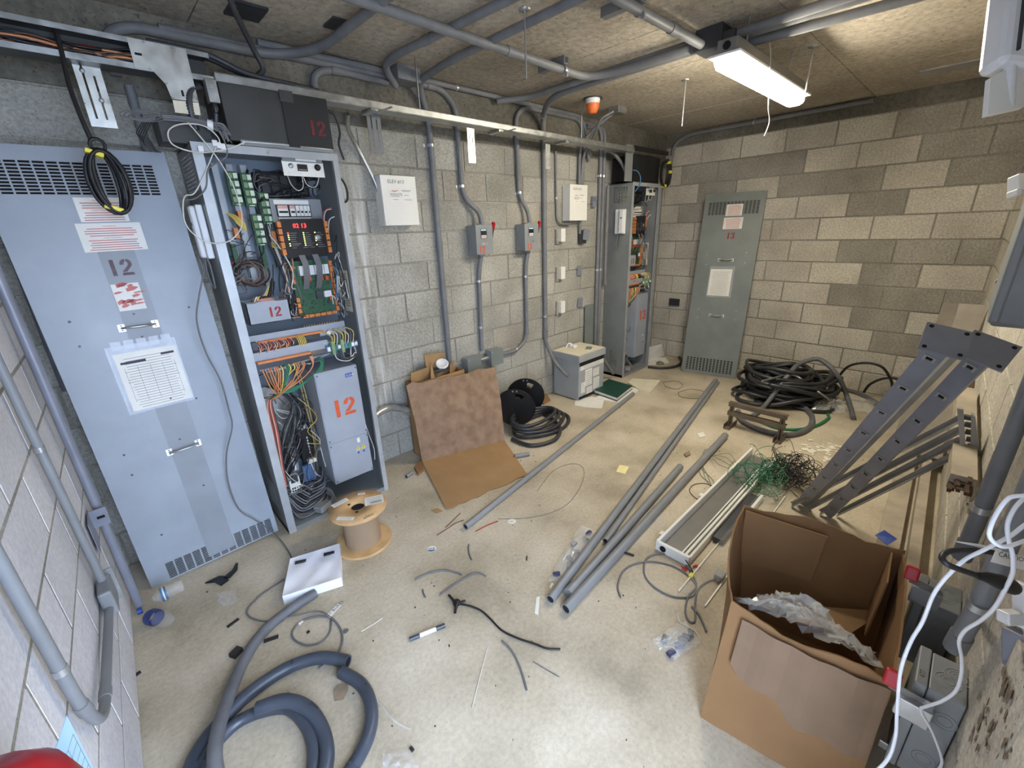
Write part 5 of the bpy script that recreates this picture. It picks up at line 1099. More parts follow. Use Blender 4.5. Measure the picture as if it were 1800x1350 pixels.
p = M(770, 650, 2.64); tag(MB().box(p.x-.05, p.x+.07, p.y-.02, p.y+.03, p.z-.02, p.z+.006, bev=.006).build('dark_fitting', 'metal_dark'), 'dark metal fitting in the small carton under the white cap', 'fitting')
# ---- black reels with hoses
def reel(c, ax, label):
    t = thing('cable_reel', label, 'reel', (c[0], c[1], 0), 'black reels beside the cardboard sheet'); ax = Vector(ax).normalized(); c = Vector(c); u = ax.orthogonal().normalized(); v = ax.cross(u)
    R0 = .172; seg = 40; mb = MB()
    # disc with an oval finger hole: ring sectors leave a gap
    hole_a = math.atan2(Vector((0, 0, 1)).dot(v), Vector((0, 0, 1)).dot(u))
    def P(r_, a, h): return c+u*math.cos(a)*r_+v*math.sin(a)*r_+ax*h
    rings = [.03, .085, .105, .135, R0]
    for k in range(seg):
        a0, a1 = 2*math.pi*k/seg, 2*math.pi*(k+1)/seg; am = (a0+a1)/2; dl = abs((am-hole_a-.35+math.pi) % (2*math.pi)-math.pi)
        for i in range(4):
            if dl < .28 and i in (1, 2): continue
            r0, r1 = rings[i], rings[i+1]; vs = [P(r0, a0, -.004), P(r1, a0, -.004), P(r1, a1, -.004), P(r0, a1, -.004), P(r0, a0, .004), P(r1, a0, .004), P(r1, a1, .004), P(r0, a1, .004)]
            mb.add(vs, [(0, 1, 2, 3), (7, 6, 5, 4), (1, 5, 6, 2), (0, 3, 7, 4), (0, 4, 5, 1), (3, 2, 6, 7)])
    mb.build('flange', 'black_plastic', t)
    MB().lathe([(R0, -.006), (R0+.004, 0), (R0, .006)], seg, c, ax, caps=False).build('rim', 'black_plastic', t)
    MB().lathe([(.06, .004), (.06, .10)], 24, c, ax).build('hub', 'black_plastic', t)
    for a in (hole_a-.1, hole_a+.12): MB().lathe([(.008, -.005), (.008, .005)], 8, P(.155, a, 0), ax).build('drive_hole', 'galv', t)
reel((2.34, 2.47, .178), (.75, .62, .05), 'nearer black plastic reel half hidden by the cardboard sheet')
reel((2.60, 2.60, .178), (.70, .66, .08), 'farther black plastic reel by the block wall')
for i, (rx, ry, cx, cy, z, lb) in enumerate(((.30, .17, 2.50, 2.30, .016, 'bottom'), (.27, .16, 2.48, 2.32, .045, 'second'), (.25, .15, 2.46, 2.34, .074, 'third'), (.23, .14, 2.45, 2.36, .10, 'fourth'))):
    pts = [(cx+rx*math.cos(a), cy+ry*math.sin(a)*(1+.05*math.sin(3*a+i)), z+.008*math.sin(2*a+i)) for a in [k/18*2*math.pi for k in range(18)]]
    t = tag(MB().tube(curve(pts, 4, True)+[Vector(pts[0])], .0155, 10).build('hose_coil', 'hose_black'), lb+' black hose turn coiled on the floor below the reels', 'hose', 'black hose turns below the reels')
px_cable('hose_coil', 'black hose loop swinging out widest from the reels', 'hose', [(900, 772), (935, 783), (975, 773), (984, 752), (968, 735), (945, 722), (930, 720)], .017, 'hose_black', seg=10)
p = F(945, 722, .0); t = thing('green_bottle', 'green ribbed plastic bottle behind the reels', 'bottle', p)
MB().lathe([(.025, 0), (.032, .008), (.034, .02), (.031, .03), (.034, .04), (.031, .05), (.034, .06), (.031, .07), (.034, .08), (.030, .10), (.014, .125), (.014, .14)], 18, (p.x, p.y, .0)).build('body', 'green_plastic', t)
p = F(955, 712); tag(MB().slab([p+Vector((0, 0, .003)), p+Vector((.13, .02, .003)), p+Vector((.15, .09, .05)), p+Vector((.02, .06, .09))], (0, -1, .6), .004).build('card_scrap', 'card_dark'), 'torn brown cardboard scrap between reels and transformer', 'cardboard')
# ---- papers and binder
def flat(name, label, cat, pts, z, th, m, group=None):
    q = [F(u, v, z+th) for u, v in pts]; return tag(MB().slab(q, (0, 0, -1), th).build(name, m), label, cat, group)
flat('folded_drawing', 'white folded wiring drawing on the floor before the transformer', 'paper', [(1012, 702), (1040, 697), (1062, 702), (1058, 718), (1030, 716), (1010, 712)], .001, .003, 'paper')
o = MB()
r = random.Random(9)
for i in range(7): o.add([(F(1020+r.random()*25, 705+r.random()*8, .0045)), (F(1025+r.random()*25, 704+r.random()*8, .0045)), (F(1026+r.random()*25, 705+r.random()*8, .0045))], [(0, 1, 2)])
flat('paper_stack', 'white paper sheets under the green binder', 'paper', [(1045, 700), (1095, 708), (1126, 684), (1085, 676)], .001, .008, 'paper')
t = thing('ring_binder', 'dark green ring binder lying on papers by the far cabinet', 'binder', F(1080, 685, .01))
q = [F(u, v, .05) for u, v in ((1041, 684), (1085, 699), (1112, 678), (1070, 666))]
MB().slab(q, (0, 0, -1), .004).build('cover', 'binder_green', t); MB().slab([p-Vector((0, 0, .034)) for p in q], (0, 0, -1), .004).build('back_cover', 'binder_green', t)
MB().slab([p*.97+sum((x for x in q), Vector())/4*.03-Vector((0, 0, .006)) for p in q], (0, 0, -1), .026).build('pages', 'paper', t)
tag(MB().slab([F(u, v, .058) for u, v in ((1040, 684), (1044, 682), (1062, 667), (1057, 668))], (0, 0, -1), .003).build('yellow_marker', 'tape_yellow'), 'yellow strip lying against the green binder', 'marker')
flat('cream_pad', 'cream paper pad lying in front of the far cabinet', 'paper', [(1104, 672), (1112, 665), (1161, 668), (1143, 689), (1125, 685)], .001, .022, 'paper_aged')
flat('loose_paper', 'white loose sheet at the foot of the far cabinet', 'paper', [(1139, 630), (1170, 628), (1176, 637), (1140, 640)], .001, .01, 'paper')
q = [RW(1140, 628, 4.80), RW(1140, 612, 4.84), RW(1163, 605, 4.86), RW(1168, 625, 4.80)]
tag(MB().slab([F(1139, 633, .01), F(1168, 626, .01), RW(1163, 605, 4.95), RW(1140, 610, 4.95)], (1, 0, -.3), .006).build('propped_papers', 'paper'), 'white papers propped up between far cabinet and leaning panel', 'paper')
tag(MB().lathe([(.05, 0), (.045, .02), (.02, .035), (.0, .04)], 9, F(1160, 640, 0)).build('dirt_clump', 'dust_grey'), 'small dusty clump by the propped papers', 'debris')
px_cable('black_pipe_bend', 'black hose piece curving from behind the leaning panel 13', 'hose', [(1139, 645), (1165, 647), (1188, 644), (1198, 636), (1194, 628)], .016, 'hose_black', seg=10)
# ---- far hose pile
r = random.Random(21)
pc = Vector((4.55, 1.02, 0))
for i in range(22):
    a = r.uniform(.30, .46)*(1-.012*i); b = r.uniform(.16, .30); th = r.uniform(-.9, -.2) if i % 3 else r.uniform(.5, 1.3); tx, ty = r.uniform(-.22, .22), r.uniform(-.16, .16); z0 = .03+.0115*i; cx, cy = pc.x+r.uniform(-.09, .09), pc.y+r.uniform(-.12, .12)
    pts = []
    for k in range(12):
        f_ = k/12*2*math.pi; x = a*math.cos(f_)*(1+.07*math.sin(2*f_+i)); y = b*math.sin(f_); X_, Y_ = x*math.cos(th)-y*math.sin(th), x*math.sin(th)+y*math.cos(th)
        pts.append((min(cx+X_, 5.12), cy+Y_, max(.02, z0+x*tx+y*ty+.015*math.sin(3*f_+i))))
    tag(MB().tube(curve(pts, 4, True)+[Vector(pts[0])], r.choice([.016, .018, .02]), 9).build('hose_loop', 'hose_black'), 'black hose loop in the tangled pile against the far wall', 'hose', 'black hose loops in the far pile')
tag(MB().tube(curve([F(1318, 735, .02), F(1345, 712, .05), RW(1385, 660, 4.3), RW(1405, 640, 4.5), RW(1440, 632, 4.6), RW(1472, 660, 4.55), F(1490, 700, .08), F(1500, 735, .02)], 8), .02, 10).build('hose_length', 'hose_grey'), 'lighter grey hose arching over the far hose pile', 'hose')
tag(MB().tube(curve([F(1455, 690, .1), F(1480, 685, .12), F(1510, 692, .09), F(1540, 708, .03), F(1560, 725, .02)], 8), .02, 10).build('hose_length', 'hose_grey'), 'grey hose end trailing right from the far pile', 'hose')
for i, (pts, lb) in enumerate(((((1470, 668), (1490, 645), (1520, 638), (1550, 645), (1566, 668), (1570, 690)), 'outer'), (((1518, 690), (1530, 675), (1555, 665), (1580, 668), (1600, 690)), 'inner'))):
    q = [RW(u, v, 4.95+.05*i) for u, v in pts]; q = [Vector((p.x, p.y, max(p.z, .012))) for p in q]
    tag(MB().tube(curve(q, 8), .011, 8).build('cable_arc', 'black_cable'), lb+' black cable arc standing against the far wall', 'cable')
tag(MB().tube(curve([F(1250+90, 640+30, .30), F(1395, 660, .26), F(1440, 690, .18), F(1462, 705, .1)], 6), .009, 8).build('thin_rod', 'galv'), 'thin bright rod lying across the far hose pile', 'rod')
# ---- steel frame, hose stub, green cable
t = thing('steel_stand', 'small rusty steel frame with two rails standing on channel feet', 'bracket', (3.55, .95, 0))
for y in (1.13, .76):
    o = MB().box(3.47, 3.63, y-.025, y+.025, .003, .006).box(3.47, 3.63, y-.025, y-.021, .003, .045).box(3.47, 3.63, y+.021, y+.025, .003, .045).build('channel_foot', 'rust_steel', t)
    MB().box(3.535, 3.565, y-.003, y+.003, .006, .215).box(3.535, 3.541, y-.018, y+.018, .006, .215).build('upright', 'rust_steel', t)
for z in (.215, .135): MB().box(3.53, 3.57, .73, 1.16, z, z+.006).box(3.53, 3.536, .73, 1.16, z-.03, z).build('cross_rail', 'rust_steel', t)
px_cable('hose_stub', 'short fat grey hose curling round the steel frame', 'hose', [(1297, 722), (1308, 742), (1345, 758), (1390, 764), (1422, 752), (1428, 735), (1420, 722), (1405, 708)], .021, 'hose_grey', seg=10, lift=[.04, 0, 0, 0, 0, 0, 0, .02])
px_cable('green_cable', 'green cable curving across the floor by the steel frame', 'cable', [(1338, 742), (1365, 752), (1400, 755), (1435, 748), (1456, 735), (1455, 728)], .012, 'wire_green', seg=8)
px_cable('green_cable', 'green cable running under the front of the far hose pile', 'cable', [(1355, 702), (1385, 705), (1415, 712), (1432, 716)], .009, 'wire_green', seg=8)
# ---- wire tangle
r = random.Random(31)
t = thing('wire_tangle', 'springy tangle of thin green and black wire by the old light fitting', 'wire', F(1372, 850))
for i in range(96):
    blk = i < 62; c0 = F(1392 if blk else 1332, 845 if blk else 850, 0)+Vector((r.uniform(-.14, .14), r.uniform(-.09, .09), 0)); R1 = r.uniform(.05, .12)
    nv = Vector((r.uniform(-1, 1), r.uniform(-1, 1), r.uniform(.2, 1))).normalized(); u = nv.orthogonal().normalized(); v = nv.cross(u); h = R1*max(abs(u.z), abs(v.z))*1.05+r.uniform(.0, .05)
    pts = [c0+Vector((0, 0, h))+u*R1*math.cos(k/10*6.28)+v*R1*.8*math.sin(k/10*6.28)+Vector((.006*k*r.uniform(-1, 1), 0, 0)) for k in range(r.randint(8, 13))]
    pts = [Vector((p.x, p.y, max(p.z, .004))) for p in pts]
    MB().tube(curve(pts, 4), .0019, 5).build('wire_loop', 'black_cable' if blk else 'wire_green', t)
for i in range(4): MB().tube(curve([F(1300, 830, .06), F(1262+i*6, 815-i*6, .05), F(1240-i*4, 790+i*8, .01), F(1230+i*8, 830+i*5, .004), F(1250, 850+i*6, .004)], 6), .0017, 5).build('wire_loop', 'wire_green' if i % 2 else 'cable_grey', t)
# ---- old light fitting on the floor
t = thing('removed_luminaire', 'dismantled white strip light body lying on the floor by the big carton', 'light fixture', (2.45, .74, 0))
MB().box(1.80, 3.15, .672, .832, .004, .010).build('reflector_tray', 'fixture_grey', t)
MB().box(1.785, 3.165, .826, .842, .0, .062, bev=.004).build('tray_edge', 'fixture_white', t); MB().box(1.785, 3.165, .662, .676, .0, .045, bev=.004).build('tray_edge', 'fixture_white', t); MB().box(1.782, 1.802, .662, .842, .0, .055, bev=.004).build('tray_end', 'fixture_white', t)
MB().box(1.80, 3.05, .690, .704, .008, .032, bev=.003).build('batten', 'fixture_white', t); MB().box(1.80, 3.0, .715, .722, .008, .024).build('batten', 'fixture_white', t)
MB().lathe([(.017, 0), (.017, .003)], 14, (1.782, .80, .028), (-1, 0, 0)).build('cable_hole', 'dark_hole', t)
for x in (1.86, 2.35): MB().box(x, x+.035, .842, .868, .02, .045, bev=.004).build('latch', 'fixture_white', t)
MB().box(2.05, 2.6, .60, .655, .003, .035, bev=.004).build('ballast_cover', 'metal_dark', t); MB().box(2.30, 2.62, .585, .60, .003, .04).build('side_strip', 'fixture_white', t)
c = curve([(1.80, .70, .03), (1.77, .66, .03), (1.76, .63, .01), (1.735, .62, .01)], 6); MB().tube(c, .003, 5).build('lamp_lead', 'black_cable', t)
MB().box(1.715, 1.745, .612, .632, .003, .014, bev=.003).build('lead_tag', 'tape_yellow', t)
q0 = F(1222, 1000); t = thing('clear_diffuser', 'clear plastic light diffuser lying beside the big carton', 'diffuser', (1.95, .58, 0))
prof = [(.50, .003), (.505, .035), (.52, .05), (.60, .05), (.615, .035), (.62, .003)]
vs = [(1.60, y, z) for y, z in prof]+[(2.75, y, z) for y, z in prof]; k = len(prof)
MB().add(vs, [(i, i+1, k+i+1, k+i) for i in range(k-1)]+[tuple(range(k)), tuple(range(k, 2*k))]).build('cover', 'clear_acrylic', t)
MB().box(1.60, 2.75, .618, .624, .0, .010).box(1.60, 2.75, .496, .502, .0, .010).build('rim', 'fixture_white', t)
p = F(1265, 1013, .02); tag(MB().box(p.x-.02, p.x+.03, p.y-.02, p.y+.02, .001, .035, bev=.004).lathe([(.012, 0), (.012, .004)], 10, (p.x-.021, p.y, .018), (-1, 0, 0)).build('cable_gland', 'box_grey'), 'small grey gland at the left foot of the big carton', 'fitting')
for i, (u, v) in enumerate(((1219, 985), (1208, 1000), (1224, 993))):
    p = F(u, v, .004); t = thing('wire_connector', ('first', 'second', 'third')[i]+' red splayed wire tag by the clear diffuser', 'connector', p)
    for k in range(3): MB().bar(p, p+Vector((.03*math.cos(1+k*.6+i), .03*math.sin(1+k*.6+i), .006)), .006, .003).build('prong', 'red_plastic', t)
# ---- cables around it
px_cable('loose_cable', 'dark thin cable looping widest on the floor near the old light fitting', 'cable', [(1091, 1050), (1086, 1030), (1095, 1005), (1115, 992), (1145, 987), (1180, 994), (1205, 1008), (1222, 1025), (1222, 1042), (1208, 1050), (1180, 1048), (1150, 1032), (1133, 1010), (1135, 985), (1150, 975), (1172, 973)], .0045, 'cable_grey')
px_cable('loose_cable', 'dark thin cable winding from the old fitting to the carton corner', 'cable', [(1200, 985), (1215, 1005), (1224, 1030), (1210, 1048), (1205, 1075), (1212, 1092), (1222, 1090), (1222, 1060), (1228, 1035), (1245, 1022), (1262, 1018)], .0045, 'cable_grey')
px_cable('loose_cable', 'short dark cable end left of the carton', 'cable', [(1216, 1066), (1230, 1082), (1242, 1110)], .0045, 'cable_grey')
px_cable('loose_wire', 'brown wire hoop sticking out left of the old light fitting', 'wire', [(1262, 858), (1240, 850), (1220, 852), (1212, 862), (1222, 875), (1238, 882)], .003, 'wire_brown')
# ================================================================ things by the near (front) wall
YF = lambda x: -.265+.0319*x
def FW(u, v, off=0.0):
    d = ray(u, v); k = (-.265+off)/(d.y-.0319*d.x); return Vector((0, 0, H))+d*k
# ---- big carton
NLb, NRb, FRb, FLb = Vector((1.135, .315, 0)), Vector((1.20, -.10, 0)), Vector((1.76, -.06, 0)), Vector((1.69, .39, 0))
NLt, NRt, FRt, FLt = F(1285, 1062, .49), F(1572, 1200, .47), F(1592, 968, .49), F(1308, 884, .50)
t = thing('big_carton', 'large open brown cardboard carton with worn rim holding bubble wrap', 'carton', (1.45, .15, 0))
def card_wall(b0, b1, t0, t1, bulge, name, m, nu=14, nv=8, seed=1, rag=.004, th=.006):
    r = random.Random(seed); mb = MB(); nrm = (b1-b0).cross(t0-b0).normalized(); vs = []
    for j in range(nv+1):
        for i in range(nu+1):
            a, b = i/nu, j/nv; p = (b0*(1-a)+b1*a)*(1-b)+(t0*(1-a)+t1*a)*b+nrm*(bulge*math.sin(math.pi*a)*b*b+r.uniform(-.0015, .0015))
            if j == nv: p.z += r.uniform(-rag, rag)+(.012*math.sin(a*9+seed))
            vs.append(p)
    k = len(vs); vs += [p-nrm*th for p in vs]; w_ = nu+1
    fs = [(j*w_+i, j*w_+i+1, (j+1)*w_+i+1, (j+1)*w_+i) for j in range(nv) for i in range(nu)]; fb = [tuple(k+q for q in f[::-1]) for f in fs]; ed = []
    for i in range(nu): ed += [(i+1, i, k+i, k+i+1), (nv*w_+i, nv*w_+i+1, k+nv*w_+i+1, k+nv*w_+i)]
    for j in range(nv): ed += [(j*w_, (j+1)*w_, k+(j+1)*w_, k+j*w_), ((j+1)*w_+nu, j*w_+nu, k+j*w_+nu, k+(j+1)*w_+nu)]
    return mb.add(vs, fs+fb+ed, False).build(name, m, t)
card_wall(NLb, NRb, NLt, NRt, .018, 'near_side', 'card_dark', seed=1)
card_wall(NRb, FRb, NRt, FRt, .01, 'right_side', 'card_dark', seed=2)
card_wall(FRb, FLb, FRt, FLt, .02, 'far_side', 'card_dark', seed=3)
card_wall(FLb, NLb, FLt, NLt, .03, 'left_side', 'card_dark', seed=4)
MB().slab([NLb+Vector((.01, -.01, .004)), NRb+Vector((.01, .01, .004)), FRb+Vector((-.01, .01, .004)), FLb+Vector((-.01, -.01, .004))], (0, 0, 1), .005).build('bottom', 'card_dark', t)
dn = (NRb-NLb).normalized(); nn = Vector((dn.y, -dn.x, 0))
def nearface(a, b, off): return (NLb*(1-a)+NRb*a)*(1-b)+(NLt*(1-a)+NRt*a)*b+Vector((-1, -.16, 0))*(off+.02*math.sin(math.pi*a)*b*b)
# peeled outer ply on the near side
mb = MB(); vs = []; nu, nv = 16, 7; r = random.Random(6)
for j in range(nv+1):
    for i in range(nu+1):
        a = .10+.89*i/nu; lo = .50+.05*math.sin(a*7)+.03*math.sin(a*19)-.10*a+(.05 if i == 0 else 0); b = lo+(.965-lo)*j/nv
        vs.append(nearface(a, b, .012+.003*math.sin(a*25)))
mb.add(vs, [(j*(nu+1)+i, (j+1)*(nu+1)+i, (j+1)*(nu+1)+i+1, j*(nu+1)+i+1) for j in range(nv) for i in range(nu)]); mb.build('torn_ply', 'card_dark_scuff', t)
# inner loose flaps and torn piece
MB().slab([FLt+Vector((-.03, -.02, -.01)), (FLt*.4+FRt*.6)+Vector((-.03, .01, -.02)), (FLt*.45+FRt*.55)+Vector((-.06, .0, -.22)), FLt+Vector((-.05, -.03, -.25))], (-1, 0, 0), .005).build('inner_flap', 'card_dark', t)
MB().slab([FRt+Vector((-.02, .03, -.015)), FRt+Vector((-.20, .02, -.02)), FRt+Vector((-.21, .03, -.26)), FRt+Vector((-.03, .05, -.27))], (0, 1, 0), .005).build('inner_flap', 'card_dark', t)
MB().slab([F(1385, 1090, .26), F(1440, 1068, .28), F(1535, 1075, .27), F(1530, 1092, .24), F(1490, 1118, .23)], (0, 0, 1), .005).build('torn_piece', 'card_brown', t)
tag(MB().slab([FRt+Vector((.02, .09, .004)), FRt+Vector((.05, .07, .02)), FRt+Vector((.03, .03, .015)), FRt+Vector((-.01, .05, .0))], (0, 0, 1), .002).build('blue_film', 'blue_plastic'), 'scrap of blue film on the far right rim of the big carton', 'film')
# bubble wrap
def crumple(pts, nu, nv, amp, seed, name, m, label, cat, zmin=0.0, dome=0.0, fold=3.0, thick=0.0):
    r = random.Random(seed); q = [Vector(p) for p in pts]; vs = []; ph = [r.uniform(0, 6) for _ in range(12)]
    for j in range(nv+1):
        for i in range(nu+1):
            a, b = i/nu, j/nv; p = bilerp(q, a, b); d = dome*math.sin(math.pi*a)*math.sin(math.pi*b)
            d += amp*(math.sin(a*fold*6+ph[0]+4*math.sin(b*5+ph[1]))*.5+.35*math.sin(b*fold*8+ph[2]+3*math.sin(a*7+ph[3]))+.4*r.uniform(-1, 1))
            p = p+Vector((amp*.8*r.uniform(-1, 1), amp*.8*r.uniform(-1, 1), d)); p.z = max(p.z, zmin); vs.append(p)
    o = MB().add(vs, [(j*(nu+1)+i, j*(nu+1)+i+1, (j+1)*(nu+1)+i+1, (j+1)*(nu+1)+i) for j in range(nv) for i in range(nu)], False).build(name, m)
    return tag(o, label, cat)
crumple([F(1290, 1052, .40), F(1545, 1165, .34), F(1530, 1150, .26), F(1355, 1045, .30)], 26, 12, .018, 3, 'bubble_wrap', 'bubble_film', 'crumpled clear bubble wrap inside the big carton', 'bubble wrap', dome=.05)
crumple([F(1350, 1060, .34), F(1480, 1120, .34), F(1450, 1075, .28), F(1370, 1040, .32)], 16, 10, .02, 5, 'bubble_wrap', 'bubble_film', 'inner fold of clear bubble wrap deep in the big carton', 'bubble wrap', dome=.05)

# ---- steel posts with base plates
def post(bot, top, w_, d_, label, plate, roll=0.0, plate_rot=0.0, holes=9):
    bot, top = Vector(bot), Vector(top); ax = (top-bot).normalized(); L_ = (top-bot).length
    view = (Vector((0, 0, H))-(bot+top)/2); nrm = (view-ax*view.dot(ax)).normalized(); nrm = Matrix.Rotation(roll, 3, ax) @ nrm; sd = ax.cross(nrm)
    T = Matrix(((sd.x, ax.x, nrm.x, bot.x), (sd.y, ax.y, nrm.y, bot.y), (sd.z, ax.z, nrm.z, bot.z), (0, 0, 0, 1)))
    if T.to_3x3().determinant() < 0: T = T @ Matrix.Diagonal((-1, 1, 1, 1))
    t = thing('steel_post', label, 'post', bot, 'grey punched steel posts with base plates')
    h_ = .017; n = holes; xs = [-w_/2, -h_/2, h_/2, w_/2]; mb = MB(T)
    mb.box(-w_/2, -h_/2, 0, L_, -.003, 0); mb.box(h_/2, w_/2, 0, L_, -.003, 0); y = 0
    for k in range(n):
        c = L_*(k+.6)/n; mb.box(-h_/2, h_/2, y, c-h_/2, -.003, 0); y = c+h_/2
    mb.box(-h_/2, h_/2, y, L_, -.003, 0)
    mb.box(-w_/2, -w_/2+.003, 0, L_, -d_, -.003); mb.box(w_/2-.003, w_/2, 0, L_, -d_, -.003); mb.box(-w_/2, w_/2, 0, L_, -d_-.003, -d_); mb.build('channel', 'strut_paint', t)
    for k in range(n):
        c = L_*(k+.6)/n; MB(T).box(-h_*.9, h_*.9, c+h_*.5, c+h_*.85, 0, .003).box(-h_*.9, -h_*.5, c-h_*.6, c+h_*.5, 0, .003).box(h_*.5, h_*.9, c-h_*.6, c+h_*.5, 0, .003).build('hole_collar', 'strut_grey', t)
    for k in range(n):
        c = L_*(k+.6)/n; MB(T).box(-h_*.52, h_*.52, c-h_*.52, c+h_*.52, -.0052, -.0032).build('hole_shade', 'dark_hole', t)  # black slab under each hole, painted in for the shade inside
    TP_ = T @ Matrix.Translation((0, L_, -d_/2)) @ Matrix.Rotation(-math.pi/2, 4, 'X') @ Matrix.Rotation(plate_rot, 4, 'Z')
    o = MB(TP_).box(-plate/2, plate/2, -plate/2, plate/2, 0, .006).build('base_plate', 'strut_paint', t)
    for i in (-1, 1):
        for j in (-1, 1): MB(TP_).lathe([(.006, .0), (.006, .0068)], 10, (i*plate*.38, j*plate*.38, 0)).build('bolt_hole', 'dark_hole', o)
pA, pB = F(1408, 886, .02), dep(1655, 606, 1.25); post(pA, pB, .056, .03, 'left grey punched post leaning with its square base plate up', .105, plate_rot=.25)
pA, pB = F(1452, 905, .02), dep(1728, 622, 1.25); post(pA, pB, .054, .03, 'right grey punched post leaning with its base plate nearest the wall', .11, plate_rot=.2, roll=-.15)
t = thing('slender_channel', 'thin grey channel lying between the two punched posts', 'channel', F(1420, 890)); a, b = F(1420, 892, .015), dep(1690, 615, 1.38)
MB().bar(a, b, .022, .003).build('web', 'strut_grey', t); MB().bar(a+Vector((0, .012, .004)), b+Vector((0, .012, .004)), .003, .02).build('flange', 'strut_grey', t)
# ---- four slotted angles with an end channel
t = thing('angle_rack', 'rack of four parallel grey steel bars with an end channel by the near wall', 'rack', F(1440, 895))
for i, (u0, v0, u1, v1) in enumerate(((1392, 888, 1686, 738), (1418, 896, 1687, 758), (1442, 902, 1688, 776), (1472, 905, 1690, 797))):
    a, b = F(u0, v0, .015), RW(u1, v1, 2.42); MB().bar(a, b, .004, .030, (0, -.5, 1)).bar(a+Vector((0, 0, .013)), b+Vector((0, 0, .013)), .026, .003, (0, -.5, 1)).build('bar', 'strut_grey', t)
q = [RW(1682, 718, 2.40), RW(1693, 720, 2.40), RW(1697, 792, 2.40), RW(1688, 788, 2.40)]
MB().slab(q, (1, 0, 0), .03).build('channel_face', 'strut_grey', t)
q = [RW(1707, 728, 2.42), RW(1714, 733, 2.42), RW(1722, 800, 2.42), RW(1712, 808, 2.42), RW(1697, 793, 2.42), RW(1706, 785, 2.42)]
MB().slab(q, (1, 0, 0), .03).build('channel_flange', 'strut_grey', t)
for i in range(5): p = RW(1702+i*1.6, 735+i*13, 2.43); MB().box(p.x-.004, p.x+.02, p.y-.012, p.y+.014, p.z-.008, p.z+.008).build('hook', 'metal_dark', t)
# ---- boards along the wall
for i, (y, z0, z1, x0, x1, w_, lb) in enumerate(((-.03, 0, .045, 2.15, 4.6, .09, 'outermost floor board of the lumber along the near wall'), (-.125, 0, .09, 2.0, 4.7, .045, 'upright middle board of the lumber along the near wall'))):
    o = MB(Matrix.Rotation(.0319, 4, 'Z')).box(x0, x1, y-w_/2-.06, y+w_/2-.06, z0+.001, z1, bev=.003).build('timber_board', 'lumber'); tag(o, lb, 'board', 'timber boards along the near wall')
a, b = Vector((4.98, .03, .93)), Vector((4.2, .06, .02)); tag(MB().bar(a, b, .17, .022, (0, 0, 1)).build('grey_plank', 'lumber_grey'), 'left grey plank leaning up into the far right corner', 'plank', 'grey planks leaning in the corner')
a, b = Vector((4.35, -.045, 1.02)), Vector((3.7, -.05, .105)); tag(MB().bar(a, b, .13, .022, (0, 0, 1)).build('grey_plank', 'lumber_grey'), 'right grey plank leaning against the near wall', 'plank', 'grey planks leaning in the corner')
a, b = FW(1697, 690, .05), FW(1690, 850, .055); t = thing('timber_post', 'timber post with a dark broken end leaning by the near wall', 'timber', b)
MB().bar(a, b, .06, .07, (0, 1, 0)).build('post', 'lumber', t)
r = random.Random(8); d = (b-a).normalized()
for i in range(9): p = b+Vector((r.uniform(-.03, .03), r.uniform(-.03, .03), r.uniform(-.02, .03))); MB().bar(p-d*.02, p+d*r.uniform(.01, .05), .014, .012, (0, 1, 0)).build('splinter', 'lumber_dark', t)
a, b = FW(1703, 655, .03), FW(1690, 740, .03); tag(MB().bar(a, b, .03, .05, (0, 1, 0)).build('dark_timber', 'lumber_dark'), 'dark brown timber behind the broken post at the near wall', 'timber')
# ---- conduits and safety switches on the near wall
FN = (0, 1, 0)
hubB = FW(1680, 1135, .045); topB = FW(1733, 1042, .045)
conduit('near_conduit', [hubB, topB, Vector((topB.x+.03, YF(topB.x+.03)+.045, 2.3))], .019, 'thick grey conduit on the near wall entering the nearest safety switch', couplings=(.012,), straps=(), rad=.1)
hubA = FW(1692, 975, .04); midA = FW(1737, 869, .04)
conduit('near_conduit', [hubA, midA, Vector((midA.x+.02, YF(midA.x)+.04, 2.3))], .020, 'thick grey conduit on the near wall entering the farther safety switch', couplings=(.012,), rad=.1)
def strap(p, d, r_, tab, label):
    t = thing('pipe_strap', label, 'strap', p, 'zinc pipe straps on the near wall'); d = d.normalized()
    MB().tube([p-d*.011, p+d*.011], r_*1.14, 16).build('band', 'zinc', t)
    e = p+(tab-p).normalized()*r_*.9; MB().bar(e, tab, .022, .003, (0, 1, 0)).build('tab', 'zinc', t)
    MB().lathe([(.007, 0), (.006, .005)], 8, p+(tab-p)*.72+Vector((0, .002, 0)), FN).build('bolt', 'galv', t)
strap(hubA+(midA-hubA)*.78, midA-hubA, .020, FW(1696, 886, .010), 'zinc strap holding the farther near wall conduit')
strap(hubB+(topB-hubB)*.80, topB-hubB, .019, FW(1700, 1048, .012), 'zinc strap holding the nearest conduit above the safety switches')
def wc(u, v, d):
    p = dep(u, v, d); p.y = max(p.y, YF(p.x)+.009); return p
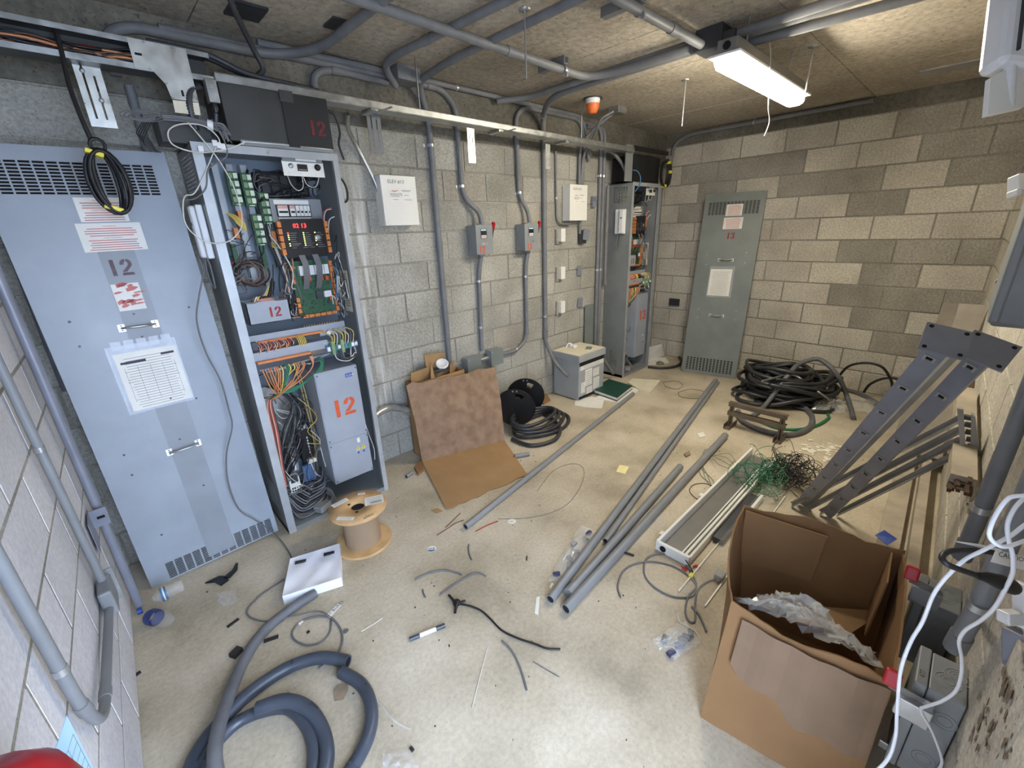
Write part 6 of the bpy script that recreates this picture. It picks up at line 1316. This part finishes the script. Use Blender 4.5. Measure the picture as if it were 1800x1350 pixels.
def safety(x0, x1, z0, z1, dpt, label, txt, grip, lev):
    t = thing('safety_switch', label, 'switch box', ((x0+x1)/2, YF(x0)+.05, z0), 'grey safety switches on the near wall')
    yw = YF(x0)+.004; yf = yw+dpt
    MB().box(x0, x1, yw, yf-.026, z0, z1, bev=.003).build('body', 'box_grey', t); MB().box(x0-.003, x1+.003, yf-.024, yf, z0-.002, z1+.003, bev=.003).build('cover', 'box_grey', t)
    for k, (px_, py_) in enumerate(((.40, .55), (.62, .30))):
        cx, cy = x0+(x1-x0)*px_, yw+(dpt-.03)*py_
        for rr in (.026, .018, .011): MB().lathe([(rr, 0), (rr, .0012), (rr-.0015, .0012), (rr-.0015, 0)], 20, (cx, cy, z1), caps=False).build('knockout_ring', 'transformer_grey', t)
    for k, (py_, pz_) in enumerate(((.35, .75), (.45, .25))):
        for rr in (.024, .015): MB().lathe([(rr, 0), (rr, .001), (rr-.0015, .001), (rr-.0015, 0)], 20, (x0, yw+(dpt-.03)*py_, z0+(z1-z0)*pz_), (-1, 0, 0), caps=False).build('knockout_ring', 'box_grey', t)
    MB(X3((x0+.02, yf-.020, z1+.0034), (1, 0, 0), (0, 1, 0))).text(txt, .017, .0, .002).build('hand_number', 'ink', t)
    g, l = grip, lev
    o = MB(Matrix.Translation(g) @ Matrix.Rotation(.35, 4, 'Y')).box(-.010, .010, -.02, .014, -.02, .024, bev=.005).build('red_grip', 'red_plastic', t)
    MB().bar(g+Vector((0, -.005, -.02)), l, .024, .003, (1, 0, 0)).build('lever', 'zinc', t); MB().lathe([(.016, 0), (.016, .004)], 16, l, (-1, 0, 0)).build('pivot_disc', 'galv', t)
    q = Vector((x0-.004, l.y+.018, l.z-.03)); MB().box(q.x-.03, q.x, q.y-.035, q.y+.035, q.z-.03, q.z+.03, bev=.004).build('handle_base', 'zinc' if txt == '477' else 'box_grey', t)
    MB().box(x0-.002, x0+.004, yf, yf+.02, z0+.03, z0+.055, bev=.002).build('cover_latch', 'galv', t)
bn = FW(1704, 1246).x
safety(bn, bn+.135, .20, .505, .094, 'nearest grey safety switch with red grip, hand numbered 477', '477', RW(1566, 1192, bn-.035), RW(1628, 1238, bn-.01))
safety(1.66, 1.80, .20, .455, .105, 'farther grey safety switch with red grip behind the nearest one', '411', RW(1601, 1008, 1.62), RW(1645, 1040, 1.645))
# ---- cables at the right edge
cable('white_cable', 'white cable hanging in a small loop at the right edge', 'cable', [wc(u, v, d) for u, v, d in ((1815, 868, .72), (1800, 871, .72), (1773, 876, .72), (1751, 904, .72), (1739, 936, .72), (1747, 953, .72), (1767, 961, .72), (1800, 951, .73), (1830, 940, .74))], .0034, 'white_cable', 'white cables at the right edge', seg=8)
cable('white_cable', 'white cable winding down over the nearest safety switch', 'cable', [wc(u, v, d) for u, v, d in ((1815, 868, .75), (1800, 876, .75), (1782, 896, .75), (1771, 922, .75), (1773, 949, .75), (1780, 976, .75), (1780, 1007, .76), (1767, 1036, .78), (1749, 1067, .80), (1725, 1090, .84), (1697, 1108, .88), (1686, 1128, .90), (1690, 1155, .92), (1690, 1185, .94), (1680, 1215, .96), (1655, 1233, .98), (1628, 1242, 1.0), (1619, 1250, 1.02), (1640, 1290, 1.04), (1672, 1348, 1.06), (1690, 1390, 1.07))], .0034, 'white_cable', 'white cables at the right edge', seg=8)
cable('white_cable', 'longest white cable sweeping across the big carton corner to the floor', 'cable', [wc(u, v, d) for u, v, d in ((1830, 905, .76), (1800, 924, .77), (1773, 944, .78), (1729, 967, .80), (1696, 984, .82), (1662, 1016, .85), (1640, 1047, .88), (1622, 1092, .91), (1600, 1130, .93), (1583, 1180, .95), (1577, 1250, .97), (1574, 1295, .98), (1560, 1335, .99), (1525, 1365, 1.0), (1470, 1385, 1.0))], .0036, 'white_cable', 'white cables at the right edge', seg=8)
t = thing('power_plug', 'black plug on a thick black cord at the right edge', 'plug', dep(1760, 1030, .80))
MB().tube(curve([wc(u, v, d) for u, v, d in ((1760, 974, .82), (1751, 972, .82), (1707, 967, .82), (1669, 969, .81), (1656, 979, .80), (1664, 991, .79), (1684, 1000, .79), (1707, 1008, .79), (1722, 1014, .79))], 6), .0052, 10).build('cord', 'black_cable', t)
MB().tube([dep(u, v, .79) for u, v in ((1718, 1012), (1728, 1014), (1736, 1015), (1755, 1022), (1775, 1030), (1783, 1035))], [.006, .008, .010, .0135, .0145, .012], 12).build('plug_body', 'black_plastic', t)
q = [dep(u, v, .80) for u, v in ((1751, 967), (1815, 982), (1812, 1006), (1742, 988))]; t = thing('caution_tag', 'white caution tag tied round the black cord', 'tag', q[0]); n_ = (q[1]-q[0]).cross(q[3]-q[0]).normalized()
MB().slab(q, n_, .001).build('sheet', 'paper', t); MB(X3(q[0]+(q[1]-q[0])*.10+(q[3]-q[0])*.42-n_*.0006 if n_.dot(ray(1770, 985)) > 0 else q[0]+(q[1]-q[0])*.1+(q[3]-q[0])*.42+n_*.0016, q[1]-q[0], q[0]-q[3])).text('CAUTION', .013, 0, 0).build('heading', 'ink', t)
MB().tube([dep(1681, 952, .84), dep(1720, 959, .83), dep(1760, 968, .815)], [.001, .003, .0025], 6).build('cable_tie', 'white_plastic', t)
t = thing('strut_clip', 'white plastic bracket with blue grey box at the right edge', 'bracket', dep(1780, 1110, .85))
MB(X3(dep(1772, 1085, .86), rgt, upv)).box(-.012, .05, -.012, .012, -.012, .012, bev=.003).box(.02, .035, -.02, .07, -.012, .012, bev=.003).build('bracket', 'white_plastic', t)
MB(X3(dep(1788, 1135, .88), rgt, upv)).box(-.012, .06, -.05, .03, -.02, .02, bev=.004).build('blue_grey_box', 'strut_paint', t)
# ---- fittings further up the near wall
t = thing('emergency_light', 'white plastic emergency light unit at the top right edge', 'light fixture', dep(1785, 120, .95))
TT = X3(dep(1790, 80, .95), rgt, upv)
MB(TT @ Matrix.Rotation(-.12, 4, 'Z')).box(-.028, .16, -.035, .16, -.06, .0, bev=.014).build('housing', 'white_plastic', t)
MB(TT @ Matrix.Rotation(-.12, 4, 'Z')).box(.0, .15, -.01, .15, .0, .008, bev=.004).build('lid', 'fixture_white', t)
MB(TT @ Matrix.Rotation(-.12, 4, 'Z')).box(-.004, .0, -.012, .15, .0, .006).build('seam', 'metal_dark', t)
q = [dep(u, v, .97) for u, v in ((1752, 130), (1800, 108), (1800, 188), (1736, 202), (1742, 136))]; n_ = (q[1]-q[0]).cross(q[3]-q[0]).normalized()
MB().slab(q, n_, .012).build('lower_panel', 'white_paint', t)
MB().tube([dep(1783, 60, .97), dep(1776, 110, .97), dep(1772, 190, .98)], .011, 10).build('bracket_tube', 'white_plastic', t)
t = thing('wall_fitting', 'small white fitting on the near wall below the emergency light', 'fitting', dep(1790, 330, 1.3))
MB(X3(dep(1793, 325, 1.3), rgt, upv)).box(-.018, .04, -.02, .03, -.02, .015, bev=.004).box(-.02, -.006, -.035, -.015, -.02, .012, bev=.003).build('body', 'white_plastic', t)
xa = 1.95; t = thing('panel_enclosure', 'grey enclosure with padlock hasps on the near wall', 'enclosure', (xa+.15, YF(xa)+.07, 1.2))
MB().box(xa, xa+.34, YF(xa)+.017, YF(xa)+.135, 1.29, 1.68, bev=.012).build('body', 'box_grey', t); MB().box(xa-.004, xa+.345, YF(xa)+.115, YF(xa)+.14, 1.30, 1.67, bev=.006).build('door', 'box_grey', t)
for u, v, d in ((1762, 495, 1.48), (1792, 528, 1.40)):
    p = dep(u, v, d); MB().tube([p+rgt*.020*math.cos(k/12*math.pi+1.57)+upv*.011*math.sin(k/12*math.pi+1.57) for k in range(13)], .0035, 6).build('padlock_shackle', 'strut_paint', t)
MB().bar(dep(1787, 478, 1.45), dep(1768, 545, 1.46), .02, .006, tuple(rgt)).build('hasp', 'galv', t)
# damp stains on the near wall
wf = bpy.data.objects['wall_front']; r = random.Random(12)
for i in range(70):
    u, v = (1745+r.gauss(0, 18), 1275+r.gauss(0, 38)) if i < 55 else (1765+r.gauss(0, 5), 1195+r.gauss(0, 20)); p = FW(u, v, -.001+.0001*i); s_ = r.uniform(.003, .011)
    poly = [(p+Vector((s_*math.cos(k/9*6.283)*r.uniform(.6, 1.2), 0, 1.6*s_*math.sin(k/9*6.283)*r.uniform(.6, 1.2)))) for k in range(9)]
    o = MB().slab(poly, (0, 1, 0), -.0002); me = o.build('damp_stain', 'stain_brown', None, (0, 0, 0)); me.parent = wf; me.matrix_parent_inverse = wf.matrix_world.inverted()
# ================================================================ small litter
def bit(name, label, cat, u, v, m, w_, h_, th, rot=0.0, bev=0.0, group=None):
    p = F(u, v); o = MB(Matrix.Translation((p.x, p.y, .0008)) @ Matrix.Rotation(rot, 4, 'Z')).box(-w_/2, w_/2, -h_/2, h_/2, 0, th, bev=bev).build(name, m); return tag(o, label, cat, group)
flat('sticky_note', 'small yellow sticky note on the middle of the floor', 'note', [(1083, 829), (1089, 817), (1106, 820), (1099, 833)], .0008, .001, 'sticker_yellow')
for u, v, lb, bl in ((759, 965, 'round white and blue sticker in front of the wooden spool', True), (900, 917, 'round white sticker beside the loose single pipe', False)):
    p = F(u, v); t = thing('round_sticker', lb, 'sticker', p); MB().lathe([(.024, 0), (.024, .001)], 24, (p.x, p.y, .001)).build('disc', 'paper', t)
    if bl:
        MB(X3((p.x, p.y, .0021), rgt0, (fwd.x, fwd.y, 0))).prism([(-.022, -.008), (-.014, -.019), (0, -.0235), (.014, -.019), (.022, -.008)], 0, .0003).build('blue_band', 'wire_blue', t)
        MB(X3((p.x, p.y, .0021), rgt0, (fwd.x, fwd.y, 0))).box(-.018, .004, .0, .004, 0, .0003).box(.008, .014, -.004, .008, 0, .0003).build('print', 'ink', t)
    else: MB(X3((p.x, p.y, .0021), rgt0, (fwd.x, fwd.y, 0))).box(-.012, .006, -.002, .001, 0, .0003).build('print', 'ink_soft', t)
flat('cable_label', 'white strip label with pen marks near the pipe ends', 'label', [(940, 1078), (943, 1050), (949, 1048), (946, 1081)], .0008, .001, 'paper')
flat('cable_label', 'small white label beside the bag of fittings', 'label', [(966, 1032), (970, 1024), (973, 1026), (968, 1034)], .0008, .001, 'paper')
# cables with label, loop near hoses
t = thing('tagged_cable', 'thin grey cable coiled on the floor with a white wire tag', 'cable', F(560, 1090))
MB().tube(curve([F(u, v, .005+z) for u, v, z in ((500, 1018, 0), (460, 1045, 0), (436, 1070, 0), (440, 1085, 0), (470, 1092, .01), (520, 1082, .01), (560, 1075, .006), (582, 1086, .004), (598, 1105, 0), (602, 1128, 0), (592, 1150, 0), (575, 1165, 0), (560, 1176, 0))], 8), .0042, 6).build('cable', 'cable_grey', t)
MB().tube(curve([F(u, v, .005) for u, v in ((582, 1086), (560, 1083), (530, 1092), (514, 1110), (518, 1125), (540, 1134), (565, 1128), (580, 1110), (582, 1088))], 8), .0042, 6).build('cable_loop', 'cable_grey', t)
q = [F(u, v, .012) for u, v in ((574, 1081), (594, 1061), (600, 1064), (580, 1086))]; MB().slab(q, (0, 0, -1), .001).build('wire_tag', 'paper', t)
MB(X3(q[0]+(q[1]-q[0])*.15+(q[3]-q[0])*.65+Vector((0, 0, .0006)), q[1]-q[0], q[0]-q[3])).text('= BoATS', .022, 0, 0).build('tag_writing', 'ink', t)
q = [F(u, v, .008) for u, v in ((523, 1095), (530, 1089), (534, 1092), (527, 1099))]; MB().slab(q, (0, 0, -1), .001).build('wire_tag', 'paper', t)
px_cable('cable_offcut', 'curved grey cable offcut before the wooden spool', 'cable', [(729, 1019), (752, 1008), (778, 1002), (800, 1006), (812, 1010)], .0045, 'cable_grey')
px_cable('cable_offcut', 'bent grey cable offcut with a pale tip in the middle floor', 'cable', [(773, 1046), (795, 1030), (818, 1015), (838, 1007), (854, 1013)], .0045, 'cable_grey')
px_cable('cable_offcut', 'very short grey cable end in the middle floor', 'cable', [(743, 1036), (744, 1042), (748, 1050)], .004, 'cable_grey')
px_cable('cable_offcut', 'short upright grey cable bit behind the bent offcut', 'cable', [(824, 957), (824, 970), (829, 984)], .004, 'cable_grey')
px_cable('cable_offcut', 'curved grey cable offcut near the black taped cable end', 'cable', [(882, 1126), (900, 1145), (915, 1175), (926, 1213)], .0042, 'cable_grey')
px_cable('cable_offcut', 'thin straight wire bit right of the curved offcut', 'wire', [(937, 1163), (960, 1177), (983, 1190)], .002, 'cable_grey')
px_cable('red_wire_bit', 'straight red wire bit by the round white sticker', 'wire', [(836, 934), (855, 924), (875, 916)], .003, 'wire_red')
px_cable('wire_bit', 'brown wire bit in front of the cardboard sheet', 'wire', [(783, 927), (797, 914), (809, 902)], .003, 'wire_brown')
px_cable('wire_bit', 'knotted brown wire bit in front of the cardboard sheet', 'wire', [(768, 941), (785, 930), (800, 920), (815, 914)], .003, 'wire_brown')
px_cable('thin_wire_loop', 'very thin wire arching in a wide loop on the floor', 'wire', [(875, 912), (920, 911), (960, 904), (995, 888), (1018, 860), (1027, 832), (1020, 818), (1000, 816), (970, 830), (944, 864)], .0016, 'cable_grey')
t = thing('taped_cable', 'black cable with a star shaped taped end in the middle floor', 'cable', F(800, 1062))
MB().tube(curve([F(u, v, .006) for u, v in ((808, 1062), (825, 1065), (845, 1073), (862, 1088), (882, 1108), (910, 1122), (940, 1132), (962, 1140), (985, 1141))], 8), .0042, 6).build('cable', 'black_cable', t)
for u, v in ((789, 1046), (818, 1056), (800, 1077)): MB().tube([F(803, 1062, .012), F((803+u)/2, (1062+v)/2, .012), F(u, v, .012)], [.010, .006, .006], 7).build('taped_tail', 'tape_black', t)
MB().lathe([(.018, 0), (.016, .014), (.006, .018)], 10, F(803, 1061, .002)).build('tape_knot', 'tape_black', t)
a, b = F(720, 1124, .009), F(782, 1099, .009); t = thing('sleeved_tube', 'dark tube piece with a white sleeve lying on the near floor', 'tube', a)
MB().tube([a, b], .009, 10).build('tube', 'hose_blue', t); MB().tube([a+(b-a)*.28, a+(b-a)*.74], .0094, 10).build('white_sleeve', 'white_plastic', t)
for pts, lb in ((((635, 1110), (670, 1088), (668, 1088)), 'thin white straw bit near the hoses'), (((830, 1243), (842, 1195), (857, 1138)), 'long thin white strand on the near floor')):
    px_cable('white_strand', lb, 'strand', pts, .0016, 'wire_white', n=4)
px_cable('twisted_film', 'twisted clear film strand beside the dark hose', 'film', [(658, 1228), (672, 1242), (688, 1262), (705, 1275), (722, 1282)], .004, 'clear_film')
# black rag and film, bottles
t = thing('black_rag', 'scrap of black tape on the floor by the leaning panel 12', 'tape', F(390, 1012))
MB().slab([F(u, v, .012) for u, v in ((360, 1024), (385, 1012), (395, 1012), (402, 1018), (388, 1028), (376, 1022))], (0, 0, -1), .008).build('tape_piece', 'tape_black', t)
MB().slab([F(u, v, .02) for u, v in ((393, 1014), (408, 1002), (414, 990), (418, 989), (417, 1000), (404, 1014))], (0, 0, -1), .008).build('tape_piece', 'tape_black', t)
a, b = F(322, 1028, .035), F(268, 1053, .035); d = (b-a).normalized(); t = thing('water_bottle', 'clear plastic water bottle with a blue label lying at the left panel foot', 'bottle', a); L_ = (b-a).length
pr = [(.020, 0), (.031, .006)]+[(.031 if k % 2 else .0285, .01+.012*k) for k in range(8)]+[(.032, .11), (.032, .15), (.028, .175), (.012, .195), (.012, .205)]
k_ = L_/.205; MB().lathe([(r_, h_*k_) for r_, h_ in pr], 20, a, d, caps=False).build('body', 'clear_acrylic', t)
MB().lathe([(.0325, .112*k_), (.0325, .15*k_)], 20, a, d, caps=False).build('label', 'wire_blue', t); MB().lathe([(.0327, .125*k_), (.0327, .135*k_)], 20, a, d, caps=False).build('label_band', 'paper', t)
p = F(250, 1072, .012); MB().lathe([(.014, 0), (.014, .018)], 14, p, d).build('cap', 'blue_plastic', t)
a, b = F(258, 1082, .034), F(300, 1092, .034); d = (b-a).normalized(); t = thing('blue_bottle_piece', 'crushed clear bottle with a dark blue label beside the water bottle', 'bottle', a)
MB().lathe([(.026, .01), (.034, .025), (.034, .06)], 18, a, d, caps=False).build('label', 'bottle_blue', t); MB().lathe([(.034, .07), (.036, .10), (.02, .14), (.012, .16)], 18, a, d, caps=False).build('body', 'clear_acrylic', t)
crumple([F(382, 1065, .004), F(420, 1060, .004), F(415, 1036, .004), F(384, 1042, .004)], 8, 6, .008, 2, 'film_scrap', 'clear_film', 'clear plastic wrapper on the floor near the black tape scrap', 'film', zmin=.002, dome=.02)
crumple([F(665, 1385, .004), F(745, 1370, .004), F(720, 1318, .004), F(672, 1325, .004)], 10, 8, .008, 4, 'film_scrap', 'clear_film', 'clear plastic film at the bottom edge of the floor', 'film', zmin=.002, dome=.015)
crumple([F(1425, 722, .01), F(1490, 728, .01), F(1485, 702, .06), F(1432, 702, .06)], 12, 8, .02, 7, 'film_bundle', 'bubble_film', 'crumpled clear plastic in front of the far hose pile', 'film', zmin=.004, dome=.06)
crumple([F(1490, 720, .01), F(1545, 728, .01), F(1540, 700, .04), F(1495, 698, .04)], 10, 8, .016, 9, 'film_bundle', 'bubble_film', 'second crumpled clear plastic right of the far hose pile', 'film', zmin=.004, dome=.04)
crumple([F(1142, 930, .004), F(1178, 935, .004), F(1165, 895, .004), F(1140, 905, .004)], 8, 8, .005, 12, 'film_scrap', 'clear_film', 'flat clear film between pipes and the old light fitting', 'film', zmin=.002)
def fit_bag(pts, lb, seed, items):
    r = random.Random(seed); q = [F(u, v, .01) for u, v in pts]; o = crumple(q, 14, 14, .006, seed, 'fittings_bag', 'bubble_film', lb, 'bag', zmin=.002, dome=.025)
    t = thing('bag_contents', 'dark blue fittings showing through the '+('long' if seed == 1 else 'square')+' clear bag', 'fittings', bilerp(q, .5, .5))
    for k in range(items):
        p = bilerp(q, r.uniform(.2, .8), (k+.7)/(items+.4)); MB(Matrix.Translation((p.x, p.y, .012)) @ Matrix.Rotation(r.uniform(0, 3), 4, 'Z')).box(-.018, .018, -.011, .011, -.009, .009, bev=.004).build('fitting', 'fitting_navy' if k % 2 == 0 else 'hose_grey', t)
    return o
fit_bag([(962, 1022), (998, 1016), (1050, 935), (1020, 922)], 'long clear bag of blue fittings under the pipe bundle', 1, 7)
fit_bag([(1144, 1126), (1183, 1160), (1234, 1130), (1203, 1090)], 'square clear bag of blue fittings left of the big carton', 2, 6)
px_cable('bag_tie', 'white cord tail rising from the square bag of fittings', 'cord', [(1191, 1078), (1194, 1092), (1205, 1100), (1222, 1110), (1232, 1128)], .003, 'wire_white')
# leaf, chips, offcuts
flat('leaf', 'dry brown leaf between the hoses', 'leaf', [(586, 1213), (594, 1203), (612, 1198), (612, 1212), (604, 1228), (588, 1232)], .001, .002, 'leaf_brown')
flat('brown_scrap', 'brown paper scrap by the long pipe bundle', 'scrap', [(1202, 797), (1212, 792), (1214, 798), (1206, 802)], .001, .012, 'leaf_brown')
flat('card_sliver', 'thin cardboard sliver at the corner of the cardboard sheet', 'cardboard', [(757, 896), (770, 893), (778, 898), (768, 902)], .001, .004, 'card_brown')
flat('card_scrap', 'torn cardboard scrap beside the cardboard sheet fold', 'cardboard', [(728, 820), (742, 806), (745, 824), (735, 832)], .001, .02, 'card_dark')
flat('white_chip', 'curled white paper scrap near the steel frame', 'scrap', [(1225, 762), (1236, 759), (1240, 766), (1230, 769)], .001, .006, 'paper')
for i, (u, v, w_, h_, rot, lb) in enumerate(((410, 1096, .05, .012, .3, 'dark strip offcut left of the big hoses'), (477, 1124, .055, .016, -.35, 'dark flat offcut beside the grey hose'), (416, 1150, .04, .03, .5, 'black lump against the grey hose'), (243, 1185, .018, .012, .3, 'small black chip by the left wall'), (542, 1112, .012, .01, .1, 'tiny black chip inside the cable loop'), (724, 1318, .01, .016, .1, 'tiny black plug near the bottom edge'), (926, 982, .03, .005, .7, 'thin dark sliver left of the pipes'), (1106, 975, .012, .05, .3, 'dark curl of tape beside the thick pipe'), (588, 868, .0, .0, 0, ''))):
    if w_: bit('dark_offcut', lb, 'offcut', u, v, 'coal_bits', w_, h_, .006 if i != 2 else .02, rot, group='dark offcuts on the floor')
p = F(608, 1110); tag(MB().lathe([(.012, 0), (.012, .003)], 16, (p.x, p.y, .001)).build('metal_disc', 'galv'), 'small round knockout disc beside the tagged cable', 'disc')
r = random.Random(17)
t = MB()
for i in range(520):   # crumbs of dirt over the whole floor
    x, y = r.uniform(.0, 5.0), r.uniform(.1, 2.6); s_ = .0008+.0032*r.random()**2.5; t.T = Matrix.Translation((x, y, 0)) @ Matrix.Rotation(r.uniform(0, 3), 4, 'Z'); t.box(-s_, s_, -s_*.6, s_*.6, .0004, s_*.8)
tag(t.build('floor_crumbs', 'coal_bits', None, (2, 1, 0)), 'dark crumbs and dirt scattered over the concrete floor', 'dirt', kind='stuff')
t = MB()
for i in range(40):
    p = F(1445+r.gauss(0, 22), 795+r.gauss(0, 9)); s_ = r.uniform(.006, .03); t.T = Matrix.Translation((p.x, p.y, 0)) @ Matrix.Rotation(r.uniform(0, 3), 4, 'Z'); t.box(-s_, s_, -s_*.6, s_*.6, .0005, r.uniform(.003, .012))
tag(t.build('plaster_crumbs', 'plaster_white', None, F(1445, 795)), 'white plaster crumbs on the floor behind the wire tangle', 'debris', kind='stuff')
for i, (pts, lb) in enumerate(((((1165, 672), (1190, 670), (1200, 678), (1190, 684), (1172, 680)), 'left'), (((1192, 690), (1215, 684), (1240, 690), (1228, 700), (1198, 698)), 'right'))):
    px_cable('thin_wire_curl', lb+' thin dark wire curl on the floor before the leaning panel 13', 'wire', list(pts)+[pts[0]], .002, 'black_cable')
